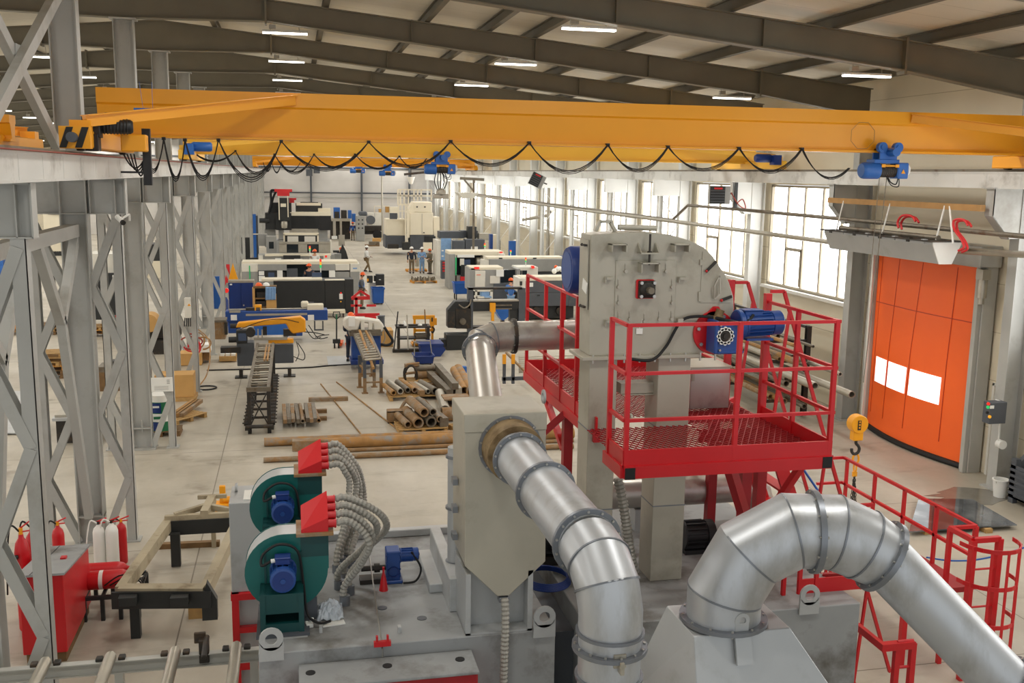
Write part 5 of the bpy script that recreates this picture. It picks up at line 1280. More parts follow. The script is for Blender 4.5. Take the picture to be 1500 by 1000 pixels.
# ---- blue bed machine behind
Yb = 42
t = thing('bar_machine', 'long blue bench machine with an orange clamp behind the yellow saw', 'machine', (P(405,495,Y=Yb).x,Yb,0))
part(t, 'bed', 'motor_blue', (330,480,455,470,Yb,.8), bevel=.02); part(t, 'pedestal', 'motor_blue', (334,352,470,488,Yb+.1,.6), (425,443,470,492,Yb+.1,.6), bevel=.02)
part(t, 'mesh_guard', 'hoist_blue', (372,422,472,494,Yb+.05,.05)); part(t, 'bed_rail', 'pale_steel', (336,352,455,458,Yb-.02,.1), (360,450,459,462,Yb-.02,.1)); part(t, 'label_plate', 'paper', (338,347,461,469,Yb-.02,.02), (451,460,461,469,Yb-.02,.02))
b = MB(); q = P(334,455,Y=Yb); q2 = P(470,453,Y=Yb); b.cyl((q.x,Yb+.3,q.z),(q2.x,Yb+.3,q.z),.04,n=10); b.build('spindle_bar', 'pale_steel', t)
part(t, 'clamp', 'crane_yellow', (373,383,447,450,Yb+.1,.3), (373,375,450,459,Yb+.1,.3), (381,383,450,459,Yb+.1,.3), (373,383,455,458,Yb+.1,.3))
part(t, 'clamp_head', 'dark_iron', (360,373,451,457,Yb+.15,.25)); part(t, 'tail_stock', 'cream_paint', (450,474,446,458,Yb+.1,.5), bevel=.03)
part(t, 'control_hood', 'cream_paint', (441,452,442,451,Yb+.3,.4), bevel=.05); part(t, 'control_screen', 'machine_slate', (452,460,442,451,Yb+.6,.04))
part(t, 'support_leg', 'machine_slate', (460,462,470,484,Yb+.2,.06), (472,474,470,484,Yb+.2,.06), (462,472,482,484,Yb+.2,.06))
b = MB()
for a, c_ in (((446,478),(470,494)),((452,476),(480,494)),((475,490),(446,486)),((462,494),(482,490))): b.tube(spline([P(a[0],a[1],Y=Yb),P((a[0]+c_[0])/2,c_[1]+1,Y=Yb-.4),P(c_[0],c_[1],Y=Yb-.2)],4),.02,5)
b.build('cable', 'rubber', t)
part(thing('steel_chest', 'brown rusty steel chest beside the left end of the blue bench machine', 'chest', (P(321,495,Y=40.5).x,40.5,0)), 'body', 'rust_steel', (312,330,471,497,40.5,.8), bevel=.02)
t = bpy.data.objects['steel_chest']; part(t, 'top', 'mill_steel', (311,331,469,472,40.45,.9)); part(t, 'spool', 'dark_iron', (329,333,472,490,40.4,.3))
# ---- navy cabinet, shelf with helmets and cloth
Yc = 48.5
t = thing('steel_cabinet', 'navy blue two-door steel cabinet standing before the dark lathe', 'cabinet', (P(353,456,Y=Yc).x,Yc,0))
part(t, 'body', 'navy', (335,371,414,458,Yc,.6,0)); part(t, 'top', 'pale_steel', (334,372,411,414,Yc-.02,.64)); part(t, 'door', 'navy', (336,353,415,457,Yc-.03,.03)); part(t, 'door', 'navy', (353.6,370.5,415,457,Yc-.03,.03)); part(t, 'handle', 'pale_steel', (356,358,446,448,Yc-.05,.02)); part(t, 'label_plate', 'paper', (336.5,340,415.5,417.5,Yc-.04,.01))
t = thing('wooden_shelf', 'dark open wooden shelf with two helmets on top beside the navy cabinet', 'shelf', (P(387,455,Y=47.5).x,47.5,0))
part(t, 'side', 'cardboard', (370,373.5,422,458,47.5,.5), (390,405,430,458,47.5,.05)); part(t, 'top', 'pallet_dark', (371,405,419,422,47.5,.5)); part(t, 'back', 'machine_black', (373,404,422,458,47.95,.03)); part(t, 'board', 'pallet_dark', (373,404,436,438,47.55,.4), (373,404,449,451,47.55,.4))
part(t, 'stored_parts', 'dark_iron', (376,388,428,436,47.6,.3), (375,389,441,449,47.6,.3))
def helmet_mesh(b, c, r=.13):
    prof = [(r*1.02,-.02),(r*1.0,0)]+[(r*math.cos(PI/2*k/7), r*.95*math.sin(PI/2*k/7)) for k in range(1,8)]
    b.lathe(prof, c, (0,0,1), 16); b.lathe([(r*1.02,-.02),(r*1.22,-.022),(r*1.22,-.012),(r*1.02,-.0)], V(c)+V((0,-.02,0)), (0,0,1), 16); return b
for px, m_, l in ((379,'helmet_orange','orange safety helmet on top of the wooden shelf'),(390,'helmet_white','white safety helmet on top of the wooden shelf')):
    q = P(px,419,Y=47.75); b = MB(); helmet_mesh(b, (q.x,47.75,q.z+.03), .16); tag(b.build('safety_helmet', m_), l, 'helmet')
t = MB(); 
b = MB(); vs = []; n = 10
for i in range(n+1):
    for j in range(9):
        q = P(389+i*1.5, 420+j*2.4, Y=47.42-.03*math.sin(i*2.1)-.01); vs.append((q.x,q.y,q.z))
b.add(vs, [(i*9+j,(i+1)*9+j,(i+1)*9+j+1,i*9+j+1) for i in range(n) for j in range(8)])
o = b.build('cloth', 'cloth_paleblue'); o.modifiers.new('thick','SOLIDIFY').thickness = .012; tag(o, 'pale blue cloth hanging over the front of the wooden shelf', 'cloth')
# ---- dark lathe (seen from behind)
Yd = 50
t = thing('lathe', 'large lathe with plain black rear panels behind the wooden shelf', 'machine', (P(460,455,Y=Yd).x,Yd,0))
part(t, 'rear_panel', 'machine_black', (401,476,412,456,Yd,.06), (476.5,505,412,456,Yd,.06), (505.5,518,409,456,Yd,.06)); part(t, 'body', 'machine_black', (401,518,411,458,Yd+.06,1.4,0)); part(t, 'top_tray', 'cream_paint', (383,472,408.5,412,Yd+.2,.9), (476,505,410,412.5,Yd+.1,.5), bevel=.01)
part(t, 'control_switch', 'paper', (497,502,430,438,Yd-.03,.03)); part(t, 'switch_knob', 'light_red', (498.5,500.5,428,430,Yd-.04,.03)); part(t, 'indicator', 'light_amber', (498.5,500.2,441,442.4,Yd-.03,.03))
part(t, 'screen_arm', 'screen', (457,471,399,409,Yd+1.0,.1)); part(t, 'skirt', 'dark_iron', (405,518,455,462,Yd+.1,1.2))
t = thing('wall_bench', 'low pinkish bench along the foot of the black lathe panels', 'bench', (P(490,460,Y=48.6).x,48.6,0))
part(t, 'top', 'cream_paint', (462,506,455,459,48.6,.6)); part(t, 'underframe', 'dark_iron', (464,466,459,478,48.7,.1),(502,504,459,478,48.7,.1),(464,504,468,470,48.7,.4))
# signal towers
def signal(label, px, pyb, pyt, Y, w=.05):
    w *= .7
    a, c_ = P(px,pyb,Y=Y), P(px,pyt,Y=Y); t = thing('signal_tower', label, 'lamp', tuple(a)); h = c_.z-a.z
    b = MB(); b.cyl(a, (a.x,a.y,a.z+h*.55), w*.5, n=8); b.build('pole', 'white_paint', t)
    for k, m_ in enumerate(('light_green','light_amber','light_red')): b = MB(); b.cyl((a.x,a.y,a.z+h*(.55+.15*k)),(a.x,a.y,a.z+h*(.69+.15*k)), w, n=10); b.build('lens', m_, t)
signal('signal tower with red and amber lenses rising in front of the beige lathe', 470, 408, 379, Yd+1.1, .07)
# ---- beige lathe
Ye = 58
t = thing('lathe', 'long beige and grey CNC lathe with an open dark door, behind the black-panelled lathe', 'machine', (P(440,410,Y=Ye).x,Ye,0))
part(t, 'body', 'machine_grey', (354,378,398,416,Ye,1.6), (491,512,398,414,Ye,1.6), (513,527,398,440,Ye,1.6,0), (354,512,410,420,Ye+.02,1.6,0)); part(t, 'upper_cover', 'machine_white', (354,378,386,398,Ye,1.6), (491,512,387,396,Ye-.02,1.6), (513,527,386,398,Ye,1.6), bevel=.02)
part(t, 'roof', 'cream_paint', (354,524,383,387,Ye+.05,1.5)); part(t, 'sliding_door', 'machine_grey', (378,420,387,396,Ye-.05,.06), (452,491,387,396,Ye-.05,.06)); part(t, 'dark_interior', 'glass_dark', (378,491,387,412,Ye+.35,.05)); part(t, 'door_window', 'machine_slate', (420,436,393,407,Ye+.1,.04)); part(t, 'coolant_bed', 'machine_black', (378,392,396,411,Ye-.04,.1),(404,418,399,409,Ye-.05,.1))
part(t, 'control_panel', 'machine_black', (391,405,396,409,Ye-.1,.1)); part(t, 'screen', 'screen', (393,402,399,406,Ye-.11,.02)); part(t, 'notice', 'paper', (379,387,397,403,Ye-.12,.02)); part(t, 'notice', 'paper', (406,414,396,408,Ye-.12,.02)); part(t, 'notice', 'paper', (482,491,396,406,Ye-.12,.02)); part(t, 'notice', 'paper', (379,388,404,412,Ye-.12,.02))
part(t, 'green_strip', 'green_bright', (365,366.6,389,412,Ye-.03,.03)); part(t, 'name_plate', 'cloth_paleblue', (517,523,392,394,Ye-.02,.02))
signal('slim signal tower standing in front of the guarded milling machine', 454, 375, 360, Ye+1.2, .07)
# ---- machine with guard panels and light covers
Yg_ = 67
t = thing('bed_mill', 'pale grey bed mill with rectangular guard windows in front of the black gantry', 'machine', (P(440,380,Y=Yg_).x,Yg_,0))
part(t, 'bed', 'machine_grey', (378,490,373,386,Yg_-1.5,1.4,0), bevel=.02); part(t, 'tray', 'cream_paint', (388,485,372,375,Yg_-1.6,.5)); part(t, 'carriage', 'machine_white', (379,385,374,382,Yg_-1.7,.3),(474,484,374,382,Yg_-1.7,.3)); part(t, 'notice', 'paper', (403,412,378,384,Yg_-1.72,.03)); part(t, 'notice', 'paper', (431,443,379,384,Yg_-1.72,.03)); part(t, 'slide_cover', 'machine_black', (415,440,374,381,Yg_-1.7,.2))
q = [P(x,y,Y=Yg_) for x, y in ((409,354),(484,354),(484,374),(409,374))]
b = MB()
pb(b,409,484,354,357.5,Yg_,.06); pb(b,409,484,370,374,Yg_,.06); pb(b,409,420,357,371,Yg_,.06); pb(b,437,450,357,371,Yg_,.06); pb(b,467,484,357,371,Yg_,.06); b.build('guard_panel', 'pale_steel', t, smooth=False)
part(t, 'guard_window', 'glass_dark', (420,437,357,371,Yg_+.05,.03)); part(t, 'guard_window', 'glass_dark', (450,467,357,371,Yg_+.05,.03))
part(t, 'inner_cover', 'machine_white', (421,437,346,354,Yg_+.5,.1)); part(t, 'inner_cover', 'machine_white', (446,462,346,354,Yg_+.5,.1)); part(t, 'inner_dark', 'machine_black', (417,466,344,354,Yg_+.6,.1)); part(t, 'frame', 'cream_paint', (415,467,341,344.5,Yg_+.5,.2), (415,417.4,343,354,Yg_+.5,.1), (464.5,467,343,354,Yg_+.5,.1))
part(t, 'side_console', 'machine_grey', (390,405,346,372,Yg_+.3,.8), bevel=.02); part(t, 'console_window', 'glass_dark', (394,401,354,364,Yg_+.27,.03)); part(t, 'side_cabinet', 'machine_grey', (378,391,343,360,Yg_+1,.8)); part(t, 'end_column', 'machine_white', (484,486,352,386,Yg_-.1,.8))
part(t, 'red_button', 'light_red', (476,479,374,377,Yg_-1.75,.05))
t = thing('dark_cover', 'tall dark L-shaped cover left of the guarded mill', 'cover', (P(362,380,Y=68).x,68,0)); part(t, 'panel', 'machine_black', (354,366,348,384,68.2,.4)); part(t, 'foot', 'machine_black', (354,378,378,386,67.9,.5,0))
# ---- black gantry mill with red head caps
Yh = 76
t = thing('gantry_mill', 'tall black gantry milling machine with red caps on its ram', 'machine', (P(435,345,Y=Yh).x,Yh,0))
part(t, 'cross_slide_cover', 'machine_black', (388.5,405,312,336,Yh,1.6), (427,485,316,336,Yh,1.6)); part(t, 'bellows', 'machine_black', *[(428+2.3*k,429.3+2.3*k,316.5,335,Yh-.1,.1) for k in range(16)]); part(t, 'bellows_end', 'black_paint', (468,484.5,316,337,Yh-.06,.1)); part(t, 'cover_lip', 'cream_paint', (425,484,311,316,Yh-.05,1.6))
part(t, 'ram', 'machine_black', (408,424,290,323,Yh-.6,.6)); part(t, 'ram_rail', 'cream_paint', (408,409.5,287,322,Yh-.65,.1), (421,422.5,287,318,Yh-.65,.1)); part(t, 'ram_plate', 'cream_paint', (411,419,298,303,Yh-.66,.05)); part(t, 'ram_cap', 'red_label', (402,428,277,281,Yh-.6,1.0), (406,424,281,287,Yh-.6,1.0)); part(t, 'side_cap', 'red_label', (424,434,290,293,Yh+.2,.6), (424,431,293,297,Yh+.2,.6))
part(t, 'carriage', 'machine_black', (396,427,297,313,Yh+.2,1.2), (404,427,312,337,Yh-.3,.6)); b = MB(); q = P(416.5,329,Y=Yh-.7); b.lathe([(.05,-.28),(.2,-.25),(.24,0),(.22,.22),(.1,.26)],(q.x,Yh-.55,q.z),(0,0,1),14); b.build('spindle_head', 'pale_steel', t)
part(t, 'upper_bellows', 'machine_black', (433,472,298,311,Yh+1.2,.8), (440,466,296,298,Yh+1.2,.6)); part(t, 'upper_lip', 'cream_paint', (434,470,297,301,Yh+1.1,.3), (466,484,305,312,Yh+1.0,.6))
part(t, 'column', 'machine_grey', (408,416,336,350,Yh+.2,.8), (466,480,336,352,Yh+.2,1.2), (388,404,336,362,Yh+.6,.6)); part(t, 'table', 'pale_steel', (424,466,335,341,Yh-.2,.9))
b = MB(); b.tube(spline([P(405,279,Y=Yh),P(397,280,Y=Yh),P(397,296,Y=Yh),P(394,312,Y=Yh)],6),.09,7); b.tube(spline([P(404,281,Y=Yh),P(400,290,Y=Yh),P(397,304,Y=Yh)],5),.08,7); b.build('cable_chain', 'rubber', t)
part(t, 'base', 'machine_grey', (405,484,352,372,Yh-.4,2.2,0))
b = MB(); q = P(384,323,Y=Yh); b.cyl((q.x-.2,Yh,q.z),(q.x+.5,Yh,q.z),.18,n=12); b.build('drive_motor', 'machine_black', t)
t = thing('blue_cabinet', 'tall narrow blue cabinet far back beside the column row', 'cabinet', (P(371,360,Y=82).x,82,0)); part(t, 'body', 'hoist_blue', (369,375,314,362,82,1.0,0)); part(t, 'side', 'machine_slate', (375,378,316,362,82.1,.8,0)); part(t, 'door_frame', 'cream_paint', (369,390,342,343.5,81.8,.05))
# ---- control unit and bins beside the walkway
Yk = 54
t = thing('control_unit', 'black swivel control unit with a small white label on a cream base', 'machine', (P(545,440,Y=Yk).x,Yk,0)); part(t, 'screen_box', 'machine_black', (551,563,402,418,Yk,.5), (548,551,404,412,Yk+.1,.3)); part(t, 'pendant', 'machine_black', (538,546,404,414,Yk,.3)); part(t, 'label_plate', 'paper', (555,558,409,410,Yk-.02,.02)); part(t, 'base', 'machine_white', (541,551,414,445,Yk+.3,.8), bevel=.02); part(t, 'warning_label', 'crane_yellow', (537.5,540,408,412,Yk-.02,.02))
def bin_(label, x0, x1, pt, pbm, Y, D=.9, mt='bin_blue', name='steel_bin'):
    t = thing(name, label, 'bin', (P((x0+x1)/2,pbm,Y=Y).x,Y,0)); a, c_ = P(x0,pt,Y=Y), P(x1,pt,Y=Y); zt = a.z; z0 = P(x0,pbm,Y=Y).z; w = .03; i = (c_.x-a.x)*.06
    b = MB()
    lo = [(a.x+i,Y+i,z0),(c_.x-i,Y+i,z0),(c_.x-i,Y+D-i,z0),(a.x+i,Y+D-i,z0)]; hi = [(a.x,Y,zt),(c_.x,Y,zt),(c_.x,Y+D,zt),(a.x,Y+D,zt)]
    for k in range(4):
        j = (k+1) % 4; cen = V(((a.x+c_.x)/2,Y+D/2,0)); q = [V(lo[k]),V(lo[j]),V(hi[j]),V(hi[k])]
        nrm = ((q[0]+q[1])/2-cen); nrm.z = 0; nrm.normalize(); b.hull8(q, [p-nrm*w for p in q])
    b.bb(a.x+i,c_.x-i,Y+i,Y+D-i,z0,z0+.03); b.build('tub', mt, t, smooth=False)
    b = MB(); b.path([(a.x-.01,Y-.01,zt),(c_.x+.01,Y-.01,zt),(c_.x+.01,Y+D+.01,zt),(a.x-.01,Y+D+.01,zt),(a.x-.01,Y-.01,zt)],.05,.05); b.build('rim', mt, t, smooth=False)
    wheels(t, a.x+.12, c_.x-.12, Y+.12, Y+D-.12, max(.05, min(.12, z0*.5+.03)))
    b = MB()
    for x in (a.x+.12, c_.x-.12):
        for y in (Y+.12, Y+D-.12): b.bb(x-.03,x+.03,y-.03,y+.03,.05,z0+.01)
    b.build('caster_fork', 'dark_iron', t, smooth=False); return t
bin_('blue wheeled bin beside the black control unit in the aisle', 545.5, 563, 423, 444, 53.2)
bin_('blue wheeled chip bin in front of the white lathe with the green strip', 666, 694, 415, 431, 54.5)
def tipper(label, pix, Y, D, flip=False):
    t = thing('tipping_skip', label, 'bin', (P(sum(p[0] for p in pix)/len(pix),530,Y=Y).x,Y,0)); ppoly(t, 'tub', 'navy', pix, Y, D, .0); return t
t = tipper('dark blue tipping skip with a sloping nose, in front of the yellow engine crane', [(616,505),(648,505),(653,512),(643,525),(618,520)], 37.6, .9)
part(t, 'rim', 'navy', (614,650,503.5,506,37.55,1.0)); part(t, 'under_frame', 'dark_iron', (622,644,525,529,37.8,.5)); q = P(638,530,Y=37.8); wheels(t, q.x-.4, q.x+.2, 37.9, 38.3, .09)
b = MB(); b.path([P(617,505,Y=37.6),P(606,499,Y=37.6),P(606,500,Y=38.3),P(617,506,Y=38.3)],.03,.03); b.build('push_handle', 'pale_steel', t)
t = bin_('dark blue open box with a bent wire handle before the tipping skip', 608, 636, 522.5, 533, 35.9, .8, 'navy', 'open_box')
b = MB(); b.tube([P(607,523,Y=36),P(607,500,Y=36),P(611,499,Y=36),P(630,499,Y=36.4),P(633,522,Y=36.4)],.02,6); b.build('handle', 'pale_steel', t)
# ---- tool bench and yellow engine crane
Yw = 38.8
t = thing('work_bench', 'dark steel work bench with white cloths and tools on two shelves', 'bench', (P(604,512,Y=Yw).x,Yw,0))
part(t, 'top', 'dark_iron', (581,631,478,480.5,Yw,.7)); part(t, 'shelf', 'dark_iron', (583,628,495,497,Yw+.05,.6)); part(t, 'leg', 'dark_iron', (582,585.5,480,513,Yw,.1)); part(t, 'leg', 'dark_iron', (626,629.5,480,513,Yw,.1)); part(t, 'leg', 'dark_iron', (584,586,480,510,Yw+.6,.08)); part(t, 'leg', 'dark_iron', (625,627,480,510,Yw+.6,.08))
for px, l in ((592,'white crumpled cloth standing up on the work bench'),(616,'white rag lying flat on the work bench near the yellow crane')):
    q = P(px,478,Y=Yw+.3); b = MB(); b.lathe([(.12,0),(.1,.06),(.05,.16 if px < 600 else .08),(.015,.22 if px < 600 else .09)], (q.x,Yw+.3,q.z+.02), (0,0,1), 9); tag(b.build('rag', 'paper', smooth=False), l, 'cloth')
for k, px in enumerate((588,602,608,622)):
    q = P(px,479,Y=Yw+.2); b = MB(); b.box((q.x,Yw+.25,q.z+.04),(.16,.12,.06)); b.cyl((q.x-.1,Yw+.2,q.z+.09),(q.x+.1,Yw+.2,q.z+.09),.025,n=8); tag(b.build('hand_tool','dark_iron'), ['dark hand tool at the front end of the work bench','dark hand tool between the two white cloths','dark clamp in the middle of the work bench','dark hand tool at the crane end of the work bench'][k], 'tool')
q = P(618,493,Y=Yw+.2); b = MB(); b.box((q.x,Yw+.3,q.z),(.5,.3,.18)); b.cyl((q.x-.3,Yw+.3,q.z+.06),(q.x+.35,Yw+.3,q.z+.06),.08,n=10); tag(b.build('gear_part','mill_steel',bevel=.02), 'oily machine part on the lower shelf of the work bench', 'part')
for k, (a, c_, l) in enumerate((((583,456),(577,512),'thin black rod leaning on the end of the work bench'),((596,461),(598,512),'pale pole leaning on the middle of the work bench'),((622,453),(625,478),'brown stick standing up behind the work bench'))):
    b = MB(); b.tube([P(a[0],a[1],Y=Yw-.05 if k < 2 else Yw+.8), P(c_[0],c_[1] if k < 2 else 508,Y=Yw-.25 if k < 2 else Yw+.8)], .025, 6); tag(b.build('pole', ['rubber','pale_steel','rust_steel'][k]), l, 'pole')
q = F(599,515); b = MB(); b.bb(q.x-.65,q.x+.6,q.y-.15,q.y+.1,0,.12); tag(b.build('steel_profile','dark_iron'), 'short dark steel profile on the floor before the work bench', 'profile')
Yj = 39.9
t = thing('engine_crane', 'yellow portable shop crane behind the work bench', 'crane', (P(622,505,Y=Yj).x,Yj,0))
part(t, 'boom', 'crane_yellow', (605,637,462,467.5,Yj,.16)); part(t, 'post', 'crane_yellow', (606,609,466,502,Yj,.14)); part(t, 'post', 'crane_yellow', (630,636,463,480,Yj,.2),(632,635,480,505,Yj,.14)); part(t, 'leg', 'crane_yellow', (607,634,482,485.5,Yj,.12)); part(t, 'winch', 'crane_yellow', (636,640,466,476,Yj-.05,.2)); part(t, 'label_plate', 'machine_black', (632,634,465,471,Yj-.02,.02)); part(t, 'base', 'crane_yellow', (604,638,503,506,Yj,.6))
b = MB(); b.tube(spline([P(633,478,Y=Yj-.1),P(636,482,Y=Yj-.1),P(634,487,Y=Yj-.1),P(632,485,Y=Yj-.1)],5),.035,6); b.build('hook', 'dark_iron', t); q = P(606,504,Y=Yj); wheels(t, q.x, q.x+1.0, Yj+.05, Yj+.5, .09, 'rust_orange')
# cardboard crate, barrel, pallet jack behind the white saw
t = thing('crate', 'brown cardboard crate on a pallet behind the white saw', 'crate', (P(567,505,Y=40).x,40,0)); part(t, 'box', 'cardboard', (556,576,484,506,40,.9)); part(t, 'skid', 'pallet_wood', (556,576,507,511,40,.9))
t = thing('dark_barrel', 'small dark barrel behind the white saw head', 'barrel', (P(558.5,470,Y=44).x,44,0)); q = P(558.5,462,Y=44); b = MB(); b.lathe([(.17,0),(.17,.02),(.155,.03),(.155,q.z-.05),(.17,q.z-.03),(.17,q.z)], (q.x,44,0), (0,0,1), 14); b.build('body','machine_slate',t)
t = thing('pallet_jack', 'black and orange pallet jack parked beside the saw operator', 'pallet truck', (P(496,503,Y=40).x,40,0))
q = P(493,500,Y=40); b = MB(); b.tube([(q.x,40,.2),P(493,466,Y=39.8)],.03,8); b.build('drawbar','machine_black',t); h = P(493,462,Y=39.8)
b = MB(); b.tube([h+V((-.0,0,-.15)),h+V((-.14,0,-.02)),h+V((-.12,0,.14)),h+V((.12,0,.14)),h+V((.14,0,-.02)),h+V((0,0,-.15))],.02,6); b.build('handle','machine_black',t); b = MB(); b.box(h+V((0,0,-.05)),(.05,.05,.2)); b.build('grip','green_paint',t)
for dx in (-.08,.08): b = MB(); b.cyl((q.x+dx-.03,40,.1),(q.x+dx+.03,40,.1),.1,n=12); b.build('wheel','rubber',t)
b = MB(); b.box((q.x,40.05,.28),(.3,.2,.16)); b.build('pump','machine_black',t)
for dx in (.05,.35): b = MB(); b.hull8([(q.x+dx,40.1,.08),(q.x+dx+.16,40.1,.08),(q.x+dx+.3,41.3,.06),(q.x+dx+.14,41.3,.06)],[(q.x+dx,40.1,.2),(q.x+dx+.16,40.1,.2),(q.x+dx+.3,41.3,.12),(q.x+dx+.14,41.3,.12)]); b.build('fork','helmet_orange',t,smooth=False)
# ---- white band saw with its roller table
Ys2 = 35.6
t = thing('band_saw', 'white and blue band saw beside the operator in the orange helmet', 'saw', (P(540,530,Y=Ys2).x,Ys2,0))
ppoly(t, 'saw_bow', 'machine_white', [(503,468),(508,464),(540,466.5),(556,469),(563,477),(563,484),(556,489),(548,488),(546,475),(528,472),(524,484),(511,485),(503,479)], Ys2, .35, .05)
part(t, 'notice', 'paper', (510.5,520,464,478,Ys2-.04,.02)); part(t, 'blade_guide', 'machine_white', (529,534,471,483,Ys2-.02,.2),(540,545,470,484,Ys2-.02,.2)); part(t, 'motor', 'machine_slate', (521,528,473,482,Ys2+.1,.3)); part(t, 'vise', 'mill_steel', (515,558,483,489,Ys2-.1,.6))
part(t, 'base', 'motor_blue', (515,558,490,526,Ys2,.7), bevel=.03); part(t, 'plinth', 'navy', (514,562,527,534,Ys2-.2,1.0), bevel=.02); part(t, 'coolant_tray', 'mill_steel', (512,560,487,492,Ys2-.15,.9))
b = MB(); b.tube(spline([P(563,479,Y=Ys2),P(570,490,Y=Ys2),P(575,498,Y=Ys2),P(573,503,Y=Ys2),P(566,505.5,Y=Ys2),P(558,504,Y=Ys2)],6),.05,8); b.build('hose','rubber',t); b = MB(); b.tube(spline([P(563,483,Y=Ys2),P(564,495,Y=Ys2),P(561,503,Y=Ys2)],6),.02,6); b.build('hose','pale_steel',t)
y0, y1 = 31.5, 35.3
t = thing('roller_table', 'short sloping roller table with rusty legs in front of the white saw', 'table', (P(540,560,Y=y0).x,33,0))
A0, A1, B0, B1 = P(534,527,Y=y0), P(558,525,Y=y0), P(519,490,Y=y1), P(541,488,Y=y1); zt = A0.z
for a, c_ in ((A0,B0),(A1,B1)): b = MB(); b.bar(a, c_, .07, .12); b.build('side_rail','mill_steel',t,smooth=False)
for k in range(12):
    f = k/11; p, q = A0.lerp(B0,f), A1.lerp(B1,f); b = MB(); b.cyl(p, q, .04, n=8); b.build('roller','pale_steel',t)
for x, y in ((A0.x,y0),(A1.x,y0),(A0.x-.1,32.4),(A1.x-.15,32.4),(B0.x+.2,34.2),(B1.x,34.2)):
    b = MB(); b.bb(x-.05,x+.05,y-.05,y+.05,.5,zt-.02); b.build('leg','machine_slate',t,smooth=False); b = MB(); b.bb(x-.05,x+.05,y-.05,y+.05,0,.5); b.bb(x-.1,x+.1,y-.1,y+.1,0,.02); b.build('leg_foot','rust_steel',t,smooth=False)
b = MB(); b.bar((A0.x,y0,.35),(A1.x,y0,.35),.05,.05); b.bar((A0.x-.1,32.4,.45),(A1.x-.15,32.4,.45),.05,.05); b.bar((A0.x,y0,.75),(A0.x-.1,32.4,.75),.05,.05); b.build('tie','rust_steel',t,smooth=False)
for k, (a, c_, l, m_) in enumerate((((527,487),(547,539),'long rusty bar lying on the short roller table and overhanging its end','rust_orange'),((536,488),(552,515),'shorter rusty bar on the short roller table','rust_orange'),((531,492),(543,516),'dark bar between the rusty bars on the short roller table','mill_steel'))):
    b = MB(); p0 = P(a[0],a[1],Y=35.2); p1 = P(c_[0],c_[1],Y=[31.0,32.6,32.6][k]); p0.z = max(p0.z, 1.0); b.cyl(p0+V((0,0,.07)), V((p1.x,p1.y,zt+.08 if k else p1.z)), .045, n=8); tag(b.build('steel_bar', m_), l, 'bar')
# red rack behind, standing in the aisle
Yr = 46
t = thing('red_rack', 'dull red welded rack with a gabled top in the aisle behind the white saw', 'rack', (P(537,470,Y=Yr).x,Yr,0))
part(t, 'rail', 'red_label', (513,556,459,463,Yr-.3,.12)); part(t, 'rail', 'red_label', (514,530,446,449,Yr,.1),(537,551,446,449,Yr,.1)); part(t, 'rail','red_label',(515,542,434,439,Yr,.12)); part(t, 'post', 'red_label', (520,524,436,462,Yr,.12)); part(t, 'foot', 'red_label', (535,551,464,468,Yr-.5,.3)); part(t,'post','red_label',(518,521,462,478,Yr,.1),(546,549,462,478,Yr,.1))
b = MB(); b.bar(P(515,437,Y=Yr),P(528,426,Y=Yr),.1,.1); b.bar(P(528,426,Y=Yr),P(541,434,Y=Yr),.1,.1); b.build('gable','red_label',t,smooth=False)
# ---- floor stock: long pipes, bundles, bars
def tube_px(name, label, mt, a, c_, Y0, Y1, r, cat='pipe', hollow=True, group=None, z=None):
    p, q = P(a[0],a[1],Y=Y0), P(c_[0],c_[1],Y=Y1)
    p.z = q.z = z if z is not None else r
    b = MB()
    b.pipe(p, q, r, r*.82, 14) if hollow else b.cyl(p, q, r, n=12)
    return tag(b.build(name, mt), label, cat, group)
G = 'long rusty pipes on the floor'
tube_px('steel_pipe','farthest of the long rusty pipes lying across the floor behind the blowers','rust_orange',(387,648),(690,634),25.6,25.6,.11,z=.11)
tube_px('steel_pipe','thickest long rusty pipe with pale worn patches, second from the back','rust_orange',(465,654),(840,637),25.1,25.1,.14,z=.14)
tube_px('steel_pipe','thin rusty pipe between the thick one and the nearest one','rust_steel',(472,661),(840,645),24.7,24.7,.05,z=.05)
tube_px('steel_pipe','nearest of the long pipes, thin, its pale end sticking out to the side','rust_steel',(386,669),(840,651),24.1,24.1,.065,z=.065)
p = P(428,654,Y=25.1); q = P(466,652,Y=25.1); b = MB(); b.bb(p.x,q.x+.25,24.95,25.25,0,.27); tag(b.build('square_tube','rust_steel',bevel=.01),'short rusty square tube lying in line with the thickest pipe','tube')
b = MB(); q = F(484,671); b.bb(q.x-.08,q.x+.08,23.95,24.3,0,.02); tag(b.build('wood_block','pallet_wood'),'small wooden block under the nearest long pipe','block')
for k, (a, c_, l) in enumerate((((470,563),(530,638),'thin rusty rod lying slantwise on the floor, closer to the square tubes'),((493,560),(583,630),'thin rusty rod lying slantwise on the floor, ending near the pipe pallets'))):
    p, q = F(*a), F(*c_); b = MB(); b.cyl(p+V((0,0,.02)), q+V((0,0,.02)), .02, n=6); tag(b.build('steel_rod','rust_orange'), l, 'rod')
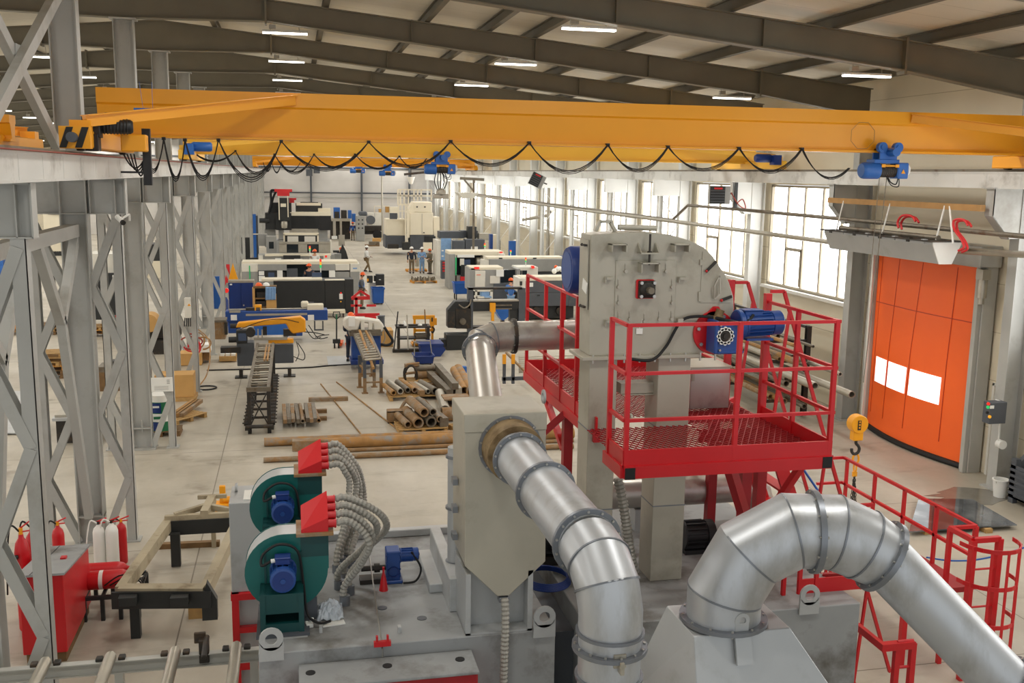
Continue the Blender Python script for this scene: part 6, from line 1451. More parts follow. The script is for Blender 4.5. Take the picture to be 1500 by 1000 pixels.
# bundle of square tubes
xs = [418,424,430,437,443.5,451,456.5,462,467]
for k, px in enumerate(xs):
    p = P(px,622,Y=27.4); q = P(px-2.4+[0,0,0,-1,-2,-1,-1,-1,-7][k],597,Y=29.2); b = MB(); w = .1
    if k in (4,8): b.pipe((p.x,27.3,.2),(q.x,29.3,.2),.06,.045,12); o = b.build('round_tube','rust_steel')
    else: b.bar((p.x,27.3+.05*(k%3),.2),(q.x,29.3,.2),w,w+.02*(k%2)); o = b.build('square_tube','mill_steel' if k % 2 else 'rust_steel',smooth=False)
    o.name = 'round_tube' if k in (4,8) else 'square_tube'
    tag(o, ['square tube at the outer end of the small bundle, next to the roller table','second square tube of the small bundle, counted from the roller table','third square tube of the small bundle, counted from the roller table','fourth square tube of the small bundle, sticking out towards the viewer','rusty round tube in the middle of the small bundle','square tube right after the rusty round tube of the small bundle','next to last square tube of the small bundle','last square tube of the small bundle before the pale round one','pale thin round tube at the far side of the small bundle'][k], 'tube', 'small bundle of tubes on the floor')
for k, (px, py, x1) in enumerate(((452,588,510),(420,606,479),(418,617,479))):
    p, q = F(px,py), F(x1,py-1); b = MB(); b.bb(p.x,q.x,p.y-.08,p.y+.08,0,.1 if k else .12); tag(b.build('wooden_beam','pallet_dark' if k else 'rust_steel'), ['rusty flat bar lying alone behind the small bundle of tubes','wooden beam under the rear of the small bundle of tubes','wooden beam under the front of the small bundle of tubes'][k], 'beam')
# pallets with pipe stock
def pipes_on(pal_label, specs, cx, cy, rz, w, d, mt='pallet_wood'):
    pl = pallet(pal_label, cx, cy, rz, w, d, mt)
    R_ = Matrix.Rotation(rz, 3, 'Z')
    for (name, label, m_, x, z, r, ya, yb, sq, dx) in specs:
        a = R_ @ V((x,ya,0))+V((cx,cy,z)); c_ = R_ @ V((x+dx,yb,0))+V((cx,cy,z)); b = MB()
        if sq: b.bar(a, c_, r*2, r*2)
        else: b.pipe(a, c_, r, r*.72, 16)
        tag(b.build(name, m_, smooth=not sq), label, 'tube' if sq else 'pipe')
q = F(620,636)
pipes_on('pale pallet carrying the thick hollow pipes, closest to the separator box', [
 ('steel_pipe','small pipe at the outer edge of the pallet of thick hollow pipes','rust_steel',-.42,.26,.095,-.42,.75,0,-.12),
 ('steel_pipe','thick hollow pipe on the pallet, next to the small outer one','rust_steel',-.14,.3,.15,-.45,1.0,0,-.12),
 ('steel_pipe','thick hollow pipe lying in the middle of the pallet bottom row','mill_steel',.22,.3,.15,-.42,.9,0,-.1),
 ('steel_pipe','pale hollow pipe lying on top of the two thick ones','rust_steel',.03,.57,.13,-.4,1.2,0,-.14),
 ('steel_pipe','dark-mouthed pipe on top of the pallet, beside the pale one','mill_steel',.28,.56,.1,-.35,1.2,0,-.14),
 ('steel_pipe','narrow pipe at the inner edge of the pallet of thick pipes','rust_steel',.46,.36,.09,-.4,1.1,0,-.12),
 ('square_tube','dark square tube at the inner edge of the pallet of thick pipes','mill_steel',.58,.27,.12,-.42,.5,1,-.1)], q.x, q.y+.55, .05, 1.35, 1.0)
q = F(609,588)
pipes_on('pallet of mixed short pipes and bars behind the pallet of thick pipes', [
 ('steel_pipe','pale short pipe on the mixed pallet','pale_steel',-.45,.3,.1,-.5,.9,0,-.25),
 ('steel_pipe','rusty short pipe at the outer side of the mixed pallet','rust_orange',-.66,.25,.08,-.5,.7,0,-.2),
 ('steel_pipe','grey pipe on the mixed pallet with a dark open end','mill_steel',-.2,.28,.09,-.3,1.0,0,-.2),
 ('steel_pipe','rusty pipe with a dark open end on the mixed pallet','rust_orange',.02,.28,.09,-.3,1.0,0,-.25),
 ('square_tube','square bar in the middle of the mixed pallet','rust_steel',.22,.24,.08,-.6,.8,1,-.2),
 ('steel_pipe','thin pale pipe near the inner end of the mixed pallet','pale_steel',.42,.25,.08,-.45,.8,0,-.25),
 ('steel_pipe','thick pale pipe at the inner end of the mixed pallet','mill_steel',.64,.27,.12,-.5,.8,0,-.3)], q.x, q.y+.7, .0, 1.6, 1.1)
q = F(621,566)
pipes_on('pallet stacked with thick steel rollers, below the blue boxes', [], q.x, q.y+.5, 0, 1.5, .9)
for k, (x0, x1, py, r, m_, l) in enumerate(((611,644,549,.13,'rust_steel','lowest thick roller lying across the roller pallet'),(607,646,539,.12,'mill_steel','thick dark roller lying on top of the roller pallet'),(640,648,541,.15,'dark_iron','short dark roller end at the inner side of the roller pallet'),(612,642,544,.06,'pale_steel','thin pale bar between the rollers on the pallet'))):
    Y = 32.9+.12*k; p, c_ = P(x0,py,Y=Y), P(x1,py,Y=Y); b = MB(); b.cyl(p, c_, r, n=16); tag(b.build('steel_roller', m_), l, 'roller')
t = thing('roller_stand', 'rusty frame with two wheels and three stub bars at the end of the roller pallet', 'stand', (P(602,560,Y=32.7).x,32.7,0))
for py in (534,536.5,547): p = P(593,py,Y=32.7); b = MB(); b.cyl(p, (p.x+.5,32.9,p.z), .045, n=10); b.build('stub_bar','rust_steel',t)
for dy in (0,.3): p = P(602,550,Y=32.7); b = MB(); b.tube([(p.x+.2*math.sin(2*PI*k/18),32.7+dy,p.z+.34*math.cos(2*PI*k/18)) for k in range(19)],.04,6,caps=False); b.build('wheel_rim','dark_iron',t)
# loose stock further in
for k, (a, c_, Y0, Y1, r, m_, l, sq) in enumerate((
 ((667,579),(640,557),29.8,33.2,.1,'mill_steel','square beam on top of the beam stack beside the rear pallets',1),((659,582),(628,560),29.8,33.0,.1,'mill_steel','square beam in the beam stack, closer to the mixed pallet',1),((672,575),(648,556),30.0,33.4,.1,'pale_steel','square beam in the beam stack, closer to the stainless duct',1),
 ((680,578),(665,552),30.4,33.8,.14,'rust_orange','short rusty pipe leaning over the beam stack','') ,((691,582),(671,546),30.2,34.0,.17,'rust_orange','long thick rusty pipe next to the stainless duct',''),
 ((652,610),(644,578),27.9,30.2,.15,'pale_steel','pale round pipe standing out between the brown boxes',''))):
    p, q = P(a[0],a[1],Y=Y0), P(c_[0],c_[1],Y=Y1); b = MB(); z = .3 if k < 3 else .22
    if k == 0: z = .5
    if sq: b.bar((p.x,p.y,z),(q.x,q.y,z),r*2,r*2)
    else: b.pipe((p.x,p.y,z),(q.x,q.y,z),r,r*.8,14)
    tag(b.build('square_beam' if sq else 'steel_pipe', m_, smooth=not sq), l, 'beam' if sq else 'pipe')
for k, (px, py, w, m_, l) in enumerate(((640,582,1.2,'dark_iron','dark timber skid under the front of the beam stack'),(655,568,1.6,'pallet_dark','dark timber skid under the rear of the beam stack'),(684,562,1.6,'pallet_dark','brown beam behind the thick rusty pipe'))):
    q = F(px,py); b = MB(); b.bb(q.x-w/2,q.x+w/2,q.y-.1,q.y+.1,0,.16); tag(b.build('timber_skid', m_), l, 'beam')
q = P(580,622,Y=27.4); q2 = P(600,622,Y=27.4); t = thing('box_section', 'rusty hollow box section lying across the floor beside the pallet of thick pipes', 'tube', (q.x,27.4,0)); zz = .3
b = MB(); x0, x1 = P(567,612,Y=27.6).x, P(604,612,Y=27.6).x
b.bb(x0,x1,27.4,27.43,.02,.36); b.bb(x0,x1,27.72,27.75,.02,.36); b.bb(x0,x1,27.4,27.75,.02,.05); b.bb(x0,x1,27.4,27.75,.33,.36); b.build('tube','rust_steel',t,smooth=False)
b = MB(); b.bb(x0+.08,x1,27.43,27.72,.05,.3); b.build('dark_inside','dark_iron',t,smooth=False)
b = MB(); pp = [P(x,y,Y=28.3) for x, y in ((571,603),(585,601),(594,588),(606,584),(620,586),(632,598))]; b.tube(spline(pp,5),.05,7); tag(b.build('bent_rail','rust_steel'),'bent rusty rail arching over the pipe pallets','rail')
t = thing('brown_box','open brown steel box lying behind the separator box','box',(P(670,598,Y=28.5).x,28.5,0)); part(t,'shell','rust_steel',(651,690,584,586,28.5,.7),(651,690,597,599,28.5,.7),(651,690,584,599,29.15,.05)); part(t,'inside','dark_iron',(653,688,586,597,29.0,.1)); part(t,'stand','dark_iron',(656,686,599,608,28.6,.5))
tube_px('steel_pipe','wide short rusty pipe lying under the open brown box','rust_steel',(647,610),(690,610),27.5,27.5,.2,z=.2)
q = F(671,636); pallet('broken pale pallet partly hidden by the separator box', q.x+.4, q.y+.4, .3, 1.0, .8)
q = P(678,546,Y=34.3); b = MB(); b.box((q.x,34.3,.12),(.25,.2,.24)); tag(b.build('blue_block','hoist_blue',bevel=.01),'small blue block on the floor beside the stainless duct','block')
b = MB(); b.tube(spline([F(303,543)+V((0,0,.02)),F(380,541)+V((0,0,.02)),F(450,539)+V((0,0,.02)),F(485,536)+V((0,0,.02)),F(545,533)+V((0,0,.02))],6),.03,6); tag(b.build('floor_cable','rubber'),'black cable lying across the floor between the two saws','cable')
q0, q1 = F(481,536), F(516,521); b = MB(); b.bb(q0.x,q1.x,q0.y,q1.y,0,.012); tag(b.build('floor_mat','sheet_grey'),'flat grey mat on the floor beside the operator','mat')
# ================================================================== RIGHT-HAND MACHINE ROW AND FAR END
# ---- black band saw / frame machine behind the stainless duct
Yq = 39.5
t = thing('frame_saw', 'big black gantry band saw behind the stainless elbow', 'saw', (P(715,500,Y=Yq).x,Yq,0))
ppoly(t, 'wheel_case', 'machine_black', [(656,454),(667,441.5),(690,441.5),(690,482),(656,480)], Yq, .5, .02); b = MB(); q = P(677,470,Y=Yq); b.cyl((q.x,Yq-.2,q.z),(q.x,Yq+.05,q.z),.13,n=14); b.cyl((q.x,Yq-.25,q.z),(q.x,Yq-.2,q.z),.09,n=12); b.build('wheel_motor','mill_steel',t); part(t,'case_panel','dark_iron',(657,666,456,480,Yq-.04,.04),(668,690,452,481,Yq-.03,.03))
part(t, 'post', 'machine_slate', (686,693,421,492,Yq,.35)); part(t, 'post', 'machine_slate', (760,769,422,492,Yq,.35)); part(t, 'top_beam', 'dark_iron', (686,765,421,424,Yq,.3)); part(t, 'saw_beam', 'machine_black', (693,760,441,453,Yq+.05,.3)); part(t, 'saw_beam_lip', 'pale_steel', (691,760,439.5,441.5,Yq,.4)); part(t, 'guide_arm', 'crane_yellow', (718,726,444,457,Yq-.1,.15), (720,724,457,470,Yq-.1,.12)); part(t,'slide_bar','mill_steel',(724,750,446,448,Yq,.1),(724,750,451.5,453,Yq,.1)); part(t, 'column', 'machine_black', (747,758,444,475,Yq+.1,.3))
part(t, 'bed', 'machine_black', (654,690,490,513,Yq-.6,.7), bevel=.02); part(t, 'bed_front', 'dark_iron', (690,760,478,515,Yq+.4,.5)); part(t, 'hydraulic_unit', 'machine_black', (645,655,497,508,Yq-.5,.4))
b = MB(); b.tube(spline([P(672,446,Y=Yq-.1),P(680,451,Y=Yq-.2),P(688,446,Y=Yq-.1),P(690,438,Y=Yq-.05)],5),.03,6); b.build('cable','mill_steel',t)
b = MB(); b.bb(P(670,530,Y=Yq).x,P(690,530,Y=Yq).x,Yq-.3,Yq-.1,0,.4); b.build('foot','machine_slate',t)
t = thing('blue_funnel','blue funnel-shaped bin seen through the black band saw','bin',(P(740,470,Y=42).x,42,0)); ppoly(t,'tub','hoist_blue',[(725,453),(746,453),(746,463),(738,469),(735,469)],42,.8); part(t,'leg','dark_iron',(735,739,469,486,42.2,.3,0))
# roller feed with yellow posts behind the duct
t = thing('feed_table','roller feed table with two yellow posts under the stainless duct','table',(P(740,555,Y=31).x,31,0))
for px in (739,752): part(t,'stop_post','crane_yellow',(px-2.5,px+2.5,519,533,30.8,.08))
part(t,'leg','machine_slate',(737,741,533,562,30.9,.1)); part(t,'leg','machine_slate',(750,754,533,562,30.9,.1)); part(t,'side_rail','machine_slate',(736,775,552,557,30.9,.1)); 
for k in range(8): b = MB(); a = P(760,523+3*k,Y=33.5-.25*k); b.cyl(a, (a.x+2.2,a.y,a.z), .05, n=8); b.build('roller','pale_steel',t)
b = MB(); b.bar(P(741,516,Y=34),P(770,545,Y=31.2),.05,.08); b.build('slant_rail','rust_steel',t)
# ---- white CNC lathe with operator
Yx = 50
t = thing('cnc_lathe', 'white and grey CNC lathe where the man in light blue works', 'machine', (P(725,430,Y=Yx).x,Yx,0))
part(t, 'front_panel', 'machine_white', (696,711,396,424,Yx-.05,.1), bevel=.02); part(t, 'body', 'machine_grey', (688,696,393,426,Yx,1.5), (711,733,395,420,Yx,1.5), (757,762,394,428,Yx,1.5)); part(t,'roof','cream_paint',(690,737,391.5,395,Yx,1.4)); part(t,'red_lamp','light_red',(695,702,391,394,Yx-.05,.15)); part(t,'white_panel','machine_white',(718,732,404,415,Yx-.06,.06)); part(t,'notice','paper',(727,738,395,405,Yx-.1,.03)); part(t,'dark_inside','glass_dark',(733,757,395,420,Yx+.4,.1)); part(t,'lower_front','machine_slate',(723,752,415,443,Yx-.1,.5), bevel=.02); part(t,'brand_plate','helmet_orange',(698,704,402,403,Yx-.07,.01)); part(t,'base','machine_black',(690,762,426,448,Yx+.1,1.3,0))
t = thing('tool_trolley','white tool trolley with light blue shelves beside the CNC lathe','trolley',(P(707,440,Y=46.5).x,46.5,0)); part(t,'frame','machine_white',(696,699,425,448,46.5,.05),(718,722,425,448,46.5,.05),(696,722,424,427,46.5,.5),(697,720,434,437,46.5,.5)); part(t,'tray','cloth_paleblue',(705,717,427,434,46.55,.4),(710,720,434,436,46.4,.3))
# ---- slate machine behind the red railing
Yy = 46.5
t = thing('cnc_lathe', 'dark slate machine with white top trays behind the red platform railing', 'machine', (P(805,450,Y=Yy).x,Yy,0))
part(t,'body','machine_slate',(770,833,412,428,Yy,1.3),(770,833,428.5,448,Yy,1.3)); part(t,'body','machine_slate',(833.5,860,410,448,Yy,1.3)); part(t,'end_cover','machine_white',(760,770,407,428,Yy-.05,1.3),bevel=.02); part(t,'top_tray','cream_paint',(764,838,405.5,411,Yy+.1,1.1)); part(t,'latch','machine_black',(787,791,431.5,433.5,Yy-.02,.02)); part(t,'knob','machine_black',(762,765,412,418,Yy-.1,.06)); part(t,'notice','paper',(775,781,414,420,Yy-.03,.03)); part(t,'underside','machine_black',(770,840,448,466,Yy+.2,1)); 
for px in (777,785,820): q = P(px,455,Y=Yy+.1); b = MB(); b.cyl((q.x,Yy,q.z),(q.x,Yy+.2,q.z),.2,n=12); b.build('pump','dark_iron',t)
signal('signal tower rising between the white lathe and the railing', 770, 391, 377, 52.3, .06)
t = thing('white_housing','white machine housing with dark windows and a red knob behind the white lathe','machine',(P(775,400,Y=51.8).x,51.8,0)); part(t,'body','machine_white',(757,788,391,410,51.8,1.3),bevel=.02); part(t,'window','glass_dark',(759,764,396,403,51.76,.06),(765,772,396,403,51.76,.06)); part(t,'red_knob','light_red',(779,783,389.5,393,51.7,.2)); part(t,'base','machine_grey',(757,788,410,432,51.9,1.2,0))
q = P(817,396,Y=50); 
for k, (px, py, m_, r) in enumerate(((812,397,'helmet_white',.1),(817,394,'paper',.1),(815,391,'helmet_orange',.07),(821,393,'helmet_white',.07),(824,396,'paper',.07))):
    p = P(px,py,Y=Yy+.5); b = MB(); b.ball((p.x,Yy+.5+.05*k,p.z), r*1.3, 8); tag(b.build('work_glove',m_), ['white bundle at the near side of the things on the dark machine','white bundle in the middle of the things on the dark machine','orange piece on top of the white bundles on the dark machine','small white piece on top of the bundles on the dark machine','white bundle at the far side of the things on the dark machine'][k], 'bundle')
# ---- long grey covered machine
Yl = 54.6
t = thing('bar_feeder', 'long plain grey covered bar feeder with a blue end in the machine row', 'machine', (P(770,395,Y=Yl).x,Yl,0)); part(t,'cover','machine_grey',(716,827,379,398,Yl,1.2),bevel=.03); part(t,'cover','machine_white',(708,716,381,396,Yl-.02,1.0)); part(t,'lid','cream_paint',(714,825,376.5,379.5,Yl+.05,1.1)); part(t,'lid_handle','machine_black',(731,736,377.5,379,Yl,.1),(781,786,377.5,379,Yl,.1)); part(t,'end_unit','navy',(827,840,377,412,Yl,1.2,0)); part(t,'stand','machine_slate',(720,825,398,416,Yl+.2,.8,0))
# ---- white lathe with green strip
Yv = 60
t = thing('cnc_lathe', 'white lathe with a green vertical strip and a shiny chuck, on the aisle', 'machine', (P(690,425,Y=Yv).x,Yv,0))
part(t,'side_panel','machine_grey',(658,667,372,424,Yv,1.8),bevel=.03); part(t,'green_strip','green_bright',(667,668.8,377,403,Yv-.02,.05)); part(t,'body','machine_grey',(669,706,403,420,Yv+.1,1.5)); part(t,'roof','cream_paint',(658,738,368,374,Yv+.05,1.7),bevel=.03); part(t,'canopy','paper',(670,695,373,377,Yv,.3)); part(t,'dark_inside','glass_dark',(669,708,374,404,Yv+.5,.1)); part(t,'screen_panel','machine_white',(674,680,379,389,Yv,.1)); part(t,'screen','screen',(680,689,380,388,Yv+.05,.06)); part(t,'control_panel','machine_black',(676,690,388,406,Yv-.2,.3)); part(t,'red_drawer','red_label',(675,691,405,411,Yv-.25,.3)); b = MB(); q = P(704,383,Y=Yv+.3); b.lathe([(.1,0),(.26,.05),(.26,.3),(.32,.32),(.32,.45)],(q.x-.3,Yv+.35,q.z),(1,0,0),16); b.build('chuck','pale_steel',t); part(t,'right_cover','machine_white',(708,738,374,381,Yv,1.5)); part(t,'red_lamp','light_red',(732,736,368.5,371.5,Yv-.02,.1)); part(t,'drum_cover','machine_white',(731,740,371,376,Yv-.2,.5),bevel=.05)
signal('signal tower beside the slate boxes on the white lathe roof', 710, 368, 356, Yv+1, .07); signal('signal tower in front of the small blue cabinet', 748, 376, 366, Yl+1, .07)
# ---- slate boxed machine
Yz = 68
t = thing('machining_centre', 'cream machining centre with slate grey top boxes and a pale blue side panel', 'machine', (P(680,400,Y=Yz).x,Yz,0))
part(t,'side_panel','cloth_paleblue',(646,661,349,383,Yz-.05,.1)); part(t,'side_body','machine_white',(640,646,352,396,Yz,2,0),(661,668,353,385,Yz,1.5)); part(t,'box','machine_slate',(664,681,353,367,Yz-.5,1)); part(t,'box','machine_slate',(682,710,351,368,Yz-.5,1)); part(t,'notice','paper',(690,700,361,367,Yz-.55,.03)); part(t,'body','machine_grey',(646,710,368,392,Yz+.1,1.8,0)); part(t,'rear_box','machine_slate',(644,680,339,349,Yz+1.5,1.2),(675,700,338,348,Yz+1.8,1)); part(t,'chip_conveyor','machine_black',(686,698,332,350,Yz+.8,.8)); part(t,'spindle_unit','pale_steel',(702,716,342,352,Yz+.5,.8)); part(t,'vent_label','paper',(647,650,366,368,Yz-.07,.02),(647,650,374,376,Yz-.07,.02))
t = thing('tool_cabinet','red and grey drawer cabinet at the corner of the machining centre','cabinet',(P(652,398,Y=66).x,66,0)); part(t,'body','machine_slate',(647,656,382,400,66,.6,0))
for k in range(4): part(t,'drawer','red_label',(648.5,655,383.5+4*k,386+4*k,65.95,.05))
t = thing('blue_cabinet','blue and cream cabinet behind the slate boxes','cabinet',(P(722,370,Y=74).x,74,0)); part(t,'body','motor_blue',(718,722,343,372,74,.6,0)); part(t,'side','cream_paint',(722,733,344,372,74,.6,0)); part(t,'panel','machine_slate',(728,733,350,366,73.95,.05))
t = thing('blue_cabinet','blue-fronted cream cabinet against the window wall','cabinet',(P(752,372,Y=67).x,67,0)); part(t,'front','hoist_blue',(746,755.5,353,374,67,.3,0)); part(t,'side','cream_paint',(755.5,762,352,374,67.05,.8,0))
# ---- tall cream machine
Yt_ = 86
t = thing('vertical_lathe', 'tall cream vertical lathe with a roof railing at the far end of the aisle', 'machine', (P(605,360,Y=Yt_).x,Yt_,0))
part(t,'column_cover','cream_paint',(600,634.5,311.5,344,Yt_,3),bevel=.04); part(t,'head_cover','cream_paint',(606,633,296,311,Yt_+.1,2.4),bevel=.05); ppoly(t,'head_slope','cream_paint',[(599,308),(606,296),(607,311),(600,311)],Yt_+.1,2.2); part(t,'lens','black_paint',(610,612,302,304,Yt_+.05,.1)); part(t,'lens','black_paint',(621.5,623.5,302,304,Yt_+.05,.1)); part(t,'door_gap','machine_grey',(618,618.5,313,343,Yt_-.02,.03)); part(t,'lock','black_paint',(620,622,340,341.5,Yt_-.03,.03))
part(t,'side_cover','cream_paint',(566,595,321,345,Yt_+.3,2.4),bevel=.04); part(t,'corner_cover','cream_paint',(597,600,308,348,Yt_-.1,.4),(635,644,318,348,Yt_+.3,2)); part(t,'lower_body','machine_slate',(564.5,595,345,363,Yt_+.35,2.3)); part(t,'lower_body','machine_slate',(601,636,344,366,Yt_+.1,2.5)); part(t,'lower_body','machine_black',(622,638,346,366,Yt_+.0,.3)); part(t,'notch','machine_slate',(571,582,312,321,Yt_+.4,.2))
b = MB()
for px in (583,586.5,592,598.5,606.5,612,617,632): q = P(px,290,Y=Yt_+.2); z1_ = P(px,277.5,Y=Yt_+.2).z; z0_ = P(px,300 if px < 600 else 294,Y=Yt_+.2).z; b.bb(q.x-.06,q.x+.06,Yt_+.2,Yt_+.3,z0_,z1_)
for py in (277.5,286.5): a, c_ = P(583,py,Y=Yt_+.25), P(632,py,Y=Yt_+.25); b.bar(a, (c_.x,c_.y,a.z), .1, .1)
b.build('roof_railing','cream_paint',t,smooth=False)
b = MB()
for px in (584,589,594,596.5): a, c_ = P(px,298,Y=Yt_-.1), P(px,322 if px < 592 else 356,Y=Yt_-.1); b.bar(a, (a.x,a.y,c_.z), .1, .06)
for k in range(12): a = P(594,302+4.6*k,Y=Yt_-.1); b.bar(a, (a.x+.25,a.y,a.z), .05, .05)
for py in (300,309,321): a = P(583,py,Y=Yt_-.1); b.bar(a, (a.x+.85,a.y,a.z), .08, .08)
b.build('ladder_cage','cream_paint',t,smooth=False)
part(t,'chip_bin','machine_black',(590,600,355,366,Yt_-1.2,.8)); part(t,'panel_board','cream_paint',(620,633,355,366,Yt_-1.0,.1)); part(t,'drip_tray','dark_iron',(568,584,358,364,Yt_-.6,.6))
# ---- machines against the back wall
t = thing('lathe','row of blue-headed old machine tools against the back wall','machine',(P(505,325,Y=106).x,106,0)); part(t,'blue_head','hoist_blue',(489,498,304,321,106,1),(510,515,308,320,106,1),(516,521,313,325,106,1)); part(t,'dark_body','dark_iron',(490,497,310,321,105.8,.4),(500,508,308,322,106,1),(484,513,322,352,106.5,1,0)); part(t,'table','pale_steel',(486,513,320,324,105.5,1.2),(498,501,324,345,105.5,.5,0))
t = thing('face_lathe','grey boxy face lathe with holes beside the man in the blue vest','machine',(P(528,335,Y=103).x,103,0)); part(t,'headstock','machine_grey',(522,534,316,337,103,1.6,0),bevel=.05); part(t,'cover','machine_slate',(526,538,310,316,103.3,1.4),bevel=.1); part(t,'hole','black_paint',*[(x,x+2,y,y+2,102.95,.1) for x in (524.5,530) for y in (321,327,333)]); b = MB(); q = P(543,322,Y=103.3); b.cyl((q.x,103,q.z),(q.x,103.6,q.z),.45,n=18); b.build('face_plate','machine_slate',t); part(t,'white_body','machine_white',(538,548,312,330,103.6,1.4))
t = thing('flat_trailer','low dark trailer with a wheel in front of the cream vertical lathe','trailer',(P(545,342,Y=89).x,89,0)); part(t,'frame','dark_iron',(533,560,331,338,106,1.2),(534,550,338,343,106.2,.8)); b = MB(); q = P(553,343,Y=105.9); q.z = .5; b.cyl((q.x,105.8,q.z),(q.x,106,q.z),.5,n=16); b.cyl((q.x,105.75,q.z),(q.x,105.8,q.z),.2,n=12); b.build('wheel','rubber',t); part(t,'white_tank','machine_white',(549,561,312,331,107.5,1.2))
t = thing('shelf_boxes','pink framed shelf with brown boxes by the back wall','shelf',(P(565,310,Y=112).x,112,0)); part(t,'frame','cream_paint',(548,571,301.5,302.5,112,.1),(548,549,302,311,112,.1),(570,571,302,311,112,.1)); part(t,'box','cardboard',(555,560,306,311,112.1,.6)); part(t,'box','cardboard',(565,571,302,311,112.1,.6)); part(t,'box','cream_paint',(571,583,303,313,111.6,.8)); part(t,'leg','cream_paint',(548,549,311,330,112,.1),(570,571,311,330,112,.1))
t = thing('cream_pole','slim grey steel pole between the aisle and the cream vertical lathe','pole',(P(560,345,Y=104).x,104,0)); q = P(560,345,Y=104); b = MB(); b.cyl((q.x,104,0),(q.x,104,8.6),.09,n=10); b.build('shaft','pale_steel',t)
t = thing('scrap_pallet','low pallet with metal scrap and a brown box on the aisle','pallet',(P(555,357,Y=86).x,96,0)); part(t,'box','cardboard',(546,558,349,354,96.6,.6)); part(t,'plates','mill_steel',(541,556,354,360,96.1,.8)); part(t,'skid','pallet_dark',(536,556,359,366,96,1.4,0))
t = thing('work_station','cluttered seated work place with a draped dark cover beside the guarded mill','station',(P(502,385,Y=69.5).x,69.5,0)); part(t,'desk','machine_grey',(484,500,372,386,69.5,.8,0)); part(t,'plinth','machine_slate',(484,512,389,392,69.2,1.9,0)); ppoly(t,'draped_cover','machine_black',[(496,386),(498,368),(502,358),(507,368),(511,382)],70,.5); part(t,'chair_seat','machine_black',(488,497,367,370,69,.5)); part(t,'clutter','paper',(486,494,346,350,71,.4)); part(t,'screen_post','pale_steel',(496,505,344,360,72,.1),(488,492,320,350,72,.2))
# pallets on the aisle with the three people
q = F(611,398); pallet('orange pallet behind the three people in the aisle', q.x, q.y+.5, 0, 1.5, .9, 'pallet_orange')
q = F(622,415); pallet('orange pallet full of small turned parts in front of the three people', q.x, q.y+.6, .08, 1.6, 1.1, 'pallet_orange')
random.seed(3); k = 0
for i in range(9):
    for j in range(4):
        xx, yy = q.x-.68+i*.17+random.uniform(-.02,.02), q.y+.2+j*.25; h = random.uniform(.12,.26); b = MB(); b.lathe([(.07,0),(.07,h*.6),(.04,h*.62),(.04,h)], (xx,yy,.142), (0,0,1), 8); tag(b.build('turned_part','mill_steel' if (i+j) % 2 else 'pale_steel'), 'small grey turned steel part standing on the orange pallet', 'part', 'turned parts on the orange pallet')
for k, px in enumerate((612,620)):
    p = F(px,394); b = MB(); b.cyl((p.x,p.y+.6,.14),(p.x,p.y+.6,.9-.3*k),.16,n=12); tag(b.build('steel_blank','pale_steel'), ['tall grey steel blank on the orange pallet behind the people','short grey steel blank on the orange pallet behind the people'][k], 'blank')
# ---- along the window wall: unit heaters, pipe rack, crane arms
def heater(label, px0, px1, py0, py1, Y, rz):
    a, c_ = P(px0,py0,Y=Y), P(px1,py1,Y=Y); w = abs(c_.x-a.x); h = abs(a.z-c_.z); cx_, cz = (a.x+c_.x)/2, (a.z+c_.z)/2
    t = thing('unit_heater', label, 'heater', (cx_,Y,cz))
    def bx(name, mt, c, d, par=t):
        b = MB(); b.box((cx_+c[0],Y+c[1],cz+c[2]), d); return b.build(name, mt, par, bevel=.008)
    bx('body','machine_grey',(0,.2,0),(w,.4,h)); bx('grille','machine_black',(-w*.12,-.02,0),(w*.72,.05,h*.94))
    for k in range(5): bx('slat','machine_slate',(-w*.12,-.06,-h*.36+k*h*.15),(w*.66,.05,h*.05))
    bx('label_plate','light_red' if 0 else 'red_label',(-w*.1,-.055,h*.36),(w*.4,.02,h*.1)); b = MB(); b.bar((cx_,Y+.4,cz),(cx_+.5,Y+.6,cz+.05),.06,.06); b.build('bracket','dark_iron',t)
    t.rotation_euler = rz; return t
heater('dark grey unit heater with slats and a red label, hung before the nearest visible window', 1041, 1068, 272, 299, 32.0, (0,0,-.25))
heater('dark grey unit heater tilted under the crane runway, farther along the window wall', 777, 797, 254, 274, 45, (0,.45,-.2))
b = MB(); b.tube(spline([P(1071,282,Y=31.9),P(1082,300,Y=31.9),P(1092,305,Y=31.9),P(1088,292,Y=31.9),P(1080,297,Y=31.9)],6),.02,6); tag(b.build('wire_loop','copper_cable'),'loop of reddish wire hanging beside the nearer unit heater','cable')
b = MB(); p = P(1078,278,Y=32.0); b.box((p.x,32.0,p.z-.2),(.1,.1,.9)); tag(b.build('switch_box','machine_black'),'narrow black switch box between the nearer unit heater and the column','box')
